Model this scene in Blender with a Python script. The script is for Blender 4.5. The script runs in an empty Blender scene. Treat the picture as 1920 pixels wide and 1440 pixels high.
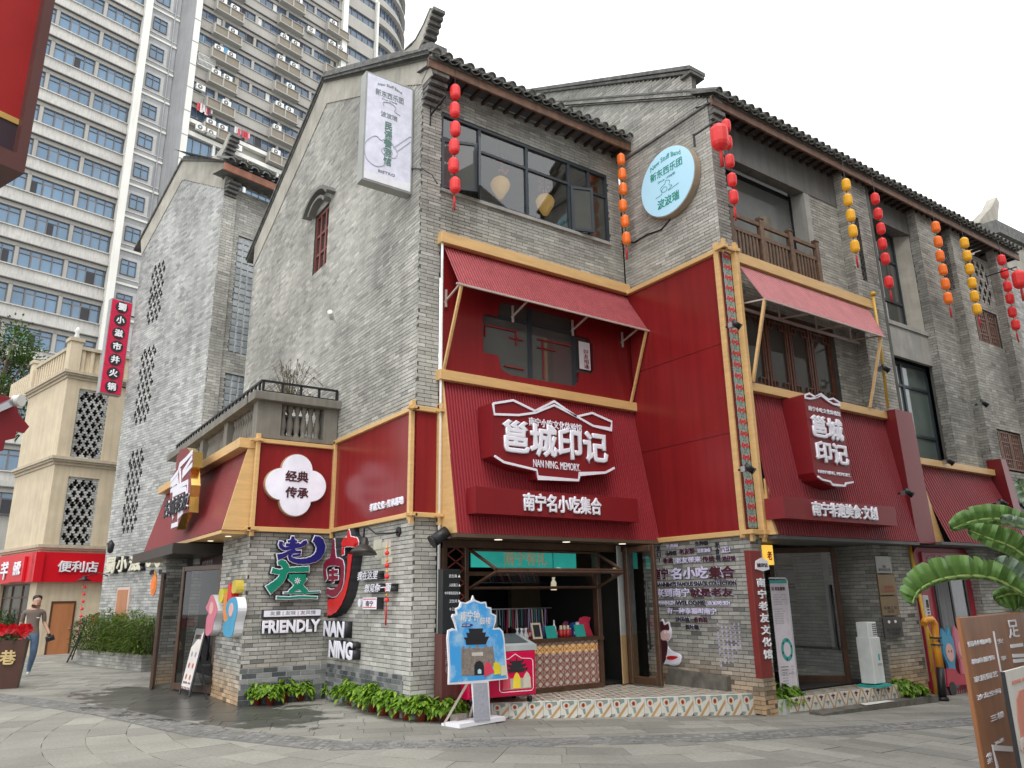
import bpy, math, random
import numpy as np
from math import sin, cos, pi, radians
from mathutils import Vector, Matrix
random.seed(7)
SC = bpy.context.scene
COL = SC.collection
# ---------------------------------------------------------------- camera
CAMR = np.array([[0.82312525, -0.56766667, -0.01481129], [0.14137803, 0.23012218, -0.96283749], [0.54997916, 0.79044186, 0.26967497]])
CAMH = 1.6
cam_d = bpy.data.cameras.new('camera')
cam = bpy.data.objects.new('camera', cam_d)
COL.objects.link(cam)
cam_d.sensor_width = 36.0
cam_d.lens = 1420 * 36.0 / 1920
cam_d.clip_start = 0.05
cam_d.clip_end = 900
mw = Matrix.Identity(4)
for i in range(3):
    mw[i][0] = CAMR[0][i]; mw[i][1] = -CAMR[1][i]; mw[i][2] = -CAMR[2][i]
mw[2][3] = CAMH
cam.matrix_world = mw
SC.camera = cam
# ---------------------------------------------------------------- sky, sun, exposure (overcast)
W = bpy.data.worlds.new('World'); SC.world = W; W.use_nodes = True
nt = W.node_tree; nt.nodes.clear()
sky = nt.nodes.new('ShaderNodeTexSky'); sky.sky_type = 'NISHITA'; sky.sun_disc = False
sky.sun_elevation = radians(58); sky.sun_rotation = radians(200)
sky.air_density = 1.0; sky.dust_density = 4.0
hs = nt.nodes.new('ShaderNodeHueSaturation'); hs.inputs['Saturation'].default_value = 0.12
mx = nt.nodes.new('ShaderNodeMixRGB'); mx.blend_type = 'MIX'; mx.inputs['Fac'].default_value = 0.8
mx.inputs['Color2'].default_value = (14.2, 14.5, 14.9, 1)      # even cloud cover
bg = nt.nodes.new('ShaderNodeBackground'); bg.inputs['Strength'].default_value = 0.12
wo = nt.nodes.new('ShaderNodeOutputWorld')
nt.links.new(sky.outputs[0], hs.inputs['Color']); nt.links.new(hs.outputs[0], mx.inputs['Color1'])
nt.links.new(mx.outputs[0], bg.inputs['Color']); nt.links.new(bg.outputs[0], wo.inputs['Surface'])
sun_d = bpy.data.lights.new('sun', 'SUN'); sun_d.energy = 1.1; sun_d.angle = radians(25); sun_d.color = (1, .97, .92)
sun = bpy.data.objects.new('sun', sun_d); COL.objects.link(sun)
# sun stands behind the camera, a little to the left, high
sd = Vector((0.25, 0.55, -1.0)); sun.rotation_euler = sd.to_track_quat('-Z', 'Y').to_euler()
vs = SC.view_settings; vs.view_transform = 'Standard'; vs.look = 'None'; vs.exposure = 0.3; vs.gamma = 1.0; vs.use_curve_mapping = False
SC.cycles.max_bounces = 8; SC.cycles.transparent_max_bounces = 12
# ---------------------------------------------------------------- helpers
def ray(x, y):
    return CAMR.T @ np.array([(x - 960) / 1420, (y - 720) / 1420, 1.0])
def _pt(d, t): return (float(t * d[0]), float(t * d[1]), float(CAMH + t * d[2]))
def PX(x, y, X): d = ray(x, y); return _pt(d, X / d[0])
def PY(x, y, Y): d = ray(x, y); return _pt(d, Y / d[1])
def PZ(x, y, Z): d = ray(x, y); return _pt(d, (Z - CAMH) / d[2])
A_ = radians(13.3); E1 = np.array([cos(A_), sin(A_), 0]); E2 = np.array([-sin(A_), cos(A_), 0])
def PN(x, y, n, c): d = ray(x, y); return _pt(d, c / (n @ d))
def gz(x, y=0): return -0.025 * max(0.0, x - 5.0)
def PG(x, y):
    z = 0.0
    for _ in range(6): p = PZ(x, y, z); z = gz(p[0], p[1])
    return (p[0], p[1], z)

class Fr:
    def __init__(s, o, u, v, n): s.o, s.u, s.v, s.n = [np.array(k, float) for k in (o, u, v, n)]
    def __call__(s, a, b, c=0): p = s.o + a * s.u + b * s.v + c * s.n; return (float(p[0]), float(p[1]), float(p[2]))
    def inv(s, p): q = np.array(p) - s.o; return (float(q @ s.u), float(q @ s.v), float(q @ s.n))
    def sh(s, a=0, b=0, c=0): return Fr(s.o + a * s.u + b * s.v + c * s.n, s.u, s.v, s.n)
Z_ = (0, 0, 1)
WORLD = Fr((0, 0, 0), (1, 0, 0), (0, 1, 0), (0, 0, 1))
def FX(X): return Fr((X, 0, 0), (0, -1, 0), Z_, (-1, 0, 0))      # wall facing -X, a = -y
def FY(Y): return Fr((0, Y, 0), (1, 0, 0), Z_, (0, -1, 0))       # wall facing -Y, a = x
def FT(t): return Fr(E2 * t, E1, Z_, -E2)                        # rotated quarter: facing -E2
def FS(s): return Fr(E1 * s, -E2, Z_, -E1)                       # rotated quarter: facing -E1
def rotz_frame(o, ang):  # ang: direction of u
    u = (cos(ang), sin(ang), 0); return Fr(o, u, Z_, (sin(ang), -cos(ang), 0))
def PF(fr, x, y, c=0):
    """photo ray met with the plane of a frame -> local (a,b)"""
    d = ray(x, y); o = fr.o + c * fr.n - np.array([0, 0, CAMH]); t = (fr.n @ o) / (fr.n @ d)
    q = fr.inv(_pt(d, t)); return (q[0], q[1])

class MB:
    def __init__(s): s.v = []; s.f = []; s.m = []; s.s = []; s.attr = None
    def add(s, vs, fs, m=0, sm=False):
        k = len(s.v); s.v += vs
        for f in fs: s.f.append(tuple(i + k for i in f)); s.m.append(m); s.s.append(sm)
        return s
    def box(s, fr, a0, a1, b0, b1, c0, c1, m=0):
        P = [fr(a, b, c) for c in (c0, c1) for b in (b0, b1) for a in (a0, a1)]
        return s.add(P, [(0, 1, 3, 2), (4, 6, 7, 5), (0, 4, 5, 1), (2, 3, 7, 6), (0, 2, 6, 4), (1, 5, 7, 3)], m)
    def bbox(s, fr, a0, a1, b0, b1, c0, c1, m=0, e=.01):
        """box with bevelled outer face"""
        P = [fr(a, b, c0) for b in (b0, b1) for a in (a0, a1)] + [fr(a, b, c1 - e) for b in (b0, b1) for a in (a0, a1)] + \
            [fr(a, b, c1) for b in (b0 + e, b1 - e) for a in (a0 + e, a1 - e)]
        return s.add(P, [(0, 1, 3, 2), (0, 4, 5, 1), (2, 3, 7, 6), (0, 2, 6, 4), (1, 5, 7, 3), (4, 8, 9, 5), (6, 7, 11, 10), (4, 6, 10, 8), (5, 9, 11, 7), (8, 10, 11, 9)], m)
    def prism(s, fr, poly, c0, c1, m=0, ms=None, back=True):
        n = len(poly); A = [fr(a, b, c1) for a, b in poly]; B = [fr(a, b, c0) for a, b in poly]
        s.add(A + B, [tuple(range(n))] + ([tuple(range(2 * n - 1, n - 1, -1))] if back else []), m)
        k = len(s.v) - 2 * n
        for i in range(n):
            j = (i + 1) % n; s.f.append((k + i, k + n + i, k + n + j, k + j)); s.m.append(m if ms is None else ms); s.s.append(False)
        return s
    def quad(s, p, m=0): return s.add(list(p), [tuple(range(len(p)))], m)
    def ring(s, pts, m=0, sm=True, cap=False, close=False):
        """loft of rings (lists of points)"""
        n = len(pts[0]); V = [p for r in pts for p in r]; F = []
        R = len(pts)
        for i in range(R - 1):
            for j in range(n): F.append((i * n + j, i * n + (j + 1) % n, (i + 1) * n + (j + 1) % n, (i + 1) * n + j))
        s.add(V, F, m, sm)
        if cap:
            k = len(s.v) - len(V)
            s.f += [tuple(k + j for j in range(n))[::-1], tuple(k + (R - 1) * n + j for j in range(n))]; s.m += [m, m]; s.s += [False, False]
        return s
    def lathe(s, o, prof, n=12, m=0, sm=True, cap=True, ax=None, rot=0):
        """prof list of (r,h) around axis ax through o"""
        ax = Vector(ax or (0, 0, 1)).normalized(); t = Vector((1, 0, 0)) if abs(ax.x) < .9 else Vector((0, 1, 0))
        u = ax.cross(t).normalized(); w = ax.cross(u); o = Vector(o)
        R = [[tuple(o + ax * h + (u * cos(2 * pi * j / n + rot) + w * sin(2 * pi * j / n + rot)) * r) for j in range(n)] for r, h in prof]
        return s.ring(R, m, sm, cap)
    def cyl(s, p, q, r, n=10, m=0, r2=None, sm=True):
        p = Vector(p); q = Vector(q); d = q - p; return s.lathe(p, [(r, 0), (r if r2 is None else r2, d.length)], n, m, sm, True, tuple(d))
    def tube(s, pts, r, n=6, m=0, cap=True):
        P = [Vector(p) for p in pts]; R = []; up = Vector((0, 0, 1))
        for i, p in enumerate(P):
            d = (P[min(i + 1, len(P) - 1)] - P[max(i - 1, 0)]).normalized()
            a = d.cross(up if abs(d.z) < .95 else Vector((1, 0, 0))).normalized(); b = d.cross(a)
            rr = r[i] if isinstance(r, (list, tuple)) else r
            R.append([tuple(p + (a * cos(2 * pi * j / n) + b * sin(2 * pi * j / n)) * rr) for j in range(n)])
        return s.ring(R, m, True, cap)
    def bar(s, p, q, w, h, m=0, up=(0, 0, 1)):
        p = Vector(p); q = Vector(q); d = (q - p).normalized(); up = Vector(up)
        a = d.cross(up)
        if a.length < 1e-3: a = d.cross(Vector((1, 0, 0)))
        a.normalize(); b = a.cross(d); L = (q - p).length
        return s.box(Fr(p, a, b, d), -w / 2, w / 2, -h / 2, h / 2, 0, L, m)
    def build(s, name, mats, parent=None, loc=None, attr=None):
        if not isinstance(mats, (list, tuple)): mats = [mats]
        me = bpy.data.meshes.new(name)
        L = loc if loc is not None else (root_loc(parent) if parent else (0, 0, 0))
        V = np.array(s.v, dtype=np.float32).reshape(-1, 3) - np.array(L, dtype=np.float32)
        me.from_pydata(V.tolist(), [], s.f)
        for k in mats: me.materials.append(k)
        me.polygons.foreach_set('material_index', s.m); me.polygons.foreach_set('use_smooth', s.s)
        if attr is not None or s.attr is not None:
            at = me.attributes.new('bc', 'FLOAT', 'FACE'); at.data.foreach_set('value', attr if attr is not None else s.attr)
        me.update()
        o = bpy.data.objects.new(name, me); COL.objects.link(o)
        if parent: o.parent = parent
        else: o.location = L; LOC[o.name] = tuple(L)
        return o
LOC = {}
def root_loc(o):
    while o.parent: o = o.parent
    return LOC.get(o.name, tuple(o.location))
def T(name, label, cat, loc=(0, 0, 0), group=None):
    o = bpy.data.objects.new(name, None); COL.objects.link(o); o.location = loc; LOC[o.name] = tuple(loc); o.empty_display_size = .2
    return tag(o, label, cat, group)
def tag(o, label, cat, group=None):
    o['label'] = label; o['category'] = cat
    if group: o['group'] = group
    return o
def struct(o): o['kind'] = 'structure'; return o
def stuff(o): o['kind'] = 'stuff'; return o
def dup(root, loc, rotz=0, label=None, scale=None):
    r = root.copy(); COL.objects.link(r); r.location = loc; r.rotation_euler = (0, 0, rotz); LOC[r.name] = tuple(loc)
    if scale: r.scale = (scale, scale, scale)
    if label: r['label'] = label
    def rec(src, dst):
        for ch in list(src.children):
            c = ch.copy(); COL.objects.link(c); c.parent = dst; rec(ch, c)
    rec(root, r); return r

def text(fr, body, a0, a1, b0, b1, m, parent, name='lettering', bold=0.0, ext=.004, c=.002, keep=False, line=1.0, shear=0, arc=0, loc=None):
    cu = bpy.data.curves.new('t', 'FONT'); cu.body = body; cu.extrude = .5; cu.align_x = 'CENTER'; cu.space_line = line; cu.resolution_u = 2
    cu.shear = shear; cu.bevel_depth = bold; cu.bevel_resolution = 0
    o = bpy.data.objects.new('t', cu); COL.objects.link(o)
    me = bpy.data.meshes.new_from_object(o.evaluated_get(bpy.context.evaluated_depsgraph_get()))
    bpy.data.objects.remove(o); bpy.data.curves.remove(cu)
    n = len(me.vertices); co = np.zeros(n * 3, dtype=np.float32); me.vertices.foreach_get('co', co); co = co.reshape(-1, 3)
    lo = co.min(0); hi = co.max(0); w = max(hi[0] - lo[0], 1e-6); h = max(hi[1] - lo[1], 1e-6)
    sx = (a1 - a0) / w; sy = (b1 - b0) / h
    if keep: sx = sy = min(sx, sy)
    A = (a0 + a1) / 2 + (co[:, 0] - (lo[0] + hi[0]) / 2) * sx; B = (b0 + b1) / 2 + (co[:, 1] - (lo[1] + hi[1]) / 2) * sy
    if arc: B = B + arc * (1 - ((A - (a0 + a1) / 2) / ((a1 - a0) / 2)) ** 2)
    C_ = c + np.where(co[:, 2] > 0.001, ext, 0.0)
    if bold: C_ = c + (co[:, 2] - lo[2]) / (hi[2] - lo[2]) * ext
    P = fr.o + A[:, None] * fr.u + B[:, None] * fr.v + C_[:, None] * fr.n
    L = loc if loc is not None else (root_loc(parent) if parent else (0, 0, 0))
    P = (P - np.array(L)).astype(np.float32); me.vertices.foreach_set('co', P.ravel()); me.name = name
    me.materials.clear(); me.materials.append(m); me.update()
    ob = bpy.data.objects.new(name, me); COL.objects.link(ob)
    if parent: ob.parent = parent
    else: ob.location = L; LOC[ob.name] = tuple(L)
    return ob

# ---------------------------------------------------------------- materials
def _nodes(name):
    m = bpy.data.materials.new(name); m.use_nodes = True; n = m.node_tree; b = n.nodes['Principled BSDF']
    return m, n, b
MC = {}
def M(name, col, rough=.6, metal=0.0, var=.12, sc=3.0, bump=0.0, bsc=40.0, streak=0.0, spec=.5, emit=0, alpha=1, col2=None, c2=0.5, stretch=None):
    if name in MC: return MC[name]
    m, n, b = _nodes(name); N = n.nodes; Lk = n.links
    b.inputs['Roughness'].default_value = rough; b.inputs['Metallic'].default_value = metal
    b.inputs['Specular IOR Level'].default_value = spec
    geo = N.new('ShaderNodeNewGeometry')
    mp = N.new('ShaderNodeMapping'); Lk.new(geo.outputs['Position'], mp.inputs['Vector'])
    if stretch: mp.inputs['Scale'].default_value = stretch
    no = N.new('ShaderNodeTexNoise'); no.inputs['Scale'].default_value = sc; no.inputs['Detail'].default_value = 5; no.inputs['Roughness'].default_value = .6
    Lk.new(mp.outputs[0], no.inputs['Vector'])
    cr = N.new('ShaderNodeValToRGB'); e = cr.color_ramp.elements
    d = tuple(max(0, k * (1 - var)) for k in col[:3]); l = tuple(min(1, k * (1 + var)) for k in col[:3])
    if col2: d = col2
    e[0].position = .3; e[0].color = d + (1,); e[1].position = .7; e[1].color = l + (1,)
    if col2: e[0].position = c2 - .1; e[1].position = c2 + .1
    Lk.new(no.outputs['Fac'], cr.inputs['Fac']); last = cr.outputs[0]
    if streak:
        m2 = N.new('ShaderNodeMapping'); m2.inputs['Scale'].default_value = (9, 9, .35); Lk.new(geo.outputs['Position'], m2.inputs['Vector'])
        n2 = N.new('ShaderNodeTexNoise'); n2.inputs['Scale'].default_value = 1.0; n2.inputs['Detail'].default_value = 4; Lk.new(m2.outputs[0], n2.inputs['Vector'])
        c2_ = N.new('ShaderNodeValToRGB'); q = c2_.color_ramp.elements; k = 1 - streak
        q[0].position = .35; q[0].color = (k, k, k, 1); q[1].position = .6; q[1].color = (1, 1, 1, 1); Lk.new(n2.outputs['Fac'], c2_.inputs['Fac'])
        mm = N.new('ShaderNodeMixRGB'); mm.blend_type = 'MULTIPLY'; mm.inputs[0].default_value = 1; Lk.new(last, mm.inputs[1]); Lk.new(c2_.outputs[0], mm.inputs[2]); last = mm.outputs[0]
    Lk.new(last, b.inputs['Base Color'])
    if bump:
        nb = N.new('ShaderNodeTexNoise'); nb.inputs['Scale'].default_value = bsc; nb.inputs['Detail'].default_value = 4; Lk.new(mp.outputs[0], nb.inputs['Vector'])
        bp = N.new('ShaderNodeBump'); bp.inputs['Strength'].default_value = bump; bp.inputs['Distance'].default_value = .01
        Lk.new(nb.outputs['Fac'], bp.inputs['Height']); Lk.new(bp.outputs[0], b.inputs['Normal'])
    if emit:
        Lk.new(last, b.inputs['Emission Color']); b.inputs['Emission Strength'].default_value = emit
    if alpha < 1: b.inputs['Alpha'].default_value = alpha
    MC[name] = m; return m
def brick_mat(name, ramp, stain=.35, rough=.85, warmz=None, stsc=.5):
    m, n, b = _nodes(name); N = n.nodes; Lk = n.links; b.inputs['Roughness'].default_value = rough; b.inputs['Specular IOR Level'].default_value = .25
    at = N.new('ShaderNodeAttribute'); at.attribute_name = 'bc'
    cr = N.new('ShaderNodeValToRGB'); el = cr.color_ramp.elements
    while len(el) < len(ramp): el.new(.5)
    for e, (p, c) in zip(el, ramp): e.position = p; e.color = tuple(c) + (1,)
    geo = N.new('ShaderNodeNewGeometry')
    Lk.new(at.outputs['Fac'], cr.inputs['Fac']); last = cr.outputs[0]
    def mul(node, lo, hi, p0, p1):
        nonlocal last
        c = N.new('ShaderNodeValToRGB'); q = c.color_ramp.elements; q[0].position = p0; q[0].color = (lo, lo, lo, 1); q[1].position = p1; q[1].color = (hi, hi, hi, 1)
        Lk.new(node.outputs['Fac'], c.inputs['Fac']); mm = N.new('ShaderNodeMixRGB'); mm.blend_type = 'MULTIPLY'; mm.inputs[0].default_value = 1
        Lk.new(last, mm.inputs[1]); Lk.new(c.outputs[0], mm.inputs[2]); last = mm.outputs[0]
    a = N.new('ShaderNodeTexNoise'); a.inputs['Scale'].default_value = stsc; a.inputs['Detail'].default_value = 6; a.inputs['Roughness'].default_value = .65; Lk.new(geo.outputs['Position'], a.inputs['Vector']); mul(a, 1 - stain, 1.12, .38, .62)
    g = N.new('ShaderNodeTexNoise'); g.inputs['Scale'].default_value = 22; g.inputs['Detail'].default_value = 5; Lk.new(geo.outputs['Position'], g.inputs['Vector']); mul(g, .9, 1.06, .3, .7)
    vm = N.new('ShaderNodeMapping'); vm.inputs['Scale'].default_value = (3.5, 3.5, .22); Lk.new(geo.outputs['Position'], vm.inputs['Vector']); vs_ = N.new('ShaderNodeTexNoise'); vs_.inputs['Scale'].default_value = 1; vs_.inputs['Detail'].default_value = 5; Lk.new(vm.outputs[0], vs_.inputs['Vector']); mul(vs_, .90, 1.03, .35, .6)
    if warmz:
        sx = N.new('ShaderNodeSeparateXYZ'); Lk.new(geo.outputs['Position'], sx.inputs[0])
        ad = N.new('ShaderNodeMath'); ad.operation = 'MULTIPLY_ADD'; ad.inputs[1].default_value = .9; Lk.new(a.outputs['Fac'], ad.inputs[0]); Lk.new(sx.outputs['Z'], ad.inputs[2])
        mr = N.new('ShaderNodeMapRange'); mr.inputs['From Min'].default_value = warmz + .75; mr.inputs['From Max'].default_value = warmz + .15; Lk.new(ad.outputs[0], mr.inputs['Value'])
        mw_ = N.new('ShaderNodeMixRGB'); mw_.blend_type = 'MULTIPLY'; mw_.inputs[2].default_value = (1.35, .95, .62, 1); Lk.new(mr.outputs[0], mw_.inputs[0]); Lk.new(last, mw_.inputs[1]); last = mw_.outputs[0]
    Lk.new(last, b.inputs['Base Color'])
    bp = N.new('ShaderNodeBump'); bp.inputs['Strength'].default_value = .5; bp.inputs['Distance'].default_value = .006; Lk.new(g.outputs['Fac'], bp.inputs['Height']); Lk.new(bp.outputs[0], b.inputs['Normal'])
    return m
def glass_mat(name, tint=(.9, .95, .95), op=.15, rough=.02):
    m, n, b = _nodes(name); N = n.nodes; N.remove(b); out = N['Material Output']
    tr = N.new('ShaderNodeBsdfTransparent'); tr.inputs[0].default_value = tint + (1,)
    gl = N.new('ShaderNodeBsdfGlossy'); gl.inputs['Roughness'].default_value = rough; gl.inputs[0].default_value = (1, 1, 1, 1)
    fr = N.new('ShaderNodeFresnel'); fr.inputs[0].default_value = 1.5
    ad = N.new('ShaderNodeMath'); ad.operation = 'ADD'; ad.inputs[1].default_value = op; ad.use_clamp = True
    mx = N.new('ShaderNodeMixShader'); L = n.links
    gg = N.new('ShaderNodeNewGeometry'); ic = N.new('ShaderNodeMapRange'); ic.inputs['To Min'].default_value = 1.5; ic.inputs['To Max'].default_value = 1 / 1.5; L.new(gg.outputs['Backfacing'], ic.inputs['Value']); L.new(ic.outputs[0], fr.inputs[0])
    L.new(fr.outputs[0], ad.inputs[0]); L.new(ad.outputs[0], mx.inputs[0]); L.new(tr.outputs[0], mx.inputs[1]); L.new(gl.outputs[0], mx.inputs[2]); L.new(mx.outputs[0], out.inputs[0])
    return m
G5 = [(0.0, (.27, .265, .24)), (.1, (.345, .338, .305)), (.5, (.40, .39, .35)), (.88, (.45, .438, .395)), (1, (.53, .515, .47))]
brickA = brick_mat('grey_brick', G5)
brickG = brick_mat('pale_grey_brick', [(p, tuple(min(1, k * 1.15) for k in c)) for p, c in G5], stain=.3, stsc=.35)
brickW = brick_mat('weathered_brick', [(0, (.12, .12, .11)), (.06, (.22, .22, .20)), (.2, (.34, .335, .30)), (.6, (.40, .39, .35)), (.9, (.47, .455, .41)), (1, (.54, .53, .49))], warmz=.35, stain=.25)
brickT = brick_mat('plinth_brick', [(0, (.07, .08, .085)), (.4, (.12, .13, .13)), (.6, (.2, .205, .2)), (1, (.3, .3, .3))], stain=.1)
brickB = brick_mat('light_brick', [(0, (.30, .305, .30)), (.15, (.38, .382, .368)), (.6, (.46, .46, .44)), (1, (.55, .545, .525))], stain=.22)
mortar = M('mortar', (.115, .11, .10), .95, var=.2, sc=5)
mortarL = M('pale_mortar', (.5, .5, .48), .95, var=.15)
plaster = M('cement_render', (.40, .375, .32), .9, var=.25, sc=1.6, bump=.5, bsc=25, streak=.1)
concrete = M('concrete', (.36, .35, .32), .85, var=.15, sc=3, bump=.2, streak=.15)
darkcop = M('dark_coping', (.15, .148, .138), .8, var=.4, sc=6, bump=.4, streak=.3)
tile_m = M('roof_tile', (.12, .12, .11), .75, var=.35, sc=9, bump=.4)
tile_l = M('tile_end', (.42, .42, .39), .8, var=.3, sc=12)
timber = M('eave_timber', (.17, .085, .05), .6, var=.35, sc=4, streak=.35, stretch=(1, 1, 3))
timberD = M('dark_timber', (.045, .028, .02), .5, var=.3, sc=8)
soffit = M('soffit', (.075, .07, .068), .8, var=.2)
gold = M('pale_wood_beam', (.68, .43, .18), .45, var=.1, sc=6, stretch=(.4, .4, 3))
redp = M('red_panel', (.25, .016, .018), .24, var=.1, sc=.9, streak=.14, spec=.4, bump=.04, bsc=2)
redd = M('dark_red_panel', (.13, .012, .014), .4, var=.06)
redc = M('red_corrugated', (.33, .035, .045), .4, var=.06, sc=1.5)
redc2 = M('faded_red_corrugated', (.29, .035, .045), .5, var=.08, sc=1.5, streak=.1)
pinkc = M('pink_awning_sheet', (.55, .22, .23), .55, var=.1, streak=.08)
steelD = M('dark_window_steel', (.035, .045, .055), .4, var=.1)
white = M('white_acrylic', (.82, .82, .86), .4, var=.02)
black = M('black_paint', (.012, .012, .014), .45, var=.1)
ink = M('ink_black', (.02, .02, .025), .6, var=.05)
cream = M('cream_render', (.62, .52, .37), .9, var=.1, sc=1.6, bump=.15, streak=.12)
creamT = M('cream_trim', (.50, .43, .32), .85, var=.1, streak=.1)
brown = M('brown_frame', (.085, .04, .022), .45, var=.2, sc=6)
gwin = M('window_glass_dark', (.03, .035, .035), .03, var=.3, sc=.8, spec=.8)
gclear = glass_mat('clear_glass')
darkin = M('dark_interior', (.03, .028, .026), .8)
steel = M('steel', (.45, .46, .47), .35, .9, var=.05)
acw = M('ac_white', (.68, .68, .64), .5, var=.06)

def scan(polys, z):
    xs = []
    for P in polys:
        n = len(P)
        for i in range(n):
            (a0, b0), (a1, b1) = P[i], P[(i + 1) % n]
            if (b0 > z) != (b1 > z): xs.append(a0 + (z - b0) / (b1 - b0) * (a1 - a0))
    xs.sort(); return [(xs[i], xs[i + 1]) for i in range(0, len(xs) - 1, 2) if xs[i + 1] - xs[i] > .01]
def rect(a0, b0, a1, b1): return [(a0, b0), (a1, b0), (a1, b1), (a0, b1)]
def brickwall(fr, polys, parent, mat, bl=.24, bh=.062, g=.009, depth=.12, npart=0, mort=None, seed=1, wallname='wall', brickname='brick', rnd=None, stag=.5):
    rn = random.Random(seed); zs = [b for P in polys for a, b in P]; z0 = min(zs); z1 = max(zs)
    n = max(1, round((z1 - z0) / bh)); h = (z1 - z0) / n
    mb = MB(); mo = MB(); att = []; cand = []; pend = []
    for i in range(n):
        za = z0 + i * h; zb = za + h; iv = scan(polys, (za + zb) / 2)
        iv = [(round(a, 3), round(b, 3)) for a, b in iv]
        if pend and [q[:2] for q in pend] == iv:
            pend = [(a, b, q[2], zb) for (a, b), q in zip(iv, pend)]
        else:
            for a, b, p, q in pend: mo.box(fr, a, b, p, q, -depth, -.007)
            pend = [(a, b, za, zb) for a, b in iv]
        off = (i % 2) * bl * stag + rn.uniform(-.02, .02)
        for a, b in iv:
            k = math.floor((a - off) / bl); x = off + k * bl
            while x < b - .01:
                xa = max(a, x); xb = min(b, x + bl)
                if xb - xa > .035:
                    r = rn.random(); r = r if rnd is None else rnd(rn, fr((xa + xb) / 2, za))
                    ra = xa + (g / 2 if xa > a + .001 else 0); rb = xb - (g / 2 if xb < b - .001 else 0)
                    full = (xb - xa) > bl - .001
                    cand.append((ra, rb, za + g / 2, zb - g / 2, rn.uniform(0, .005), r, full))
                x += bl
    for a, b, p, q in pend: mo.box(fr, a, b, p, q, -depth, -.007)
    chosen = set()
    if npart:
        full = [(np.linalg.norm(np.array(fr((c[0] + c[1]) / 2, c[2])) - np.array([0, 0, CAMH])), i) for i, c in enumerate(cand) if c[6] and c[2] > .3]
        full.sort(); chosen = set(i for _, i in full[:npart])
    var = {}
    L = np.array(root_loc(parent))
    for i, (a, b, p, q, c, r, fu) in enumerate(cand):
        if i in chosen:
            k = int(r * 11.99)
            if k not in var:
                vb = MB(); e = .002; w = bl - g; hh = h - g
                f0 = Fr((0, 0, 0), fr.u, fr.v, fr.n); vb.bbox(f0, 0, w, 0, hh, -.02, 0, 0, .003)
                me = bpy.data.meshes.new(brickname); me.from_pydata(vb.v, [], vb.f); me.materials.append(mat)
                t = me.attributes.new('bc', 'FLOAT', 'FACE'); t.data.foreach_set('value', [(k + .5) / 12] * len(vb.f)); var[k] = me
            o = bpy.data.objects.new(brickname, var[k]); COL.objects.link(o); o.parent = parent
            o.location = np.array(fr(a, p, c)) - L
        else:
            P = [fr(x, y, zc) for zc in (-.02, c) for y in (p, q) for x in (a, b)]
            mb.add(P, [(4, 5, 7, 6), (0, 4, 5, 1), (2, 3, 7, 6), (0, 2, 6, 4), (1, 5, 7, 3)]); att += [r] * 5
    w = mo.build(wallname, mort or mortar, parent)
    if mb.v:
        f = mb.build('brick_courses', mat, parent, attr=att); stuff(f)
    return w
def plus_grid(a0, a1, b0, b1, h, w, nx, ny, zb=0.0):
    """plus-shaped openings in staggered rows: h course height, w arm width"""
    out = []; dx = (a1 - a0) / nx; dy = (b1 - b0) / ny
    for j in range(ny):
        for i in range(nx + (j % 2 == 0)):
            cx = a0 + (i + (0 if j % 2 == 0 else .5)) * dx; cy = b0 + (j + .5) * dy; cy = zb + (round((cy - zb) / h - .5) + .5) * h
            t = w / 2; s = w * .25; e = h / 2; E = h * 1.5
            if cx - t < a0 - 1e-6 or cx + t > a1 + 1e-6: continue
            out.append([(cx - s, cy - E), (cx + s, cy - E), (cx + s, cy - e), (cx + t, cy - e), (cx + t, cy + e), (cx + s, cy + e), (cx + s, cy + E), (cx - s, cy + E), (cx - s, cy + e), (cx - t, cy + e), (cx - t, cy - e), (cx - s, cy - e)])
    return out
def corr(mb, p00, p10, p11, p01, pitch, amp, m=0, duty=.5):
    """ridged sheet: p00->p10 across the ridges, p00->p01 along them"""
    p00, p10, p11, p01 = [Vector(p) for p in (p00, p10, p11, p01)]
    n = (p10 - p00).cross(p01 - p00).normalized(); k = max(2, round((p10 - p00).length / pitch)); V = []; F = []
    for i in range(k):
        for t, o in ((0, 0), (.32, 0), (.42, 1), (.9, 1)):
            f = (i + t) / k; a = p00.lerp(p10, f) + n * amp * o; b = p01.lerp(p11, f) + n * amp * o; V += [tuple(a), tuple(b)]
    V += [tuple(p10), tuple(p11)]
    for i in range(len(V) // 2 - 1): F.append((2 * i, 2 * i + 2, 2 * i + 3, 2 * i + 1))
    return mb.add(V, F, m)
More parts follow.
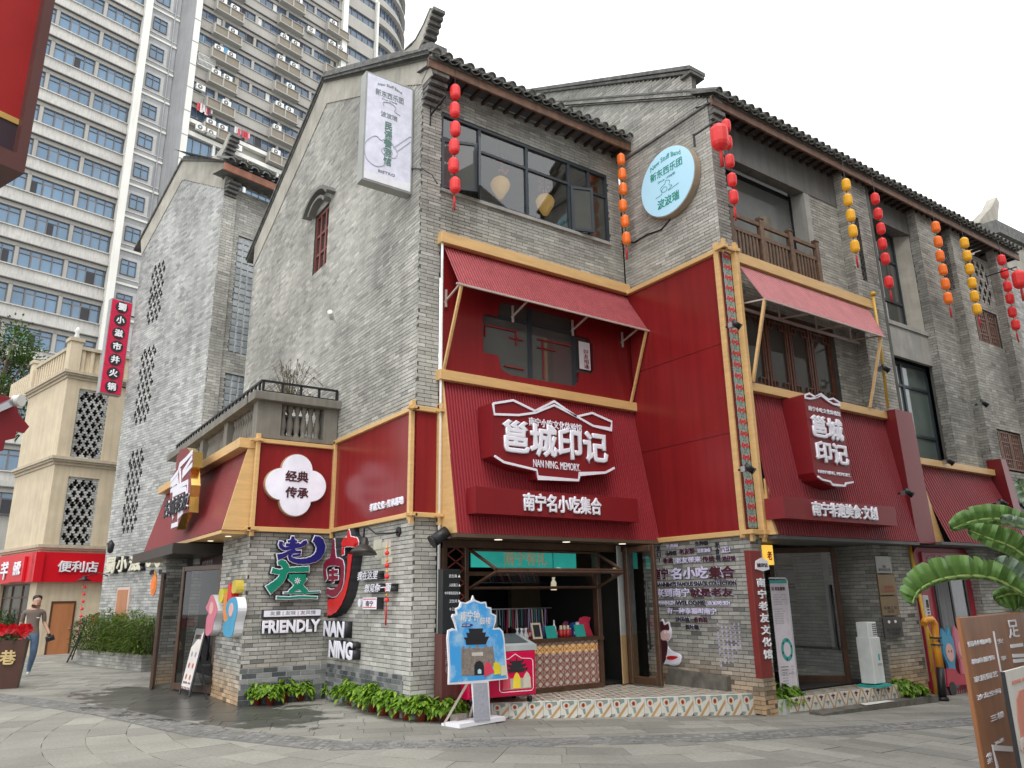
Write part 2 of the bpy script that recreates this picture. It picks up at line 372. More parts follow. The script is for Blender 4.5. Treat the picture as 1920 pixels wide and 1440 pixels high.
# ================================================================ ground and paving
def clip(poly, nx, ny, c):       # keep nx*x+ny*y >= c
    out = []
    for i in range(len(poly)):
        p, q = poly[i], poly[(i + 1) % len(poly)]; dp = nx * p[0] + ny * p[1] - c; dq = nx * q[0] + ny * q[1] - c
        if dp >= 0: out.append(p)
        if (dp >= 0) != (dq >= 0): t = dp / (dp - dq); out.append((p[0] + (q[0] - p[0]) * t, p[1] + (q[1] - p[1]) * t))
    return out
def pave_mat(name, col, wet=False):
    m, n, b = _nodes(name); N = n.nodes; Lk = n.links
    at = N.new('ShaderNodeAttribute'); at.attribute_name = 'bc'
    cr = N.new('ShaderNodeValToRGB'); el = cr.color_ramp.elements
    el[0].color = tuple(k * .8 for k in col) + (1,); el[1].color = tuple(k * 1.2 for k in col) + (1,); Lk.new(at.outputs['Fac'], cr.inputs[0])
    geo = N.new('ShaderNodeNewGeometry')
    def noise(s, d, a, b_, lo, hi):
        t = N.new('ShaderNodeTexNoise'); t.inputs['Scale'].default_value = s; t.inputs['Detail'].default_value = d; t.inputs['Roughness'].default_value = .65; Lk.new(geo.outputs['Position'], t.inputs['Vector'])
        c = N.new('ShaderNodeValToRGB'); q = c.color_ramp.elements; q[0].position = a; q[0].color = (lo, lo, lo, 1); q[1].position = b_; q[1].color = (hi, hi, hi, 1); Lk.new(t.outputs['Fac'], c.inputs[0]); return t, c
    def mul(x, y):
        mm = N.new('ShaderNodeMixRGB'); mm.blend_type = 'MULTIPLY'; mm.inputs[0].default_value = 1; Lk.new(x, mm.inputs[1]); Lk.new(y, mm.inputs[2]); return mm.outputs[0]
    t1, c1 = noise(.45, 6, .35, .65, .78, 1.1); t2, c2 = noise(28, 5, .3, .7, .8, 1.15)
    last = mul(mul(cr.outputs[0], c1.outputs[0]), c2.outputs[0])
    # wet patch by the annex door: spilt water, real place x 2..5, y 12..17
    sx = N.new('ShaderNodeSeparateXYZ'); Lk.new(geo.outputs['Position'], sx.inputs[0])
    def mm_(op, a, b_):
        q = N.new('ShaderNodeMath'); q.operation = op
        for i, k in enumerate((a, b_)):
            if isinstance(k, (int, float)): q.inputs[i].default_value = k
            else: Lk.new(k, q.inputs[i])
        return q.outputs[0]
    rot = .18; cx, cy = 3.15, 14.0
    dx = mm_('SUBTRACT', sx.outputs[0], cx); dy = mm_('SUBTRACT', sx.outputs[1], cy)
    u = mm_('ADD', mm_('MULTIPLY', dx, cos(rot)), mm_('MULTIPLY', dy, sin(rot))); v = mm_('SUBTRACT', mm_('MULTIPLY', dy, cos(rot)), mm_('MULTIPLY', dx, sin(rot)))
    r = mm_('SQRT', mm_('ADD', mm_('POWER', mm_('DIVIDE', u, 1.25), 2), mm_('POWER', mm_('DIVIDE', v, 3.6), 2)), 0)
    t3, c3 = noise(1.5, 7, 0, 1, 0, 1)
    e = mm_('ADD', r, mm_('MULTIPLY', mm_('SUBTRACT', t3.outputs['Fac'], .5), 1.9))
    mr = N.new('ShaderNodeMapRange'); mr.inputs['From Min'].default_value = 1.0; mr.inputs['From Max'].default_value = .9; Lk.new(e, mr.inputs['Value'])
    mx = N.new('ShaderNodeMixRGB'); mx.blend_type = 'MULTIPLY'; mx.inputs[2].default_value = (.34, .35, .36, 1); Lk.new(mr.outputs[0], mx.inputs[0]); Lk.new(last, mx.inputs[1]); Lk.new(mx.outputs[0], b.inputs['Base Color'])
    ro = N.new('ShaderNodeMapRange'); ro.inputs['To Min'].default_value = .78; ro.inputs['To Max'].default_value = .3; Lk.new(mr.outputs[0], ro.inputs['Value']); Lk.new(ro.outputs[0], b.inputs['Roughness'])
    bp = N.new('ShaderNodeBump'); bp.inputs['Strength'].default_value = .25; bp.inputs['Distance'].default_value = .006; Lk.new(c2.outputs[0], bp.inputs['Height']); Lk.new(bp.outputs[0], b.inputs['Normal'])
    return m
pave = pave_mat('paving_granite', (.275, .265, .23)); cobm = pave_mat('cobble_stone', (.22, .215, .205))
joint = M('joint_sand', (.16, .155, .14), .95, var=.2)
mb = MB()
xs = [-60, -20, 5, 12, 20, 60, 120]; ys = [-40, 0, 40, 120]
for i in range(len(xs) - 1):
    for j in range(len(ys) - 1):
        mb.quad([(a, b, gz(a) - .012) for a, b in ((xs[i], ys[j]), (xs[i + 1], ys[j]), (xs[i + 1], ys[j + 1]), (xs[i], ys[j + 1]))])
ground = struct(mb.build('ground', joint)); 
BAND = [(-6, 30), (-2.5, 23.5), (.3, 18.2), (2.0, 13.6), (2.72, 10.7), (3.62, 8.85), (5.5, 7.62), (7.98, 6.58), (10.4, 6.0), (14, 5.3), (22, 4.0)]
def band_side(x, y):
    best = None
    for (ax, ay), (bx, by) in zip(BAND[:-1], BAND[1:]):
        dx, dy = bx - ax, by - ay; L2 = dx * dx + dy * dy; t = max(0, min(1, ((x - ax) * dx + (y - ay) * dy) / L2))
        px_, py_ = ax + t * dx, ay + t * dy; d = math.hypot(x - px_, y - py_)
        if best is None or d < best[0]:
            l = math.sqrt(L2); nx, ny = -dy / l, dx / l; s = (x - ax) * nx + (y - ay) * ny; best = (d, s, nx, ny, nx * ax + ny * ay)
    return best       # s>0: building side
slabs = []
rn = random.Random(3)
def seam(x, y):      # line between fan laying and straight laying, right foreground
    p, q = PG(1310, 1395), PG(1530, 1440); nx, ny = (q[1] - p[1]), -(q[0] - p[0]); l = math.hypot(nx, ny); nx /= l; ny /= l
    return nx, ny, nx * p[0] + ny * p[1]
SNX, SNY, SC_ = seam(0, 0)
def add_slab(poly, zone):
    cx = sum(p[0] for p in poly) / len(poly); cy = sum(p[1] for p in poly) / len(poly)
    d, s, nx, ny, c = band_side(cx, cy)
    if zone == 'in':
        if s < -.5: return
        if d < 1.3: poly = clip(poly, nx, ny, c + .0)
    else:
        if s > .5: return
        if d < 1.3: poly = clip(poly, -nx, -ny, -c + .0)
        if zone == 'fan': poly = clip(poly, -SNX, -SNY, -SC_) if len(poly) > 2 else poly
        if zone == 'str': poly = clip(poly, SNX, SNY, SC_) if len(poly) > 2 else poly
    if len(poly) < 3: return
    slabs.append(poly)
if SNX * 12 + SNY * 3 < SC_: SNX, SNY, SC_ = -SNX, -SNY, -SC_
def grid(zone, ang, w, l, x0, x1, y0, y1, ox=0, oy=0):
    u = (cos(ang), sin(ang)); v = (-sin(ang), cos(ang)); g = .004
    for j in range(int(y0 / w), int(y1 / w)):
        off = rn.choice([0, .5, .33]) * l + rn.uniform(-.03, .03)
        for i in range(int(x0 / l), int(x1 / l)):
            a0 = i * l + off + g; a1 = a0 + l - 2 * g; b0 = j * w + g; b1 = b0 + w - 2 * g
            P = [(ox + a * u[0] + b * v[0], oy + a * u[1] + b * v[1]) for a, b in ((a0, b0), (a1, b0), (a1, b1), (a0, b1))]
            cx, cy = P[0]
            r = CAMR @ np.array([cx, cy, gz(cx) - CAMH])
            if r[2] < .8: continue
            sx_, sy_ = 960 + 1420 * r[0] / r[2], 720 + 1420 * r[1] / r[2]
            if -250 < sx_ < 2150 and sy_ < 1700: add_slab(P, zone)
grid('in', radians(-24), .30, .60, -10, 22, -2, 32, 0, 8)
grid('str', radians(91), .32, .72, -14, 12, -26, -2, 0, 4)
CX, CY = 8.1, 10.4
for k in range(7, 44):
    r0 = .45 * k; da = .62 / max(3.9, r0); nA = int(2 * pi / da); da = 2 * pi / nA
    off = (k % 2) * .5
    for i in range(nA):
        a0 = (i + off) * da; a1 = a0 + da
        if not (pi * .75 < (a0 % (2 * pi)) < pi * 1.78): continue
        g = .0022; R1 = r0 + .45
        P = [(CX + R * cos(a), CY + R * sin(a)) for R, a in ((r0 + g, a0 + g / r0), (R1 - g, a0 + g / R1), (R1 - g, a1 - g / R1), (r0 + g, a1 - g / r0))]
        r = CAMR @ np.array([P[0][0], P[0][1], -CAMH])
        if r[2] > .6 and -400 < 960 + 1420 * r[0] / r[2] < 2200 and 720 + 1420 * r[1] / r[2] < 1750: add_slab(P, 'fan')
slabs.sort(key=lambda P: math.hypot(*P[0]))
rest = MB(); att = []
for i, P in enumerate(slabs):
    dz = rn.uniform(-.0015, .0025); r = rn.random()
    V = [(x, y, gz(x) + dz) for x, y in P] + [(x, y, gz(x) - .02) for x, y in P]; n = len(P)
    Fs = [tuple(range(n))] + [(j, n + j, n + (j + 1) % n, (j + 1) % n) for j in range(n)]
    if i < 300:
        s = MB(); s.add(V, Fs); c = s.build('paving_stone', pave, ground, attr=[r] * (n + 1))
    else: rest.add(V, Fs); att += [r] * (n + 1)
stuff(rest.build('paving_field', pave, ground, attr=att))
# cobble band
mb = MB(); att = []
for (ax, ay), (bx, by) in zip(BAND[:-1], BAND[1:]):
    L = math.hypot(bx - ax, by - ay); ux, uy = (bx - ax) / L, (by - ay) / L; nx, ny = -uy, ux
    for i in range(int(L / .1) + 1):
        for j in range(5):
            if rn.random() < .03: continue
            a = i * .1 + (j % 2) * .05 + rn.uniform(-.012, .012); w = rn.uniform(.036, .048); c = (j - 2) * .095 + rn.uniform(-.01, .01); h = rn.uniform(.034, .045)
            t = rn.uniform(-.25, .25); z = gz(ax + ux * a) + rn.uniform(.001, .009)
            P = []
            for da, dc in ((-w, -h), (w, -h), (w, h), (-w, h)):
                da, dc = da * cos(t) - dc * sin(t), da * sin(t) + dc * cos(t); P.append((ax + ux * (a + da) + nx * (c + dc), ay + uy * (a + da) + ny * (c + dc), z + rn.uniform(-.002, .002)))
            mb.add(P + [(x, y, z - .03) for x, y, _ in P], [(0, 1, 2, 3), (0, 4, 5, 1), (1, 5, 6, 2), (2, 6, 7, 3), (3, 7, 4, 0)]); att += [rn.random()] * 5
stuff(mb.build('cobble_band', cobm, ground, attr=att))
mb = MB()
for (ax, ay), (bx, by) in zip(BAND[:-1], BAND[1:]):
    L = math.hypot(bx - ax, by - ay); nx, ny = -(by - ay) / L * .27, (bx - ax) / L * .27
    mb.quad([(ax - nx, ay - ny, gz(ax) + .0035), (bx - nx, by - ny, gz(bx) + .0035), (bx + nx, by + ny, gz(bx) + .0035), (ax + nx, ay + ny, gz(ax) + .0035)])
mb.build('cobble_bed', joint, ground)

# ================================================================ houses: shared pieces
def eave(parent, x0, x1, y, zb, slope=.55, run=5.5, pitch=.21, fas=.19, cut=300, sof=None):
    """timber fascia and tile ends along an eave facing -Y, roof rising towards +Y"""
    f = FY(y); n = int((x1 - x0) / pitch)
    MB().bbox(f, x0, x1, zb, zb + fas, -.03, .01, 0, .008).build('fascia_board', timber, parent)
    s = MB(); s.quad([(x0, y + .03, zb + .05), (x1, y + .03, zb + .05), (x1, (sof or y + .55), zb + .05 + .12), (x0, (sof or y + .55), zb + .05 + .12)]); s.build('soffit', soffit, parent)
    r = MB(); zt = zb + fas + .02
    r.quad([(x0, y - .02, zt), (x1, y - .02, zt), (x1, y + run, zt + run * slope), (x0, y + run, zt + run * slope)])
    r.quad([(x0, y - .02, zt - .05), (x1, y - .02, zt - .05), (x1, y + run, zt + run * slope - .05), (x0, y + run, zt + run * slope - .05)])
    r.quad([(x0, y - .02, zt), (x1, y - .02, zt), (x1, y - .02, zt - .05), (x0, y - .02, zt - .05)])
    r.build('roof_deck', tile_m, parent)
    raf = MB()
    for i in range(int((x1 - x0) / .24)):  # one part each
        raf = MB().box(f, x0 + .1 + i * .24, x0 + .145 + i * .24, zb + .02, zb + .08, -.5, -.03).build('rafter_tail', timberD, parent)
    pass
    d = Vector((0, 1, slope)).normalized(); up = Vector((0, -slope, 1)).normalized()
    def half(arc0, arc1, R, t, L, cx, cz, m=0):
        q = MB(); k = 8; V = []
        for l in (0, L):
            for rr in (R, R - t):
                for j in range(k + 1):
                    a = arc0 + (arc1 - arc0) * j / k; p = Vector((cx, 0, 0)) + up * (cz + rr * sin(a)) + d * l; p.x += rr * cos(a); V.append(tuple(p))
        F = []; K = k + 1
        for j in range(k):
            F += [(j, j + 1, 2 * K + j + 1, 2 * K + j), (K + j, K + j + 1, 3 * K + j + 1, 3 * K + j), (j, j + 1, K + j + 1, K + j)]
        F += [(0, K, 3 * K, 2 * K), (k, K + k, 3 * K + k, 2 * K + k)]
        q.add(V, F); 
        for i, _ in enumerate(F): q.m[i] = 1 if i % 3 == 2 and i < 3 * k else 0
        return q
    cov = half(.15, pi - .15, .085, .022, run, 0, .035); pan = half(pi + .35, 2 * pi - .35, .115, .018, .5, 0, .07)
    blk = MB(); blk.prism(Fr((0, 0, 0), (1, 0, 0), tuple(up), tuple(-d)), [(.07 * cos(a), .04 + .062 * sin(a)) for a in [pi * j / 8 for j in range(9)]], -.1, -.03)
    objs = []
    mesh = []
    for nm, q, mt in (('cover_tile', cov, [tile_m, darkcop]), ('pan_tile', pan, [tile_m, tile_m]), ('tile_plug', blk, [tile_l])):
        me = bpy.data.meshes.new(nm); me.from_pydata(q.v, [], q.f)
        for k in mt: me.materials.append(k)
        me.polygons.foreach_set('material_index', q.m); me.update(); mesh.append(me)
    L = Vector(root_loc(parent))
    for i in range(n):
        x = x0 + (i + .5) * (x1 - x0) / n; jz = random.uniform(-.008, .008)
        for k, me in enumerate(mesh):
            xx = x + (pitch / 2 if k == 1 else 0)
            if k == 1 and i == n - 1: continue
            o = bpy.data.objects.new(me.name, me); COL.objects.link(o); o.parent = parent
            o.location = Vector((xx, y - .09 + (0 if k else random.uniform(-.01, .01)), zt + jz)) - L
def lamp_spot(label, p, aim, s=.15):
    t = T('spotlight', label, 'spotlight', p, 'spotlights fixed to the facade'); p = Vector(p); a = Vector(aim).normalized()
    MB().cyl(p, p + a * s, s * .33, 12).build('lamp_body', black, t)
    MB().cyl(p + a * s, p + a * (s + .02), s * .38, 12).build('lamp_rim', black, t)
    MB().box(Fr(p, (1, 0, 0), (0, 1, 0), Z_), -.04, .04, -.03, .05, -.1, -.02).build('bracket', steel, t)
    MB().bar(p + Vector((0, 0, -.06)), p + Vector((0, .12, -.06)), .03, .03).build('arm', black, t)
    return t
def goldbar(mb, fr, a0, a1, b0, b1, c0=.03, c1=.09): mb.bbox(fr, a0, a1, b0, b1, c0, c1, 0, .006)

# ================================================================ corner house with big gable
GX, PYY, UX, UY = 5.14, 9.93, 9.65, 7.6
H1 = T('gabled_brick_house', 'tall grey brick house with big side gable and dark red corner shop front', 'house', (GX, PYY, 0))
fG = FX(GX); fF = FY(PYY)
win = [PF(fG, *p) for p in ((590, 412), (617, 392), (617, 492), (590, 503))]
gw0, gw1 = -14.93, -14.1
gp = [(-9.93, 0), (-13.05, 0), (-13.05, 4), (-19.7, 4), (-19.7, 10.4), (-19.12, 10.6), (-14.6, 12.5), (-10.42, 10.34), (-9.93, 10.05)]
brickwall(fG, [gp, rect(gw0, 8.35, gw1, 9.75)], H1, brickG, npart=230, seed=11)
# cement band under the coping, coping and ridge horn
mb = MB(); mb.prism(fG, [(-9.93, 10.05), (-10.42, 10.34), (-14.6, 12.5), (-19.12, 10.6), (-19.7, 10.4), (-19.7, 11.1), (-14.81, 13.3), (-9.75, 10.5), (-9.75, 10.2), (-9.93, 10.1)], -.2, .02)
mb.build('gable_band', plaster, H1)
mb = MB()
def slopebar(mb, fr, p, q, t0, t1, c0, c1, m=0): mb.prism(fr, [(p[0], p[1] + t0), (q[0], q[1] + t0), (q[0], q[1] + t1), (p[0], p[1] + t1)], c0, c1, m)
for (p, q) in (((-9.62, 10.45), (-14.81, 13.25)), ((-14.81, 13.25), (-20.3, 10.75))):
    slopebar(mb, fG, p, q, 0, .06, -.3, .05); slopebar(mb, fG, p, q, .06, .11, -.32, .09); slopebar(mb, fG, p, q, .11, .25, -.3, .005)
mb.build('gable_coping', darkcop, H1)
mb = MB(); mb.prism(fG, [(-10.7, 11.22), (-10.35, 11.12), (-10.08, 11.16), (-9.86, 11.26), (-9.7, 11.4), (-9.61, 11.35), (-9.73, 11.14), (-9.88, 10.98), (-10.1, 10.86)], -.2, .013, 0, 0); mb.build('ridge_horn', plaster, H1)
for i in range(6):
    t = i / 5.; MB().box(fG, -9.96 + .34 * t, -9.875 + .34 * t, 10.88 + .42 * t, 10.945 + .42 * t, -.21, .02).build('horn_brick', darkcop, H1)
MB().tube([fG(-10.6, 11.22, .0), fG(-10.2, 11.15, .0), fG(-9.9, 11.26, .0), fG(-9.66, 11.42, .0)], .03, 6).build('horn_cap', darkcop, H1)
# inner plaster return of corner pier top and corbels
mb = MB()
for i in range(4): mb.box(WORLD, GX + .006, GX + .34, PYY - .06 - .07 * i, PYY - .002, 9.66 + .095 * i, 9.73 + .095 * i)
mb.box(WORLD, GX + .006, GX + .32, PYY - .36, PYY - .0, 10.06, 10.4); mb.build('corbel', darkcop, H1)
mb = MB(); mb.box(WORLD, GX - .006, GX + .02, PYY - .34, PYY + .01, 10.02, 10.5); mb.build('gable_return', plaster, H1)
# front wall
brickwall(fF, [rect(GX, 0, GX + .38, 10.0)], H1, brickG, npart=25, seed=12, wallname='corner_pier')
fF2 = FY(PYY + .04)
ww = (5.53, 8.2, 9.32, 9.68)
brickwall(fF2, [rect(GX + .38, 7.1, UX, 10.25), rect(*ww)], H1, brickG, npart=45, seed=13, wallname='upper_wall')
eave(H1, 5.05, 9.64, 9.56, 10.13, run=5.25, sof=10.0)
# rear roof slope
MB().quad([(5.2, 14.83, 13.4), (9.6, 14.83, 13.4), (9.6, 20.2, 10.9), (5.2, 20.2, 10.9)]).build('rear_roof', tile_m, H1)
# arched window hood and window on the gable
mb = MB(); o = fG; cx, cz = (gw0 + gw1) / 2, 9.78; n = 14
for R0, R1, c in ((.50, .60, .16), (.78, .90, .20)):
    for i in range(n):
        a0, a1 = pi * (.12 + .76 * i / n), pi * (.12 + .76 * (i + 1) / n)
        f = lambda R, a: (cx + R * .92 * cos(a), cz - .15 + R * .62 * sin(a))
        mb.prism(fG, [f(R0, a0), f(R1, a0), f(R1, a1), f(R0, a1)], 0, c)
mb.build('window_hood', M('hood_grey', (.17, .165, .15), .85, var=.2), H1)
redw = M('red_brown_window', (.17, .04, .03), .5, var=.15)
def winframe(fr, a0, a1, b0, b1, parent, mat, cols, rows, c=-.08, w=.06, d=.06, g=gwin, name='window', barw=.035):
    """frame, glazing bars as parts, one pane per light"""
    o = MB(); 
    o.box(fr, a0, a1, b0, b0 + w, c, c + d); o.box(fr, a0, a1, b1 - w, b1, c, c + d); o.box(fr, a0, a0 + w, b0 + w, b1 - w, c, c + d); o.box(fr, a1 - w, a1, b0 + w, b1 - w, c, c + d)
    fo = o.build(name, mat, parent)
    bars = MB()
    for x in cols: bars.box(fr, x - barw, x + barw, b0 + w, b1 - w, c + .004, c + d - .006)
    for z in rows: bars.box(fr, a0 + w, a1 - w, z - barw * .8, z + barw * .8, c + .006, c + d - .01)
    if bars.v: bars.build('glazing_bars', mat, fo)
    X = [a0 + w] + list(cols) + [a1 - w]; Zs = [b0 + w] + list(rows) + [b1 - w]
    for i in range(len(X) - 1):
        for j in range(len(Zs) - 1):
            t = random.uniform(-.004, .004)
            MB().quad([fr(X[i], Zs[j], c + .02 + t), fr(X[i + 1], Zs[j], c + .02 - t), fr(X[i + 1], Zs[j + 1], c + .02 - t), fr(X[i], Zs[j + 1], c + .02 + t)]).build('pane', g, fo)
    return fo
winframe(fG, gw0, gw1, 8.35, 9.75, H1, redw, [-14.66, -14.37], [8.8, 9.25], c=-.1)
# big steel window upstairs
glassR = M('window_glass_street', (.085, .087, .08), .015, var=.25, sc=.5, spec=1.0)  # base colour lightened to imitate a pale reflection in the panes
wf = winframe(fF2, 5.53, 9.32, 8.2, 9.68, H1, steelD, [6.32, 7.35, 8.35, 8.85], [9.2], c=-.06, w=.05, barw=.03, g=glass_mat('window_glass_room', (.75, .8, .8), .06))
roomw = M('room_wall', (.34, .32, .27), .9, var=.15, sc=1)
mb = MB(); mb.quad([(5.3, 12.6, 7.9), (9.6, 12.6, 7.9), (9.6, 12.6, 10.2), (5.3, 12.6, 10.2)]); mb.quad([(5.3, 10.2, 10.15), (9.6, 10.2, 10.15), (9.6, 12.6, 10.15), (5.3, 12.6, 10.15)]); mb.quad([(5.3, 10.2, 8.0), (9.6, 10.2, 8.0), (9.6, 12.6, 8.0), (5.3, 12.6, 8.0)]); mb.quad([(5.4, 10.2, 8), (5.4, 12.6, 8), (5.4, 12.6, 10.2), (5.4, 10.2, 10.2)]); mb.quad([(9.5, 10.2, 8), (9.5, 12.6, 8), (9.5, 12.6, 10.2), (9.5, 10.2, 10.2)]); mb.build('upper_room', roomw, H1)
MB().box(fF2, 5.53, 9.32, 8.14, 8.2, -.1, .05).build('window_sill', concrete, H1)
# opened casements
def casement(fr, hinge, w, b0, b1, ang, mat, parent, sgn=1):
    o = fr(hinge, b0, .0); u = np.array(fr.u) * cos(ang) * sgn + np.array(fr.n) * sin(ang); f = Fr(o, u, Z_, np.cross(u, (0, 0, 1)) * -1)
    q = MB(); h = b1 - b0; q.box(f, 0, w, 0, .05, -.02, .02); q.box(f, 0, w, h - .05, h, -.02, .02); q.box(f, 0, .05, .05, h - .05, -.02, .02); q.box(f, w - .05, w, .05, h - .05, -.02, .02)
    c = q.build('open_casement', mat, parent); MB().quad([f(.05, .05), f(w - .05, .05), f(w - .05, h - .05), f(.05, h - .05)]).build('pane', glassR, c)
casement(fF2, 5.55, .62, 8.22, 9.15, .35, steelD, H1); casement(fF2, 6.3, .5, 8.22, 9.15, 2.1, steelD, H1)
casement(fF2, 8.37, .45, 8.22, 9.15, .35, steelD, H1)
# lower front: red wall behind the awnings
mb = MB(); plum = [PF(FY(9.9), *p) for p in ((908, 600), (913, 592), (936, 592), (940, 575), (1000, 572), (1078, 590), (1080, 612), (1104, 617), (1112, 632), (1110, 696), (1085, 699), (1083, 718), (1060, 722), (945, 698), (942, 668), (915, 662))]
x0, z0, z1 = 5.53, 4.95, 7.2
px0 = min(p[0] for p in plum); px1 = max(p[0] for p in plum); pz0 = min(p[1] for p in plum); pz1 = max(p[1] for p in plum)
pl_ = [(6.33, 5.43), (6.62, 5.43), (6.68, 5.2), (6.85, 5.13), (8.22, 5.13), (8.32, 5.22), (8.36, 5.42), (8.62, 5.42), (8.7, 5.5), (8.7, 6.0), (8.6, 6.1), (8.32, 6.1), (8.28, 6.33), (8.2, 6.42), (6.75, 6.42), (6.66, 6.34), (6.62, 6.12), (6.38, 6.12), (6.32, 6.05)]
bm_loops = [[(x0, z0), (UX, z0), (UX, z1), (x0, z1)]]
# wall as quads around the opening: scanline strips
fR = FY(9.9)
zsb = sorted(set([z0, z1] + [p[1] for p in pl_]))
for a, b in zip(zsb[:-1], zsb[1:]):
    iv = scan([bm_loops[0], pl_], (a + b) / 2)
    lo = scan([bm_loops[0], pl_], a + 1e-5); hi = scan([bm_loops[0], pl_], b - 1e-5)
    for k in range(len(iv)): mb.quad([fR(lo[k][0], a), fR(lo[k][1], a), fR(hi[k][1], b), fR(hi[k][0], b)])
mb.build('red_wall', redp, H1)
mb = MB()
for i in range(len(pl_)):
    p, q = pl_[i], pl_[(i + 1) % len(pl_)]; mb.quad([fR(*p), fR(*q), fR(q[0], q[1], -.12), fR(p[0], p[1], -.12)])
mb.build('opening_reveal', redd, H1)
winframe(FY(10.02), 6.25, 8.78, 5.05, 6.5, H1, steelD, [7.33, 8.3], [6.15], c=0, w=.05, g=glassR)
mb = MB(); f = FY(9.99); redlat = M('red_lattice', (.3, .03, .03), .5)
for (p, q) in (((6.42, 5.95), (7.05, 5.95)), ((7.05, 5.95), (7.05, 5.7)), ((6.9, 5.82), (7.2, 5.82)), ((6.42, 5.95), (6.42, 5.75)), ((7.5, 5.9), (8.25, 5.9)), ((7.62, 5.9), (7.62, 5.2)), ((7.5, 5.75), (7.9, 5.75)), ((6.8, 5.3), (7.2, 5.3))):
    if abs(p[0] - q[0]) > abs(p[1] - q[1]): mb.box(f, p[0], q[0], p[1] - .012, p[1] + .012, 0, .02)
    else: mb.box(f, p[0] - .012, p[0] + .012, min(p[1], q[1]), max(p[1], q[1]), 0, .02)
mb.build('window_lattice', redlat, H1)
mb = MB(); mb.quad([f(8.4, 5.5, .04), f(8.66, 5.5, .04), f(8.66, 6.02, .04), f(8.4, 6.02, .04)]); mb.build('window_blind', white, H1)
text(f, '好\n友\n相\n逢', 8.5, 8.62, 5.52, 5.88, redlat, H1, 'window_script', c=.045)
# beams of the shop front
mb = MB(); goldbar(mb, FY(PYY), 5.47, 9.62, 7.14, 7.33, .0, .14); mb.build('upper_beam', gold, H1)
mb = MB(); goldbar(mb, FY(PYY), 5.47, 9.62, 4.83, 4.99, .0, .14); mb.build('middle_beam', gold, H1)
mb = MB(); corr(mb, (5.57, 9.88, 7.10), (9.6, 9.88, 7.10), (9.62, 9.36, 6.27), (5.55, 9.36, 6.27), .052, .026); mb.build('awning_sheet', M('awning_sheet', (.42, .095, .105), .5, var=.1, streak=.1), H1)
mb = MB(); mb.bar((5.5, 9.36, 6.26), (9.64, 9.36, 6.26), .03, .03)
for x in (5.6, 6.9, 8.2, 9.4): mb.bar((x, 9.4, 6.3), (x, 9.9, 6.15), .025, .025); mb.bar((x, 9.86, 6.35), (x, 9.86, 6.05), .03, .03)
mb.build('awning_frame', M('frame_pink_metal', (.5, .4, .36), .5), H1)
mb = MB()
for x in (5.6, 9.55): mb.bar((x, 9.38, 6.25), (x + (-.04), 9.84, 5.0), .04, .04)
mb.build('awning_strut', gold, H1)
mb = MB(); corr(mb, (5.57, 9.88, 4.83), (9.62, 9.88, 4.83), (9.62, 9.42, 2.48), (5.57, 9.42, 2.48), .052, .026); mb.build('ridged_panel', redc, H1)
mb = MB(); mb.prism(FX(5.55), [(-9.9, 4.83), (-9.9, 2.48), (-9.43, 2.48), (-9.87, 4.83)], -.03, .0); mb.build('panel_cheek', gold, H1)
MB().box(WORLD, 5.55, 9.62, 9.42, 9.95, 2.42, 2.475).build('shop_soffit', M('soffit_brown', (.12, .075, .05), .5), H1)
dl = M('downlight', (1, .9, .7), .4, emit=1.0)
for x in (6.4, 7.7, 8.9): MB().cyl((x, 9.62, 2.412), (x, 9.62, 2.421), .06, 12).build('downlight', dl, H1)
# side panels with pale wood lattice frame
mb = MB(); mb.box(fG, -13.0, -9.93, 2.78, 4.32, .0, .035); mb.build('side_panel', redp, H1)
mb = MB(); mb.box(fF, GX, 5.5, 2.78, 4.32, .0, .035); mb.build('corner_panel', redp, H1)
mb = MB()
goldbar(mb, fG, -13.0, -9.84, 2.72, 2.79); goldbar(mb, fG, -13.0, -9.84, 4.30, 4.37)
goldbar(mb, fG, -9.97, -9.90, 2.68, 4.42, .035, .10); goldbar(mb, fF, GX - .08, 5.58, 2.72, 2.79); goldbar(mb, fF, GX - .08, 5.58, 4.30, 4.37); goldbar(mb, fF, 5.48, 5.55, 2.66, 4.43, .03, .1)
for (x, y) in ((GX - .08, 9.87), (5.51, 9.85)):
    for z in (2.755, 4.335): mb.box(WORLD, x - .09, x + .09, y - .03, y + .03, z - .02, z + .02); mb.box(WORLD, x - .03, x + .03, y - .09, y + .09, z - .022, z + .022); 
    mb.box(WORLD, x - .03, x + .03, y - .03, y + .03, 2.62, 2.72); mb.box(WORLD, x - .03, x + .03, y - .03, y + .03, 4.37, 4.45)
mb.build('panel_frame', gold, H1)
# plinth tiles on the gable side
brickwall(FX(GX - .012), [rect(-13.0, 0, -10.15, .56)], H1, brickT, mort=mortarL, bl=.155, bh=.07, g=.008, depth=.01, seed=5, wallname='plinth', npart=20)
# shop interior of the corner house
mb = MB(); X0, X1, Y1 = 5.66, 9.3, 13.4
mb.quad([(X0, 10.0, .2), (X1, 10.0, .2), (X1, Y1, .2), (X0, Y1, .2)]); mb.quad([(X0, 10.0, 2.7), (X1, 10.0, 2.7), (X1, Y1, 2.7), (X0, Y1, 2.7)])
mb.quad([(X0, Y1, .2), (X1, Y1, .2), (X1, Y1, 2.7), (X0, Y1, 2.7)]); mb.quad([(X0, 10, .2), (X0, Y1, .2), (X0, Y1, 2.7), (X0, 10, 2.7)]); mb.quad([(X1, 10, .2), (X1, Y1, .2), (X1, Y1, 2.7), (X1, 10, 2.7)])
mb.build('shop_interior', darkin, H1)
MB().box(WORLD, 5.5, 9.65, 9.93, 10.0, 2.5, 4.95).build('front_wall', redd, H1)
MB().box(WORLD, 5.5, 9.65, 9.97, 10.1, 4.95, 7.1).build('inner_wall', darkin, H1) if False else None
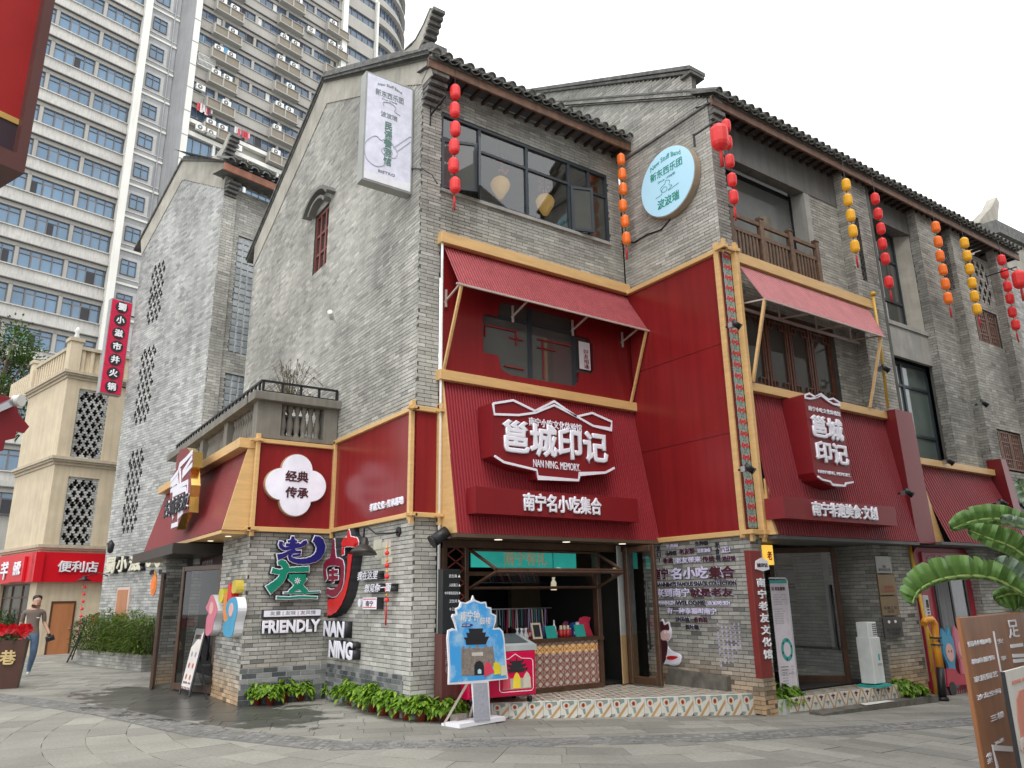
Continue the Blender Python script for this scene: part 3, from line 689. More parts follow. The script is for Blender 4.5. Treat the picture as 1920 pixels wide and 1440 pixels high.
# ================================================================ protruding shop row (right)
H2 = T('brick_shop_house', 'long grey brick house with lantern strings under its tiled eave, right of the corner house', 'house', (UX, UY, 0))
fU = FX(UX); f2 = FY(UY); f2b = FY(UY + .2)
def wz(rn, p):   # lower courses a bit paler
    return rn.random()
gU = [(-7.6, 7.1), (-9.93, 7.1), (-9.93, 9.9), (-13.0, 11.9), (-13.1, 13.5), (-12.65, 13.4), (-7.9, 10.85), (-7.9, 10.4), (-7.6, 10.2)]
brickwall(fU, [gU], H2, brickG, npart=60, seed=21, wallname='side_gable')
brickwall(fU, [rect(-9.93, -.1, -7.6, 2.5)], H2, brickW, npart=110, seed=22, bl=.22, wallname='ground_floor_side')
mb = MB(); goldz = MB()
slopebar(mb, fU, (-7.88, 10.86), (-13.1, 13.62), 0, .06, -.3, .06); slopebar(mb, fU, (-7.84, 10.92), (-13.1, 13.68), 0, .08, -.33, .09)
mb.box(fU, -8.1, -7.84, 10.85, 10.9, -.3, .08); mb.box(fU, -9.93, -7.55, 10.02, 10.06, -.05, .04)
slopebar(mb, fU, (-7.36, 10.14), (-7.9, 10.42), 0, .06, -.3, .07); mb.build('parapet_coping', darkcop, H2)
for i in range(3): MB().box(WORLD, UX + .005, UX + .3, UY - .045 * (i + 1), UY, 9.62 + .1 * i, 9.7 + .1 * i).build('corbel', darkcop, H2)
MB().prism(fU, [(-7.59, 9.9), (-7.47, 9.93), (-7.44, 10.12), (-7.59, 10.22)], -.22, -.01).build('gable_return', M('grey_render', (.24, .235, .22), .9, var=.2, sc=20), H2)
# front piers and walls (plane, x0, x1, z0, z1, holes)
EVE2 = 10.08
brickwall(f2, [rect(UX, 7.15, UX + .32, EVE2)], H2, brickA, npart=16, seed=31, wallname='corner_pier', depth=.3)
brickwall(f2, [rect(UX, -.15, UX + .26, 2.5)], H2, brickW, npart=22, seed=32, wallname='corner_pier')
brickwall(f2b, [rect(9.9, 4.85, 13.75, 7.2), rect(10.3, 4.9, 13.0, 6.45)], H2, brickA, npart=20, seed=33)
brickwall(f2b, [rect(12.75, 7.1, 13.75, EVE2)], H2, brickA, seed=34)
MB().box(f2b, 12.6, 12.76, 7.1, EVE2, -.35, .01).build('concrete_jamb', concrete, H2)
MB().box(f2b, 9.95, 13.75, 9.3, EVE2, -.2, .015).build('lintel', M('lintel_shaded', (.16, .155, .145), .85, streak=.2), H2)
slot = rect(13.98, 7.65, 14.16, 9.1)
brickwall(f2, [rect(13.75, 4.8, 14.6, EVE2), slot], H2, brickA, seed=35, npart=10, wallname='pilaster', depth=.26)
brickwall(f2, [rect(12.98, -.3, 14.12, 2.5)], H2, brickW, npart=40, seed=36, wallname='ground_pier', depth=.26)
brickwall(FX(14.6), [rect(-8.0, 4.1, -7.6, EVE2)], H2, brickA, seed=37)
MB().quad([f2b(14.5, 0), f2b(14.5, 9.7), f2b(14.6, 9.7), f2b(14.6, 0)]).build('jamb_strip', concrete, H2)
MB().box(f2b, 14.6, 16.7, 6.3, 6.98, -.05, .03).build('spandrel', concrete, H2)
MB().box(f2b, 14.6, 16.7, 6.98, 7.07, -.3, .06).build('spandrel_ledge', concrete, H2)
MB().prism(WORLD, [(16.28, 8.2), (16.7, 7.72), (16.7, 8.3)], 7.07, 9.5).build('window_reveal', plaster, H2)
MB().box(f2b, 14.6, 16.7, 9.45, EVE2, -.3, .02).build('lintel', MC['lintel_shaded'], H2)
brickwall(f2, [rect(16.62, -.3, 17.5, EVE2)], H2, brickA, seed=38, wallname='pilaster', depth=.26)
brickwall(f2b, [rect(17.5, 2.4, 18.3, 8.45)], H2, brickA, seed=39)
brickwall(f2, [rect(18.2, 4.0, 18.68, EVE2)], H2, brickA, seed=40, wallname='pilaster', depth=.26)
pg = plus_grid(18.85, 20.4, 8.5, 9.6, .07, .15, 6, 5, 2.4)
brickwall(f2b, [rect(18.68, 2.4, 20.6, 9.75), rect(18.85, 7.35, 20.42, 8.3), rect(18.8, 4.25, 20.4, 5.2)] + pg, H2, brickA, seed=41, bh=.07)
brickwall(f2, [rect(20.5, -.4, 21.15, EVE2)], H2, brickA, seed=42, wallname='pilaster', depth=.5)
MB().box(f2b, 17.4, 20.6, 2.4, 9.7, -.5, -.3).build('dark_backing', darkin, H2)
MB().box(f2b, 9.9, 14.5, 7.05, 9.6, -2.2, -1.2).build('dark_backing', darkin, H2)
eave(H2, 9.6, 21.6, 7.46, 9.94, run=5.3, pitch=.215, sof=7.85)
for x_ in (13.75, 16.62, 18.2, 20.5): brickwall(FX(x_ - .004), [rect(-7.8, 2.5 if x_ < 14 else -.3, -7.6, EVE2)], H2, brickA, bl=.2, seed=int(x_ * 7), depth=.02, wallname='pilaster_side')
# body behind so that the house is solid
MB().box(WORLD, 9.8, 21.0, 8.6, 13.0, 2.6, 9.6).build('inner_body', darkin, H2)
# upper big pane with balustrade
o = winframe(FY(8.15), 9.97, 12.65, 7.15, 9.32, H2, black, [], [], c=0, w=.07, d=.06, g=M('balcony_glass', (.17, .18, .172), .02, var=.3, sc=.6, spec=1.0))  # bright reflection in this pane is put into its paler base colour
wood2 = M('balcony_wood', (.15, .085, .05), .6, var=.35, sc=10, streak=.2)
bal = T('balcony_railing', 'weathered wooden balcony railing below the big pane with one lantern string', 'railing', (9.97, 7.66, 7.2))
mb = MB(); f = FY(7.66)
for x in (9.98, 10.82, 11.68, 12.5):
    MB().bbox(f, x, x + .1, 7.2, 8.12, -.04, .05).build('post', wood2, bal); MB().bbox(f, x - .01, x + .11, 8.12, 8.16, -.05, .06).build('post_cap', wood2, bal)
for z in (7.98, 7.72): MB().box(f, 10.0, 12.55, z, z + .07, -.02, .03).build('rail', wood2, bal)
for k in range(3):
    for i in range(7):
        x = 10.1 + k * .85 + i * .098
        MB().box(f, x, x + .035, 7.2, 7.72, -.01, .025).build('baluster', wood2, bal)
# mid floor: lattice casements
wd = M('lattice_window_wood', (.16, .06, .035), .5, var=.25, sc=8)
def lattice_leaf(fr, a0, a1, b0, b1, parent, mat, c=0.0, dense=False):
    w = .045; q = MB(); q.box(fr, a0, a1, b0, b0 + w, c, c + .05); q.box(fr, a0, a1, b1 - w, b1, c, c + .05); q.box(fr, a0, a0 + w, b0 + w, b1 - w, c, c + .05); q.box(fr, a1 - w, a1, b0 + w, b1 - w, c, c + .05)
    o = q.build('window_leaf', mat, parent)
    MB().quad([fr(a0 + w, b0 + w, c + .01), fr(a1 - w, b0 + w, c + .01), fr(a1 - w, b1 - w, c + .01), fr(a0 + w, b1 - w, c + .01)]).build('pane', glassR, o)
    l = MB(); t = .013; W_ = a1 - a0 - 2 * w; x0 = a0 + w; x1 = a1 - w; y0 = b0 + w; y1 = b1 - w
    hb = lambda p, q_, z: l.box(fr, p, q_, z - t, z + t, c + .02, c + .045)
    vb = lambda x, p, q_: l.box(fr, x - t, x + t, p, q_, c + .021, c + .046)
    if not dense:
        s = W_ / 5
        for (yb, sg) in ((y0, 1), (y1, -1)):
            Y = lambda v: yb + sg * v
            hb(x0, x0 + 1.6 * s, Y(1.9 * s)); hb(x1 - 1.6 * s, x1, Y(1.9 * s)); hb(x0 + .6 * s, x1 - .6 * s, Y(.8 * s))
            for x in (x0 + .7 * s, x0 + 1.6 * s, x1 - 1.6 * s, x1 - .7 * s): vb(x, min(Y(.8 * s), Y(1.9 * s)), max(Y(.8 * s), Y(1.9 * s)))
            vb((x0 + x1) / 2, min(Y(0), Y(.8 * s)), max(Y(0), Y(.8 * s)))
        vb(x0 + .3 * s, y0 + 1.9 * s, y1 - 1.9 * s); vb(x1 - .3 * s, y0 + 1.9 * s, y1 - 1.9 * s)
    else:
        for k in (1, 2, 3): vb(x0 + W_ * k / 4, y0, y1)
        for k in (1, 2, 3, 5, 6, 7): hb(x0 + (W_ / 4 if k % 2 else 0), x1 - (W_ / 4 if k % 2 else 0), y0 + (y1 - y0) * k / 8)
    l.build('lattice', mat, o); return o
fl = FY(7.92)
for i in range(4): lattice_leaf(fl, 10.32 + i * .67, 10.32 + i * .67 + .63, 4.93, 6.42, H2, wd)
MB().box(fl, 10.28, 13.0, 6.42, 6.48, -.02, .06).build('window_head', wd, H2)
f8 = FY(7.88); wl = M('pale_lattice_wood', (.22, .13, .10), .6, var=.2)
for (b0, b1) in ((7.37, 8.28), (4.27, 5.18)):
    for i in range(3): lattice_leaf(f8, 18.86 + i * .52, 18.86 + i * .52 + .49, b0, b1, H2, wl, dense=True)
# big steel windows of the recessed bay
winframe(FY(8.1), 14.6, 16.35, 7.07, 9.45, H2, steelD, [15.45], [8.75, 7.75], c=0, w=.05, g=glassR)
winframe(FY(8.0), 14.6, 16.65, 4.15, 6.28, H2, steelD, [15.6], [5.75, 4.7], c=0, w=.05, g=M('window_glass_green', (.10, .13, .12), .05, var=.3, sc=.6, spec=.9))
# diamond mesh behind the narrow slot and the wide dark opening
meshm = M('mesh_steel', (.06, .06, .06), .5)
def diamond(a0, a1, b0, b1, c, nm):
    q = MB(); s = .14; w = a1 - a0; h = b1 - b0; k = int((w + h) / s) + 1; t = .008
    for i in range(-int(h / s) - 1, k):
        for sg in (1, -1):
            x = a0 + i * s if sg > 0 else a1 - i * s
            P = [(x, b0), (x + sg * h, b1)]
            lo, hi = 0, 1
            xa, xb = sorted((a0, a1))
            d = P[1][0] - P[0][0]; ts = sorted(((xa - P[0][0]) / d, (xb - P[0][0]) / d)); lo = max(0, ts[0]); hi = min(1, ts[1])
            if hi - lo > .02:
                p = (P[0][0] + d * lo, b0 + h * lo); q_ = (P[0][0] + d * hi, b0 + h * hi); q.bar(f2(p[0], p[1], c), f2(q_[0], q_[1], c), t, t * 2)
    q.build(nm, meshm, H2)
diamond(17.52, 18.18, 8.45, 9.6, -.1, 'diamond_mesh'); diamond(13.98, 14.16, 7.65, 9.1, -.03, 'diamond_mesh')
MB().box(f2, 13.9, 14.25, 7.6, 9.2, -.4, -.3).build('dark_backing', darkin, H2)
# big red side panel in three sheets, patterned strip and pale wood frame
zc = [2.52, 4.05, 5.55, 7.12]
for i in range(3): MB().box(fU, -9.85, -7.64, zc[i] + .006, zc[i + 1] - .006, 0, .05).build('red_sheet', redp, H2)
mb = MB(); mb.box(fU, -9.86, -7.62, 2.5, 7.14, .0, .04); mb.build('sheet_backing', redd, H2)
mb = MB(); goldbar(mb, fU, -9.84, -7.55, 7.12, 7.2, .0, .12); goldbar(mb, fU, -9.45, -7.55, 2.44, 2.52, .0, .1); goldbar(mb, fU, -7.68, -7.58, 2.4, 7.3, .03, .13)
goldbar(mb, f2, 9.52, 9.90, 7.14, 7.2, .1, .16); goldbar(mb, f2, 9.52, 9.95, 2.44, 2.52, .1, .16); goldbar(mb, f2, 9.80, 9.88, 2.4, 7.28, .06, .17)
for z in (2.48, 7.17):
    for x in (9.53, 9.84): mb.box(WORLD, x - .05, x + .05, 7.4, 7.62, z - .03, z + .03)
for x in (9.56, 9.84): mb.box(WORLD, x - .03, x + .03, 7.45, 7.5, 2.34, 2.44); mb.box(WORLD, x - .03, x + .03, 7.45, 7.5, 7.2, 7.32)
mb.build('strip_frame', gold, H2)
MB().box(f2, 9.56, 9.82, 2.5, 7.16, -.02, .04).build('strip_backing', redd, H2)
pt_b = M('pattern_teal', (.05, .28, .26), .5); pt_r = M('pattern_red', (.62, .03, .05), .5); pt_g = M('pattern_grey', (.42, .38, .34), .6)
pt_s = M('pattern_light', (.16, .42, .36), .5)
q = MB(); S = .19; F0 = Fr((0, 0, 0), (1, 0, 0), Z_, (0, -1, 0)); q.box(F0, 0, S, 0, S, 0, .01, 0)
def petal(mb, fr, cx, cy, r, c, m, n=4, rot=0, ratio=.55):
    for k in range(n):
        a = rot + 2 * pi * k / n; P = []
        for (t, w) in ((.08, 0), (.45, ratio * .5), (.8, ratio * .5), (1, 0), (.8, -ratio * .5), (.45, -ratio * .5)):
            P.append(fr(cx + r * (t * cos(a) - w * sin(a)), cy + r * (t * sin(a) + w * cos(a)), c))
        mb.add(P, [tuple(range(6))], m)
petal(q, F0, .05, .13, .052, .012, 1, ratio=.8, rot=.3); petal(q, F0, .14, .13, .052, .012, 1, ratio=.8, rot=-.3)
petal(q, F0, .095, .045, .06, .0125, 2, rot=pi / 4, ratio=.45); petal(q, F0, .0, .045, .04, .0125, 3, rot=pi / 4); petal(q, F0, .19, .045, .04, .0125, 3, rot=pi / 4)
q.add([F0(.0, .085, .0115), F0(.19, .085, .0115), F0(.19, .093, .0115), F0(.0, .093, .0115)], [(0, 1, 2, 3)], 3)
me = bpy.data.meshes.new('pattern_tile'); me.from_pydata(q.v, [], q.f)
for k in (pt_g, pt_r, pt_b, pt_s): me.materials.append(k)
me.polygons.foreach_set('material_index', q.m)
L2 = Vector(root_loc(H2))
for i in range(24):
    o = bpy.data.objects.new('pattern_tile', me); COL.objects.link(o); o.parent = H2; o.location = Vector(f2(9.595, 2.55 + i * S, .045)) - L2
# unit 2: awning, ridged panel, beams
mb = MB(); goldbar(mb, f2, 9.9, 13.95, 6.98, 7.17, .0, .14); mb.build('upper_beam', gold, H2)
mb = MB(); goldbar(mb, f2, 9.9, 13.9, 4.74, 4.88, .0, .12); mb.build('middle_beam', gold, H2)
a1 = PY(1655, 620, 7.12); a0 = PY(1436, 562, 7.12)
mb = MB(); corr(mb, (9.92, 7.5, 6.95), (13.85, 7.5, 6.95), (13.5, 7.08, 6.2), (9.95, 7.08, 6.2), .06, .022); mb.build('awning_sheet', pinkc, H2)
mb = MB(); mb.bar((9.95, 7.08, 6.19), (13.5, 7.08, 6.19), .025, .025); mb.bar((9.95, 7.74, 6.3), (13.8, 7.74, 6.3), .03, .05)
for x in (9.98, 11.2, 12.3, 13.4): mb.bar((x, 7.1, 6.2), (x, 7.74, 6.3), .025, .025); mb.bar((x, 7.7, 6.3), (x, 7.7, 6.9), .025, .025)
mb.build('awning_frame', MC['frame_pink_metal'], H2)
for x, x2 in ((9.98, 9.94), (13.4, 13.3)): MB().bar((x, 7.1, 6.19), (x2, 7.46, 4.88), .045, .045).build('awning_strut', gold, H2)
mb = MB(); corr(mb, (9.9, 7.58, 4.74), (13.95, 7.58, 4.74), (14.0, 7.3, 2.44), (9.92, 7.3, 2.44), .065, .024); mb.build('ridged_panel', redc2, H2)
mb = MB(); mb.prism(fU, [(-7.6, 3.1), (-7.6, 2.44), (-7.28, 2.44), (-7.5, 3.3)], -.28, -.22); mb.prism(f2, [(9.9, 3.3), (9.9, 2.44), (10.28, 2.44)], .17, .2); mb.build('panel_cheek', gold, H2)
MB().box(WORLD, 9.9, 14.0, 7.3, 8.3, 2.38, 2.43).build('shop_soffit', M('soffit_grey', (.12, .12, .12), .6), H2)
MB().prism(f2, [(13.9, 4.9), (14.5, 4.9), (14.62, 2.42), (13.98, 2.42)], .0, .28).build('red_fin', redd if False else M('red_fin', (.2, .018, .022), .35, var=.05), H2)
mb = MB(); mb.prism(f2, [(14.52, 3.75), (14.62, 2.44), (15.02, 2.44)], .2, .24); mb.build('panel_cheek', gold, H2)
mb = MB(); goldbar(mb, f2, 14.5, 17.9, 3.95, 4.08, .0, .14); mb.build('middle_beam', gold, H2)
mb = MB(); corr(mb, (14.55, 7.56, 3.95), (17.85, 7.56, 3.95), (18.2, 7.2, 2.46), (14.95, 7.2, 2.46), .1, .03); mb.build('ridged_panel', redc2, H2)
MB().box(WORLD, 14.6, 18.2, 7.2, 8.0, 2.40, 2.45).build('shop_soffit', MC['soffit_grey'], H2)
MB().prism(f2, [(17.88, 4.3), (18.12, 4.3), (18.6, 2.42), (18.2, 2.42)], .0, .3).build('red_fin', MC['red_fin'], H2)
brickwall(f2b, [rect(16.9, -.4, 20.6, 2.5)], H2, brickA, seed=44, wallname='ground_wall')
# shop 2 interior
mb = MB(); X0, X1, Y1 = 9.9, 13.0, 11.5
mb.quad([(X0, 7.9, .12), (X1, 7.9, .12), (X1, Y1, .12), (X0, Y1, .12)]); mb.quad([(X0, Y1, .1), (X1, Y1, .1), (X1, Y1, 2.5), (X0, Y1, 2.5)]); mb.quad([(X0, 7.9, 2.5), (X1, 7.9, 2.5), (X1, Y1, 2.5), (X0, Y1, 2.5)])
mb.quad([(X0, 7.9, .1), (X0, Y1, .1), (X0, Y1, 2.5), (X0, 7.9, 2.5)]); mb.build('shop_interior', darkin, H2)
brickwall(FX(12.98), [rect(-11.5, .1, -7.6, 2.5)], H2, brickA, seed=45, wallname='entrance_side')
MB().box(FX(12.95), -8.6, -8.5, .6, 2.4, 0, .03).build('conduit', M('grey_plastic', (.4, .4, .4), .5), H2)

# ================================================================ single-storey annex on the left
AN = T('brick_annex', 'single-storey brick shop annex with a concrete balustrade, left of the tall corner house', 'house', (3.7, 13.0, 0))
fA = FY(13.0); fS = FX(3.7)
brickwall(fA, [rect(3.7, .55, GX, 2.75)], AN, brickW, npart=110, bl=.22, seed=51)
brickwall(FY(12.988), [rect(3.7, 0, GX, .55)], AN, brickT, mort=mortarL, bl=.24, bh=.079, g=.01, depth=.01, npart=30, seed=52, wallname='plinth')
brickwall(fS, [rect(-14.65, 0, -13.0, 2.75)], AN, brickW, npart=60, bl=.22, seed=53)
brickwall(fS, [rect(-17.9, 0, -17.5, 2.75)], AN, brickW, seed=54, wallname='end_pier', npart=10)
brickwall(FY(17.5), [rect(3.3, 0, 3.7, 2.5)], AN, brickW, seed=55, wallname='end_pier')
brickwall(FX(3.3), [rect(-17.9, 0, -17.5, 2.5)], AN, brickW, seed=56, wallname='end_pier')
MB().box(fA, 3.7, GX, 2.78, 4.22, -.1, .03).build('front_panel', redp, AN)
mb = MB()
goldbar(mb, fA, 3.62, GX - .02, 2.70, 2.78); goldbar(mb, fA, 3.62, GX - .02, 4.20, 4.27); goldbar(mb, fA, 3.66, 3.73, 2.62, 4.35, .03, .1); goldbar(mb, fA, GX - .09, GX - .03, 2.62, 4.35, .03, .1)
goldbar(mb, fS, -13.3, -12.88, 2.70, 2.78)
for z in (2.74, 4.235): mb.box(fA, 3.56, 3.78, z - .02, z + .02, .04, .12); mb.box(WORLD, 3.66, 3.73, 12.82, 13.0, z - .022, z + .022)
mb.build('panel_frame', gold, AN)
MB().box(WORLD, 3.7, GX, 13.0, 20.0, 4.2, 4.3).build('flat_roof', concrete, AN)
MB().box(WORLD, 4.6, GX, 14.6, 20, 0, 4.2).build('inner_wall', darkin, AN)
# long side: beam, sloped red board, soffit
mb = MB(); goldbar(mb, FX(3.62), -20.0, -13.2, 4.10, 4.27, 0, .22); mb.box(WORLD, 3.4, 3.72, 13.0, 13.22, 4.102, 4.268); mb.build('awning_beam', gold, AN)
mb = MB(); corr(mb, (3.6, 20.0, 4.1), (3.6, 13.1, 4.1), (3.24, 13.1, 2.72), (3.24, 20.0, 2.72), .09, -.01); mb.build('sloped_board', M('deep_red_board', (.22, .018, .022), .4, var=.06, streak=.08), AN)
mb = MB(); mb.prism(FY(13.06), [(3.24, 2.72), (3.68, 2.72), (3.68, 4.2), (3.58, 4.2)], 0, .04); mb.build('board_cheek', gold, AN)
MB().box(WORLD, 3.24, 3.9, 13.05, 20.0, 2.66, 2.715).build('awning_soffit', gold, AN)
for y in (13.6, 14.8, 16.0): MB().cyl((3.5, y, 2.652), (3.5, y, 2.661), .05, 10).build('downlight', dl, AN)
bm = MB()
for (z, x) in ((2.58, 2.95), (2.52, 3.0), (2.46, 3.05)): bm.box(WORLD, x, 3.9, 15.2, 19.4, z, z + .03)
bm.box(WORLD, 2.93, 2.98, 15.15, 19.45, 2.44, 2.63); bm.box(WORLD, 2.93, 3.9, 15.12, 15.18, 2.44, 2.63)
bm.build('steel_canopy', M('dark_bronze', (.04, .035, .03), .4, .3), AN)
# balustrade
conD = M('balustrade_concrete', (.21, .195, .165), .85, var=.15, streak=.2, bump=.2)
mb = MB(); mb.box(WORLD, 3.66, GX, 13.0, 13.26, 4.27, 4.37); mb.box(WORLD, 3.66, 3.92, 13.26, 20.0, 4.27, 4.37); mb.build('balustrade_kerb', conD, AN)
mb = MB(); mb.bbox(fA, 3.56, GX + .1, 4.95, 5.1, -.35, .12); mb.box(WORLD, 3.56, 3.98, 13.3, 20.2, 4.95, 5.098); mb.build('balustrade_coping', conD, AN)
for (x, y) in ((3.66, 13.0), (4.86, 13.0), (3.66, 14.95), (3.66, 16.9), (3.66, 18.8)):
    MB().box(WORLD, x, x + (.42 if (x, y) == (3.66, 13.0) else .26), y, y + .26, 4.37, 4.95).build('balustrade_pier', conD, AN)
prof = [(.055, 0), (.055, .04), (.035, .06), (.05, .12), (.062, .2), (.05, .3), (.032, .38), (.03, .44), (.045, .47), (.055, .5), (.055, .58)]
q = MB(); q.lathe((0, 0, 0), prof, 10); bme = q.build('baluster', conD, AN, loc=(0, 0, 0)); bme.location = Vector((4.15, 13.12, 4.37)) - Vector((3.7, 13, 0))
def rep(o, locs):
    L = Vector(root_loc(o.parent)) if o.parent else Vector((0, 0, 0))
    for p in locs: c = o.copy(); COL.objects.link(c); c.location = Vector(p) - L
rep(bme, [(4.15 + .125 * i, 13.12, 4.37) for i in range(1, 6)] + [(3.79, 13.5 + .16 * i, 4.37) for i in range(9)] + [(3.79, 15.35 + .16 * i, 4.37) for i in range(10)] + [(3.79, 17.3 + .16 * i, 4.37) for i in range(9)])
mb = MB(); y = 13.1
mb.bar((3.72, 13.05, 5.33), (5.12, 13.05, 5.33), .04, .035); mb.bar((3.72, 13.05, 5.33), (3.72, 20, 5.33), .04, .035)
for i in range(5): mb.bar((3.74 + i * .34, 13.05, 5.1), (3.74 + i * .34, 13.05, 5.32), .04, .04)
for i in range(28): mb.bar((3.72, 13.2 + i * .25, 5.1), (3.72, 13.2 + i * .25, 5.32), .035, .035)
mb.bar((3.74, 13.05, 5.15), (5.12, 13.05, 5.15), .03, .02); mb.build('iron_railing', black, AN)

# ================================================================ houses of the rotated quarter
B2 = T('lattice_brick_house', 'grey brick gable house with dark plus-shaped openings, behind the annex on the left', 'house', tuple(E1 * 8.92 + E2 * 18.9))
s2 = FS(8.92); t2 = FT(18.9)
H_ = 14.35 / 185
lat = plus_grid(-23.35, -22.25, 9.85, 11.85, H_, .2, 4, 9) + plus_grid(-23.4, -22.2, 6.65, 9.1, H_, .2, 4, 11) + plus_grid(-23.35, -22.2, 3.5, 5.9, H_, .2, 4, 11)
brickwall(s2, [[(-18.9, 0), (-24.1, 0), (-24.3, 12.6), (-21.8, 14.35), (-21.6, 14.3), (-18.9, 12.9)]] + lat, B2, brickB, bl=.26, bh=H_, npart=0, seed=61)
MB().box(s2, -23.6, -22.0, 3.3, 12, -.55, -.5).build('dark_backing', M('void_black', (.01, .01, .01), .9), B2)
mb = MB(); mb.prism(s2, [(-18.9, 12.9), (-21.6, 14.3), (-21.8, 14.35), (-24.3, 12.6), (-24.5, 13.2), (-21.9, 15.1), (-18.72, 13.65)], -.2, .02); mb.build('gable_band', plaster, B2)
mb = MB(); 
for (p, q) in (((-18.6, 13.62), (-21.9, 15.08)), ((-21.9, 15.08), (-24.9, 12.95))): slopebar(mb, s2, p, q, 0, .07, -.3, .07); slopebar(mb, s2, p, q, .07, .2, -.3, .005)
mb.build('gable_coping', darkcop, B2)
mb = MB(); mb.prism(s2, [(-20.0, 14.35), (-19.6, 14.3), (-19.25, 14.42), (-18.95, 14.72), (-18.8, 14.68), (-19.0, 14.35), (-19.35, 14.05)], -.26, .013); mb.build('ridge_horn', plaster, B2)
for i in range(6): MB().box(s2, -19.2 + .075 * i, -19.08 + .075 * i, 14.04 + .105 * i, 14.12 + .105 * i, -.27, .02).build('horn_brick', darkcop, B2)
brickwall(t2, [rect(8.92, 0, 9.32, 13.1)], B2, brickA, bl=.26, bh=H_, seed=62, wallname='corner_pier')
for i in range(4): MB().box(t2, 8.93, 9.28, 12.72 + .1 * i, 12.79 + .1 * i, 0, .06 + .08 * i).build('corbel', darkcop, B2)
t2b = FT(19.0); gb0 = 9.52; gb1 = 10.52
brickwall(t2b, [rect(9.32, 4, 12.5, 13.1), rect(gb0, 8.2, gb1, 11.7), rect(gb0, 4.5, gb1, 7.6)], B2, brickA, bl=.26, bh=H_, seed=63, wallname='front_wall')
MB().box(t2b, gb0, gb1, 7.6, 8.2, -.1, -.03).build('cream_spandrel', cream, B2)
gb = M('glass_block', (.30, .33, .34), .12, var=.25, sc=4, spec=.8); gbj = M('block_joint', (.6, .6, .58), .8)
MB().box(t2b, gb0, gb1, 4.5, 7.6, -.12, -.06).box(t2b, gb0, gb1, 8.2, 11.7, -.12, -.06).build('block_grout', gbj, B2)
q = MB(); q.bbox(t2b, 0, .17, 0, .17, -.01, .02, 0, .02); gm = q.build('glass_block', gb, B2, loc=tuple(t2b(0, 0, 0))); L0 = Vector(root_loc(B2))
first = True
for z0, nz in ((8.22, 18), (4.52, 16)):
    for j in range(nz):
        for i in range(5):
            c = gm if first else gm.copy()
            if not first: COL.objects.link(c)
            first = False; c.location = Vector(t2b(gb0 + .015 + i * .195, z0 + j * .192, -.05)) - L0
# its eave (local copy of the tile row, rotated)
fb = MB(); fb.bbox(FT(18.35), 8.6, 12.6, 13.15, 13.38, -.03, .02); fb.build('fascia_board', M('red_timber', (.26, .10, .055), .6, var=.25, streak=.2), B2)
mb = MB(); o = FT(18.35); mb.quad([o(8.6, 13.4, .05), o(12.6, 13.4, .05), o(12.6, 15.4, -3.6), o(8.6, 15.4, -3.6)]); mb.quad([o(8.6, 13.2, 0), o(12.6, 13.2, 0), o(12.6, 13.3, -.7), o(8.6, 13.3, -.7)]); mb.build('roof_deck', tile_m, B2)
q = MB()
for l in (0.0, .6):
    pass
def ct(fr, cx, cz):
    q = MB(); k = 7; V = []
    for l in (.12, -.6):
        for rr in (.13, .1):
            for j in range(k + 1):
                a = .1 + (pi - .2) * j / k; V.append(fr(cx + rr * cos(a), cz + rr * sin(a) * .9 - l * .5, l))
    K = k + 1; F = []
    for j in range(k): F += [(j, j + 1, 2 * K + j + 1, 2 * K + j), (K + j, K + j + 1, 3 * K + j + 1, 3 * K + j), (j, j + 1, K + j + 1, K + j)]
    q.add(V, F); return q
q = ct(o, 0, 13.5); cm = q.build('cover_tile', tile_m, B2, loc=tuple(o(0, 0, 0))); q = ct(Fr(o.o, o.u, -np.array(o.v), o.n), 0, -13.62); pm = q.build('pan_tile', tile_m, B2, loc=tuple(o(0, 0, 0)))
for i in range(11):
    for k, (src, dx) in enumerate(((cm, 0), (pm, .18))):
        c = src if i == 0 else src.copy()
        if i: COL.objects.link(c)
        c.location = Vector(o(8.75 + i * .36 + dx, 0, 0)) - L0
MB().box(FS(9.5), -26, -19.1, 0, 12.8, -4, -.5).build('inner_body', darkin, B2)

BG = T('cream_rendered_house', 'cream rendered two-storey house with roof terrace and red convenience shop band, far left', 'house', tuple(E1 * 8.55 + E2 * 28.56))
t3 = FT(28.56); s3 = FS(8.55)
LA = PF(s3, 30, 892)[0]          # far end of its left face
l1 = rect(8.98, 6.42, 9.98, 8.9); l0 = rect(9.03, 3.42, 10.03, 5.78)
def faceholes(fr, outer, holes, mat, name, parent, d=.2):
    mb = MB(); zs = sorted(set([p[1] for p in outer] + [p[1] for h in holes for p in h]))
    for a, b in zip(zs[:-1], zs[1:]):
        for x, y in scan([outer] + holes, (a + b) / 2): mb.quad([fr(x, a), fr(y, a), fr(y, b), fr(x, b)])
    for h in holes:
        for i in range(len(h)): p, q = h[i], h[(i + 1) % len(h)]; mb.quad([fr(*p), fr(*q), fr(q[0], q[1], -d), fr(p[0], p[1], -d)])
    return mb.build(name, mat, parent)
faceholes(t3, rect(8.55, 0, 12.5, 9.3), [l1, l0], cream, 'front_wall', BG)
faceholes(s3, rect(LA, 0, -28.56, 9.3), [rect(-32.4, .4, -29.2, 2.25)], cream, 'side_wall', BG)
for l in (l1, l0):
    pp = plus_grid(l[0][0] + .02, l[2][0] - .02, l[0][1] + .05, l[2][1] - .05, (l[2][1] - l[0][1]) / round((l[2][1] - l[0][1]) / .075), .17, 4, 11, l[0][1])
    brickwall(t3.sh(c=-.05), [rect(l[0][0], l[0][1], l[2][0], l[2][1])] + pp, BG, brickB, bl=.24, bh=.075, seed=71, wallname='lattice_wall')
    MB().box(t3, l[0][0], l[2][0], l[0][1], l[2][1], -.5, -.45).build('dark_backing', MC['void_black'], BG)
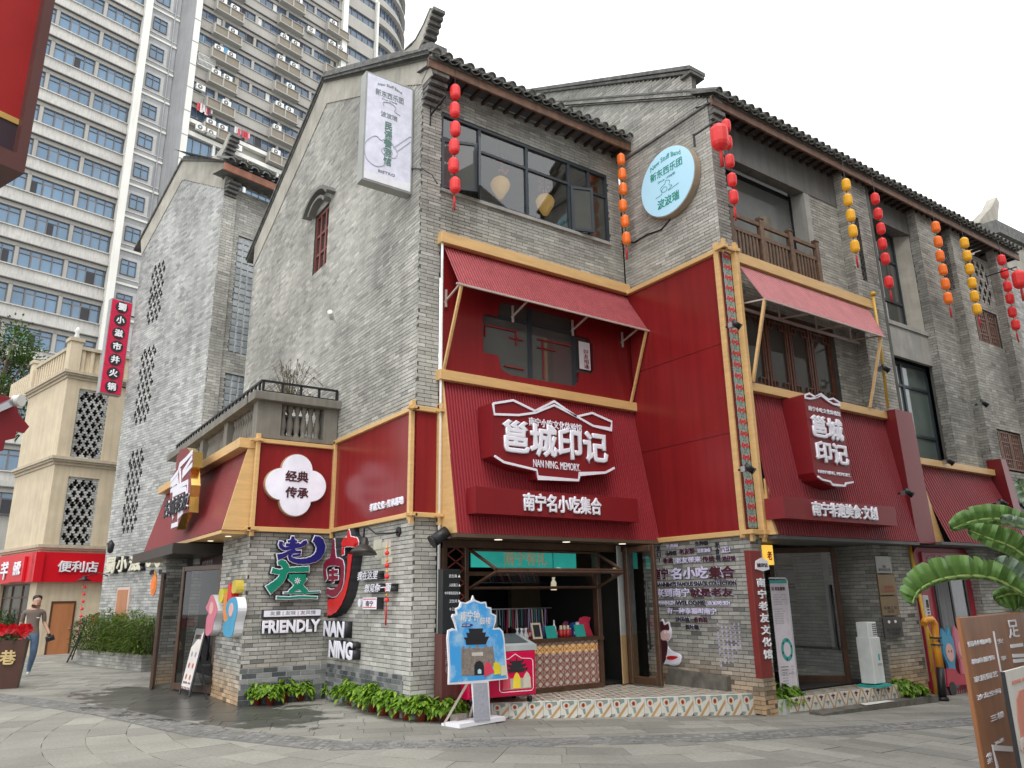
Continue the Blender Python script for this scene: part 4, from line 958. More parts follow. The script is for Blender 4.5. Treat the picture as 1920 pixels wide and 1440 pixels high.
for z in (9.2, 6.15, 3.2):
    mb = MB()
    for k, (dz, c) in enumerate(((0, .05), (.1, .12), (.17, .18))): mb.box(t3, 8.55 - c, 12.5, z + dz, z + dz + .1 - .001, -.05, c); mb.box(s3, LA, -28.56 + .0, z + dz + .001, z + dz + .098, -.05, c)
    mb.build('string_course', creamT, BG)
# roof terrace balustrade
mb = MB(); mb.box(t3, 8.5, 12.5, 10.3, 10.42, -.15, .06); mb.box(s3, LA + .5, -28.6, 10.301, 10.419, -.15, .05); mb.build('terrace_rail', creamT, BG)
for i in range(9): MB().box(t3, 8.9 + i * .3, 9.02 + i * .3, 9.45, 10.3, -.08, .0).build('terrace_slat', cream, BG)
for i in range(26): MB().box(s3, -28.9 - i * .26, -28.76 - i * .26, 9.45, 10.3, -.08, .0).build('terrace_slat', cream, BG)
mb = MB(); mb.box(t3, 8.9, 12.5, 9.46, 10.29, -.14, -.09); mb.box(s3, LA, -28.9, 9.46, 10.29, -.14, -.09); mb.build('terrace_back', cream, BG)
for f, a in ((t3, 8.48), (s3, LA - .05)):
    p = MB(); p.box(f, a, a + .38, 9.4, 10.55, -.34, .08); p.build('terrace_pier', cream, BG); MB().box(f, a - .05, a + .43, 10.55, 10.68, -.39, .13).build('pier_cap', creamT, BG)
MB().lathe(t3(8.68, 10.68, -.12), [(.05, 0), (.09, .1), (.06, .22), (.1, .3), (.05, .42), (.02, .46)], 10).build('pier_finial', M('finial_white', (.7, .7, .66), .6), BG)
# red band, shop glass, wooden door
sg = M('sign_red', (.62, .008, .018), .35, var=.03)
mb = MB(); mb.box(t3, 8.3, 12.5, 2.27, 3.22, 0, .25); mb.box(s3, LA, -28.2, 2.27, 3.219, 0, .25); mb.build('shop_band', sg, BG)
text(t3, '便利店', 9.0, 10.25, 2.58, 2.95, white, BG, 'shop_lettering', bold=.02, ext=.05, c=.26)
mb = MB(); mb.box(s3, -30.6, -29.0, 2.3, 3.1, .26, .34); mb.build('shop_box_sign', sg, BG)
text(s3, '佰悦', -29.9, -29.2, 2.5, 2.95, white, BG, 'shop_lettering', bold=.02, ext=.04, c=.35)
text(s3, '芊', -31.6, -30.7, 2.4, 3.0, white, BG, 'shop_lettering', bold=.02, ext=.04, c=.26)
wdo = M('orange_wood_door', (.42, .17, .07), .45, var=.12, sc=3, stretch=(2, 2, .4))
MB().box(t3, 9.1, 9.74, 0, 1.6, 0, .03).build('wooden_door', wdo, BG); mb = MB(); mb.box(t3, 9.05, 9.1, 0, 1.66, 0, .05); mb.box(t3, 9.74, 9.79, 0, 1.66, 0, .05); mb.box(t3, 9.1, 9.74, 1.6, 1.66, 0, .05); mb.build('door_frame', brown, BG)
MB().lathe(t3(9.68, .78, .06), [(.03, 0), (.03, .02), (.0, .04)], 8).build('door_handle', steel, BG)
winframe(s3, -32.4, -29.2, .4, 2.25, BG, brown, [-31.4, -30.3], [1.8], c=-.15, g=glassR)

# ---- apartment tower far behind
TW = T('apartment_tower', 'very tall pale apartment tower with blue-grey window rows, rising behind the brick houses', 'tower', tuple(E1 * 21 + E2 * 65))
K = .7222
def tz(z): return 1.6 + K * (z - 1.6)
tt = FT(65.0)
twall = M('tower_wall', (.33, .318, .285), .85, var=.1, sc=.35, streak=.1); tband = M('tower_band', (.46, .445, .41), .8, var=.12, sc=.4, streak=.18)
twhite = M('tower_column', (.64, .63, .58), .7, var=.06, sc=.3, streak=.08); tgrey = M('tower_grey', (.30, .305, .31), .8, var=.12, sc=.4, streak=.15)
tglass = M('tower_glass', (.085, .165, .25), .08, var=.25, sc=.25, spec=.9); tglass2 = M('tower_glass_dark', (.06, .095, .14), .07, var=.4, sc=.6, spec=.9)
tfr = M('tower_window_frame', (.12, .11, .11), .5)
mb = MB(); mb.box(tt, -8, 21.2, 0, 66, -12, -.35); mb.box(tt, 21.2, 24.9, 0, 64, -12, -1.2); mb.box(tt, 26.3, 48, 0, 74, -14, -.35); mb.build('tower_body', twall, TW)
def shared(q, name, mats, locs, parent):
    me = bpy.data.meshes.new(name); me.from_pydata(q.v, [], q.f)
    for k in mats: me.materials.append(k)
    me.polygons.foreach_set('material_index', q.m); me.update(); L = Vector(root_loc(parent)) if parent else Vector((0, 0, 0)); out = []
    for p in locs: o = bpy.data.objects.new(name, me); COL.objects.link(o); o.parent = parent; o.location = Vector(p) - L; out.append(o)
    return out
z0f = Fr((0, 0, 0), tt.u, tt.v, tt.n)
def twin(w, h, cols, tr, g=0):
    q = MB(); q.quad([z0f(0, 0, -.2), z0f(w, 0, -.2), z0f(w, h, -.2), z0f(0, h, -.2)], 0)
    for x in cols: q.box(z0f, x * w - .03, x * w + .03, 0, h, -.2, -.12, 1)
    for x in (0, w - .05): q.box(z0f, x, x + .05, 0, h, -.2, -.1, 1)
    if tr: q.box(z0f, 0, w, h * tr - .03, h * tr + .03, -.2, -.13, 1)
    q.box(z0f, 0, w, 0, .05, -.2, -.1, 1); q.box(z0f, 0, w, h - .05, h, -.2, -.1, 1)
    if g: q.box(z0f, w * .27, w * .5, .05, h * .72, -.19, -.1, 1); q.quad([z0f(w * .3, .1, -.095), z0f(w * .47, .1, -.095), z0f(w * .47, h * .67, -.095), z0f(w * .3, h * .67, -.095)], 0)
    return q
FL = 4.42 * K; floors = [tz(67.8) - FL * k for k in range(-4, 14)]
bays = [(18.25, 21.12), (14.72, 17.95), (11.2, 14.42), (7.7, 10.9), (4.2, 7.4)]
for (a, b) in bays:
    shared(twin(b - a, 1.6, (.27, .5, .75), .74, 1), 'window', [tglass, tfr], [tt(a, z) for z in floors], TW)
pm = MB(); pm.box(z0f, 0, .28, -.06, 1.66, -.35, -.02)
shared(pm, 'window_pier', [twall], [tt(a, z) for a in (17.96, 14.43, 10.91, 7.41) for z in floors], TW)
sl = MB(); sl.box(z0f, 0, 29.2, 1.6, 1.95, -.36, -.02, 0); sl.box(z0f, 0, 29.2, 1.95, 2.03, -.36, .22, 1); sl.prism(z0f, [(0, 2.03), (29.2, 2.03), (29.2, 2.45), (0, 2.45)], -.36, .12, 2); sl.box(z0f, 0, 29.2, 2.45, FL - .09, -.36, -.0, 2); sl.box(z0f, 0, 29.2, FL - .09, FL - .0, -.36, .14, 2)
shared(sl, 'floor_band', [twall, tfr, tband], [tt(-8, z) for z in floors], TW)
MB().box(tt, 21.22, 21.85, 0, 66, -.6, .5).build('tower_column', twhite, TW)
MB().box(tt, 21.85, 24.95, 0, 66, -1.25, -1.0).build('recess_wall', tgrey, TW)
tr_ = FT(66.0)
zz = Fr((0, 0, 0), tt.u, tt.v, tt.n)
fl2 = [tz(75.12) - FL * k for k in range(-2, 14)]
fr_ = MB(); fr_.box(z0f, -.35, 1.65, -.35, 1.75, -.1, .05)
shared(fr_, 'window_surround', [M('tower_grey_light', (.40, .40, .39), .8)], [tr_(22.55, z) for z in fl2], TW)
shared(twin(1.3, 1.42, (.5,), .68), 'window', [tglass, tfr], [tuple(np.array(tr_(22.55, z)) + tt.n * .27) for z in fl2], TW)
bd = MB(); bd.box(z0f, 0, 3.1, -.95, -.75, -.05, .12)
bd.box(z0f, 0, 3.1, -.35, -.3, -.05, .06)
shared(bd, 'string_band', [twhite], [tr_(21.85, z) for z in fl2], TW)
MB().tube([tr_(24.45, 2, .15), tr_(24.45, 62, .15)], .05, 6).build('drain_pipe', tgrey, TW)
# protruding white column between the two blocks
mb = MB(); mb.box(tt, 25.8, 26.4, 0, 66, -1.2, .55); mb.build('tower_column', twhite, TW)
mb = MB(); mb.prism(WORLD, [tt(24.95, 0, -1.2)[:2], tt(25.8, 0, .5)[:2], tt(25.8, 0, -1.2)[:2]], 0, 66); mb.build('column_side', tgrey, TW)
jb = MB(); jb.box(z0f, -.02, .62, 0, .07, -.02, .58); shared(jb, 'column_joint', [tgrey], [tt(25.8, tz(82) - 2.6 * k) for k in range(16)], TW)
# right block, ends in a curve
F3 = 3.96 * K; fl3 = [tz(79.82) - F3 * k for k in range(-5, 14)]
low = [z for z in fl3 if z > tz(62)]
piers = [26.45, 29.1, 32.6, 36.1, 39.6, 42.9]
for i, a in enumerate(piers[:-1]):
    b = piers[i + 1] - .28
    zs = [z for z in low if i < 3 or z > tz(70)]
    for z in zs:
        pass
    shared(twin(b - a, 1.12, (.25, .5, .75) if i else (.33, .66), 0), 'window', [tglass2, tfr], [tt(a, z) for z in low], TW)
    shared(pm_ := MB().box(z0f, 0, .28, -.05, 1.2, -.35, -.02), 'window_pier', [twall], [tt(b, z) for z in low], TW)
sl = MB(); Wd = 43.0 - 26.4; sl.box(z0f, 0, Wd, 1.12, 1.5, -.36, -.02, 0); sl.box(z0f, 0, Wd, 1.5, 1.57, -.36, .2, 1); sl.box(z0f, 0, Wd, 1.57, F3 - .08, -.36, .0, 2); sl.box(z0f, 0, Wd, F3 - .08, F3, -.36, .1, 2)
shared(sl, 'floor_band', [twall, tfr, twall], [tt(26.4, z) for z in low], TW)
# tall lower windows below the pale beam
zb = tz(61.1)
mb = MB(); mb.box(tt, 26.4, 43, zb, zb + .45, -.3, .15); mb.box(tt, 26.4, 43, zb + 1.35, zb + 1.75, -.3, .2); mb.build('pale_beam', twhite, TW)
shared(twin(3.2, 2.2, (.25, .5, .75), 0), 'window', [tglass, tfr], [tt(a, zb - 2.3 - 3.0 * k) for a in (26.45, 29.35, 32.85, 36.35, 39.8) for k in range(3)], TW)
shared(MB().box(z0f, 0, .25, 0, 2.4, -.35, .1), 'window_pier', [twhite], [tt(a, zb - 2.4 - 3.0 * k) for a in (29.1, 32.6, 36.1, 39.6) for k in range(3)], TW)
shared(MB().box(z0f, 0, 16.6, 0, .75, -.35, .05), 'floor_band', [twall], [tt(26.4, zb - 3.05 - 3.0 * k) for k in range(3)], TW)
MB().box(tt, 42.95, 43.65, 0, 74, -.5, .45).build('tower_column', twhite, TW)
MB().box(tt, 47.9, 48.2, 0, 74, -.5, .4).build('tower_column', twhite, TW)
for i, (a, b) in enumerate(((43.7, 47.85),)):
    shared(twin(b - a, 1.2, (.2, .4, .6, .8), 0), 'window', [tglass2, tfr], [tt(a, z + .3) for z in low], TW)
    shared(MB().box(z0f, 0, b - a, 1.2, F3, -.36, .03), 'floor_band', [twall], [tt(a, z + .3) for z in low], TW)
rn = random.Random(5)
cmats = [M('curtain_pale', (.55, .55, .52), .8), M('open_dark', (.02, .02, .025), .6), M('curtain_tan', (.35, .30, .22), .8), M('sky_blue_blind', (.15, .38, .6), .5)]
for (a, b, zl, hgt, cnt) in [(piers[k], piers[k + 1] - .28, low, 1.12, 9) for k in range(5)] + [(p_[0], p_[1], floors, 1.15, 5) for p_ in bays[:4]]:
    for z in rn.sample(zl, cnt):
        w_ = (b - a) / 4; k = rn.randrange(4); wd_ = w_ * rn.choice((.3, .55, .9)); shared(MB().box(z0f, 0, wd_, 0, hgt - .1, -.198, -.17), 'window_leaf', [cmats[rn.choice((0, 1, 1, 1, 2, 3)) if zl is low else 1]], [tt(a + k * w_ + .05, z + .05)], TW)
# curved corner
R = 8.5; cc = np.array(tt(48.2, 0, -R)); nseg = 12
def cpt(a, r, z): p = cc + r * (np.array(tt.u) * sin(a) + np.array(tt.n) * cos(a)); return (p[0], p[1], z)
cw = MB(); cb = MB(); cf = MB()
for j, z in enumerate([tz(79.8) + F3 * (k - 6) for k in range(16)]):
    cw = MB(); cb = MB(); cf = MB()
    for i in range(nseg):
        a0 = i * pi * .62 / nseg; a1 = (i + 1) * pi * .62 / nseg
        cw.quad([cpt(a0, R - .2, z), cpt(a1, R - .2, z), cpt(a1, R - .2, z + 1.5), cpt(a0, R - .2, z + 1.5)])
        for (r, za, zb_) in ((R + .35, z + 1.5, z + 1.72), (R, z + 1.72, z + F3)):
            cb.quad([cpt(a0, r, za), cpt(a1, r, za), cpt(a1, r, zb_), cpt(a0, r, zb_)]); cb.quad([cpt(a0, r, za), cpt(a1, r, za), cpt(a1, R - .3, za), cpt(a0, R - .3, za)])
        for t in (.0, .5): a = a0 + (a1 - a0) * t; p = cpt(a, R - .12, z); q_ = cpt(a, R - .12, z + 1.5); cf.bar(p, q_, .07, .07)
    cw.build('curved_glazing', tglass2, TW); cb.build('curved_band', twall, TW); stuff(cf.build('curved_mullions', tfr, TW))
# ledges for the air conditioners and the units themselves
led = MB(); led.box(z0f, 0, 3.0, -.12, 0, -.1, .75, 0); led.box(z0f, 0, 3.0, .95, 1.02, -.1, .7, 0)
for x in (0, 1.42, 2.88): led.box(z0f, x, x + .14, 0, .95, -.1, .68, 0)
led.quad([z0f(.14, 0, .6), z0f(2.88, 0, .6), z0f(2.88, .95, .6), z0f(.14, .95, .6)], 1)
lz = []
for z in low:
    for c in (29.24, 36.24): lz.append((c - 1.5, z - 1.35))
for z in low[2:]: lz.append((41.0 - .2, z - 1.35))
shared(led, 'unit_ledge', [twall, M('louvre_tan', (.20, .175, .135), .8)], [tt(a, z) for a, z in lz], TW)
ac = T('air_conditioner', 'x', 'air conditioner', (0, 0, 0), 'air conditioners on the tower')
q = MB(); q.bbox(z0f, -.45, .45, 0, .62, 0, .3, 0, .02); q.build('casing', acw, ac)
q = MB(); q.cyl(z0f(-.1, .31, .3), z0f(-.1, .31, .315), .25, 14); q.build('fan_grille', M('fan_dark', (.12, .12, .12), .6), ac)
q = MB(); q.cyl(z0f(-.1, .31, .316), z0f(-.1, .31, .33), .08, 10); q.build('fan_hub', acw, ac)
aclist = []
rn = random.Random(9)
for i, (a, z) in enumerate(lz):
    for k in (.75, 2.1):
        if rn.random() < .62: aclist.append((a + k + rn.uniform(-.15, .15), z + 1.03, .25))
aclist += [(27.2, tz(69.4) - .9, .1), (27.5, tz(61.9) + .0, .4), (28.6, tz(61.9) - .05, .4), (31.3, tz(61.9) - .4, .5), (10.2, floors[4] - .7, .1), (38.8, tz(88) - .4, .2)]
for i, (a, z, c) in enumerate(aclist):
    if i == 0: o = ac; o.location = tt(a, z, c); LOC[ac.name] = tt(a, z, c)
    else: o = dup(ac, tt(a, z, c))
    row = sum(1 for _ in range(1) ) ; zr = sorted(set(round(k[1], 2) for k in lz), reverse=True)
    if i < len(aclist) - 6:
        col = 'left' if a < 31 else 'middle' if a < 38 else 'right'; base = min(lz, key=lambda k: abs(k[0] + 1.4 - a) + 3 * abs(k[1] + 1.03 - z)); r = zr.index(round(base[1], 2)) + 1
        vis = [k for k in zr if k < 51]; rr = sum(1 for k in zr if k > round(base[1], 2) and k < 60)
        o['label'] = '%s air conditioner on the %s ledge down, %s ledge column of the tower' % ('left' if a - base[0] < 1.4 else 'right', ['topmost', 'second', 'third', 'fourth', 'fifth', 'sixth', 'seventh', 'eighth', 'ninth', 'tenth', 'eleventh', 'twelfth', 'thirteenth', 'fourteenth', 'lowest'][min(14, zr.index(round(base[1], 2)))], col)
    else: o['label'] = 'white air conditioner ' + ['just under the laundry beside the white tower column', 'left of the pair below the lowest ledge by the white column', 'right of the pair below the lowest ledge by the white column', 'over the far roof ridge tip on the pale beam', 'alone on the left office block near the hanging red sign', 'high up by the second white tower column'][i - len(aclist) + 6]

# house behind on the far right with upturned ridge
RB = T('far_brick_house', 'pale gable of another grey house with upturned ridge tip, behind the eave at far right', 'house', (23, 9, 0))
fr9 = FY(9.0)
brickwall(fr9, [[(21.3, 0), (29, 0), (29, 11.3), (23, 11.1), (21.3, 10.4)]], RB, brickB, bl=.26, bh=.08, seed=81)
MB().prism(fr9, [(21.3, 10.4), (23, 11.1), (29, 11.3), (29, 12.4), (24.6, 12.2), (21.3, 10.9)], -.2, .02).build('gable_band', plaster, RB)
MB().prism(fr9, [(21.2, 10.9), (24.6, 12.2), (30, 12.4), (30, 12.8), (24.5, 12.6), (21.2, 11.2)], -.35, .15).build('gable_coping', darkcop, RB)
MB().prism(fr9, [(23.6, 12.3), (24.1, 12.7), (24.8, 13.2), (25.3, 13.7), (25.45, 13.55), (25.2, 13.1), (24.9, 12.5)], -.3, 0).build('ridge_horn', plaster, RB)

# opposite side of the street (behind the camera, seen in the window panes)
OP = T('opposite_house', 'grey brick gabled house across the street, seen only as a reflection in the windows', 'house', (14, -10, 0))
mb = MB(); mb.prism(FY(-10), [(2, 0), (34, 0), (34, 15), (26, 19), (18, 15), (10, 19), (2, 15)], -8, 0); mb.build('wall', M('opposite_brick', (.3, .29, .27), .9, var=.3, sc=2, stretch=(1, 1, 6)), OP)
mb = MB()
for i in range(5): MB().box(FY(-9.95), 4 + i * 5, 6.5 + i * 5, 4.5, 7.5, 0, .1).build('window', steelD, OP)
# ================================================================ signs and lettering
def px_box(fr, x0, x1, yt, yb):
    xc = (x0 + x1) / 2; yc = (yt + yb) / 2
    a0 = PF(fr, x0, yc)[0]; a1 = PF(fr, x1, yc)[0]; b0 = PF(fr, xc, yb)[1]; b1 = PF(fr, xc, yt)[1]
    return min(a0, a1), max(a0, a1), b0, b1
def TX(fr, body, x0, x1, yt, yb, m, parent, name='lettering', **k):
    return text(fr, body, *px_box(fr, x0, x1, yt, yb), m, parent, name, **k)
RBN = [0]
def ribbon(mb, fr, pts, w, c0, c1, m=0, join=True):
    RBN[0] += 1; c1 += (RBN[0] % 13) * .0005
    P = [Vector((p[0], p[1], 0)) for p in pts]
    ws = w if isinstance(w, (list, tuple)) else [w] * len(P)
    Lf = []; Rt = []
    for i, p in enumerate(P):
        d = P[min(i + 1, len(P) - 1)] - P[max(i - 1, 0)]; d.normalize(); n = Vector((-d.y, d.x, 0)) * ws[i] / 2
        if 0 < i < len(P) - 1:
            d1 = (p - P[i - 1]).normalized(); cs = max(.5, abs(d1.dot(d))); n = n / cs
        Lf.append(p + n); Rt.append(p - n)
    for i in range(len(P) - 1):
        q = [Lf[i], Lf[i + 1], Rt[i + 1], Rt[i]]; mb.prism(fr, [(v.x, v.y) for v in q], c0, c1 + (i % 2) * .0002, m)
def smooth_path(pts, n=6):
    out = []; P = [pts[0]] + list(pts) + [pts[-1]]
    for i in range(1, len(P) - 2):
        for k in range(n):
            t = k / n; a, b, c, d = P[i - 1], P[i], P[i + 1], P[i + 2]
            out.append(tuple(.5 * ((2 * b[j]) + (-a[j] + c[j]) * t + (2 * a[j] - 5 * b[j] + 4 * c[j] - d[j]) * t * t + (-a[j] + 3 * b[j] - 3 * c[j] + d[j]) * t ** 3) for j in range(len(b))))
    out.append(tuple(pts[-1])); return out
redsign = M('sign_board_red', (.22, .012, .016), .35, var=.05); whiteL = M('white_letter', (.86, .84, .92), .35, var=.02, emit=.0)
darkside = M('letter_back', (.03, .03, .035), .5)
# --- main logo sign over the corner shop
o5 = lambda x, y: (800 + .3888 * x, 480 + .3888 * y)
fL = FY(9.36)
LS = T('logo_sign', 'big crown-shaped red sign with four white characters on the ridged panel of the corner shop', 'sign', (7.4, 9.4, 3.4))
outl = [PF(fL, *o5(*p)) for p in ((318, 705), (415, 690), (520, 740), (612, 692), (720, 768), (795, 750), (893, 795), (905, 1025), (860, 1055), (738, 1062), (735, 1092), (530, 1075), (522, 1040), (420, 1020), (312, 965))]
mb = MB(); mb.prism(fL, outl, -.42, 0); mb.build('board', redsign, LS)
wl_ = MB()
for pts in (((318, 712), (415, 697), (520, 748), (612, 702), (720, 775), (795, 758), (890, 800), (888, 838), (800, 820), (735, 783), (612, 720), (520, 757), (440, 768), (325, 764), (318, 712)), ((325, 965), (370, 995), (528, 1033), (535, 1070), (730, 1082), (735, 1052), (860, 1045), (903, 1022))):
    ribbon(wl_, fL, [PF(fL, *o5(*p)) for p in pts], .035, .004, .02)
wl_.build('roof_outline', whiteL, LS)
def o5b(x0, x1, y0, y1): a = o5(x0, y0); b = o5(x1, y1); return a[0], b[0], a[1], b[1]
TX(fL, '邕城印记', *o5b(362, 868, 820, 985), whiteL, LS, bold=.035, ext=.03)
TX(fL, '南宁小吃文化体验馆', *o5b(492, 745, 795, 835), whiteL, LS, bold=.015, ext=.015)
TX(fL, 'NAN NING. MEMORY.', *o5b(513, 738, 992, 1028), whiteL, LS, bold=.01, ext=.01)
NS = T('name_board', 'long red name board with white characters just above the corner shop opening', 'sign', (7.4, 9.3, 2.9))
fN = FY(9.25); a0, a1 = PF(fN, 892, 935)[0], PF(fN, 1196, 955)[0]
MB().prism(fN, [(a0, 2.75), (a1, 2.75), (a1, 3.13), (a0, 3.13)], -.26, 0).build('board', redsign, NS)
TX(fN, '南宁名小吃集合', 980, 1126, 929, 962, whiteL, NS, bold=.03, ext=.03)
# --- logo sign over the second shop
oA = lambda x, y: (1380 + x * .15625, 680 + y * .15625)
oB = lambda x, y: (1400 + x * .3889, 880 + y * .3889)
fM = FY(7.12)
L2S = T('logo_sign', 'narrow tall red sign with white roof outline and characters stacked in two rows, second shop', 'sign', (11.2, 7.2, 3.4))
outl = [PF(fM, *oA(*p)) for p in ((815, 385), (870, 365), (940, 410), (1010, 370), (1100, 440), (1155, 425), (1235, 475), (1405, 1440))] + [PF(fM, *oB(*p)) for p in ((515, 65), (480, 85), (440, 90), (400, 78), (345, 50), (325, 15))]
MB().prism(fM, outl, -.42, 0).build('board', redsign, L2S)
wl_ = MB(); ribbon(wl_, fM, [PF(fM, *oA(*p)) for p in ((820, 390), (870, 372), (940, 415), (1010, 378), (1100, 445), (1155, 432), (1235, 482), (1238, 510), (1160, 500), (1095, 462), (1010, 395), (940, 425), (880, 435), (825, 425), (820, 390))], .03, .004, .02)
ribbon(wl_, fM, [PF(fM, *oB(*p)) for p in ((340, 35), (360, 50), (400, 60), (410, 75), (470, 80), (475, 68), (510, 62))], .03, .004, .02)
wl_.build('roof_outline', whiteL, L2S)
def bx(f, x0, x1, y0, y1): a = f(x0, y0); b = f(x1, y1); return a[0], b[0], a[1], b[1]
TX(fM, '邕城', *bx(oA, 900, 1265, 660, 930), whiteL, L2S, bold=.035, ext=.03)
TX(fM, '印记', *bx(oA, 950, 1330, 965, 1230), whiteL, L2S, bold=.035, ext=.03)
TX(fM, '南宁小吃文化体验馆', *bx(oA, 870, 1240, 555, 610), whiteL, L2S, bold=.01, ext=.012)
TX(fM, 'NAN NING. MEMORY.', *bx(oA, 985, 1365, 1310, 1350), whiteL, L2S, bold=.01, ext=.012)
N2 = T('name_board', 'long red name board with white characters under the narrow logo, second shop', 'sign', (11.2, 7.1, 2.8))
fN2 = FY(7.06); a0, a1 = PF(fN2, 1470, 950)[0], PF(fN2, 1680, 965)[0]
MB().prism(fN2, [(a0, 2.66), (a1, 2.66), (a1, 2.98), (a0, 2.98)], -.34, 0).build('board', redsign, N2)
TX(fN2, '南宁非遗美食·文创', 1522, 1642, 945, 972, whiteL, N2, bold=.03, ext=.03)
# --- lettering on the gable side red panel
s = TX(fG, '非遗文化··传承基地', 700, 763, 938, 953, whiteL, None, 'raised_lettering', bold=.02, ext=.03, c=.04, loc=(GX, 10.5, 2.95)); tag(s, 'small white raised characters low on the red gable-side panel', 'sign')
# --- four-lobed sign
QS = T('quatrefoil_sign', 'white four-lobed light sign with two rows of dark characters on the annex front', 'sign', (4.37, 12.9, 3.5))
cx, cz = PF(fA, 551, 911); cx2 = PF(fA, 492, 911)[0]; R0 = (cx - cx2) * .98
pts = []
for k in range(4):
    a = pi / 2 * k; ox, oz = cx + R0 * .5 * cos(a), cz + R0 * .5 * sin(a)
    for j in range(-8, 9): t = a + j * .1915; pts.append((ox + R0 * .52 * cos(t), oz + R0 * .52 * sin(t)))
MB().prism(fA, pts, .03, .12).build('rim', M('rim_gold', (.5, .36, .22), .4), QS)
MB().prism(fA, [(cx + (x - cx) * .975, cz + (z - cz) * .975) for x, z in pts], .12, .135).build('face', M('sign_face_white', (.8, .8, .9), .4, emit=.12), QS)
mar = M('maroon_ink', (.07, .012, .02), .5)
TX(fA, '经典', 530, 573, 885, 906, mar, QS, bold=.03, ext=.01, c=.136); TX(fA, '传承', 530, 573, 915, 936, mar, QS, bold=.03, ext=.01, c=.136)
# --- round sign on the side gable, light box on the gable
RS = T('round_sign', 'pale blue round light sign with green lettering beside the orange lantern string', 'sign', (UX - .2, 8.7, 9.07))
fC = fU.sh(c=.16); cy_, cz_ = PF(fC, 1251, 340); R0 = .68
cir = [(cy_ + R0 * cos(t * pi / 24), cz_ + R0 * sin(t * pi / 24)) for t in range(48)]
MB().prism(fC, cir, -.14, 0).build('rim', M('rim_tan', (.35, .28, .2), .5), RS)
MB().prism(fC, [(cy_ + (x - cy_) * .97, cz_ + (z - cz_) * .97) for x, z in cir], 0, .012).build('face', M('sign_face_blue', (.42, .66, .80), .35, emit=.25, var=.03), RS)
grn = M('green_ink', (.02, .30, .22), .5, var=.02)
text(fC, 'New Stuff Band', cy_ - .38, cy_ + .38, cz_ + .36, cz_ + .46, grn, RS, c=.013, arc=.08, bold=.01)
text(fC, '新东西乐团', cy_ - .4, cy_ + .4, cz_ + .15, cz_ + .32, grn, RS, c=.013, bold=.015)
text(fC, 'Since 1998年', cy_ - .22, cy_ + .22, cz_ + .04, cz_ + .1, grn, RS, c=.013)
text(fC, '波波瑞', cy_ - .27, cy_ + .27, cz_ - .48, cz_ - .29, grn, RS, c=.013, bold=.018)
mb = MB(); ribbon(mb, fC, smooth_path([(cy_ + x, cz_ + z) for x, z in ((-.3, -.22), (-.14, -.2), (-.16, -.08), (-.05, -.03), (-.02, .02), (.07, -.02), (.05, -.1), (.12, -.14), (.02, -.2), (.28, -.17))]), .008, .012, .015)
ribbon(mb, fC, [(cy_ - .07 + .07 * cos(t * .6), cz_ - .14 + .05 * sin(t * .6)) for t in range(12)], .007, .012, .015); mb.build('player_sketch', grn, RS)
LB = T('vertical_light_box', 'tall pale box sign with green characters fixed high on the big gable', 'sign', (4.9, 11.4, 8.2))
fB = FY(10.22)
q4 = [PF(fB, *p) for p in ((684, 130), (774, 168), (774, 360), (681, 341))]
a0 = (q4[0][0] + q4[3][0]) / 2; a1 = (q4[1][0] + q4[2][0]) / 2; b0 = (q4[3][1] + q4[2][1]) / 2; b1 = (q4[0][1] + q4[1][1]) / 2
MB().box(fB, a0, a1, b0, b1, -.2, 0).build('casing', M('box_casing', (.33, .34, .32), .4), LB)
MB().quad([fB(a0 + .03, b0 + .03, .004), fB(a1 - .03, b0 + .03, .004), fB(a1 - .03, b1 - .03, .004), fB(a0 + .03, b1 - .03, .004)]).build('face', M('sign_face_marble', (.62, .62, .72), .4, var=.12, sc=7, emit=.14), LB)
gk = M('grey_green_ink', (.10, .22, .18), .5); gk2 = M('grey_ink', (.22, .26, .26), .5); w_ = a1 - a0; h_ = b1 - b0
AB = lambda u0, u1, v0, v1: (a0 + u0 * w_, a0 + u1 * w_, b0 + v0 * h_, b0 + v1 * h_)
text(fB, 'New Stuff Band', *AB(.24, .74, .9, .925), gk2, LB, c=.006, arc=.05, bold=.01)
text(fB, '新东西乐团', *AB(.2, .78, .81, .87), gk2, LB, c=.006, bold=.01)
text(fB, 'Since 1998年', *AB(.33, .65, .785, .8), gk2, LB, c=.006)
text(fB, '波波瑞', *AB(.32, .66, .625, .675), gk2, LB, c=.006, bold=.01)
text(fB, '民\n谣\n餐\n酒\n馆', *AB(.4, .57, .185, .59), gk, LB, c=.006, bold=.03, line=1.0)
text(fB, 'BISTRO', *AB(.31, .65, .105, .13), gk2, LB, c=.006, bold=.012)
mb = MB()
P = lambda pts: [(a0 + u * w_, b0 + v * h_) for u, v in pts]
ribbon(mb, fB, smooth_path(P([(.62, .37), (.48, .44), (.35, .40), (.22, .42), (.04, .33), (.06, .2), (.25, .15), (.42, .18), (.5, .26), (.64, .28), (.68, .34), (.62, .37)])), .012, .004, .008)
ribbon(mb, fB, P([(.6, .37), (.92, .52), (1 - .03, .53)]), .012, .004, .008); ribbon(mb, fB, P([(.66, .34), (.95, .48)]), .012, .004, .008)
ribbon(mb, fB, P([(.47 + .11 * cos(t * .5), .31 + .035 * sin(t * .5)) for t in range(14)]), .01, .004, .008)
ribbon(mb, fB, smooth_path(P([(.38, .73), (.36, .76), (.5, .775), (.62, .75), (.6, .71), (.72, .69)])), .01, .004, .008)
mb.build('guitar_sketch', M('sketch_grey', (.42, .43, .48), .6), LB)
mb = MB(); pts = [(0.0, .0), (1, 0)]; top = [(1 - i / 12, .05 + .02 * random.random() + .03 * abs(i / 12 - .6)) for i in range(13)]
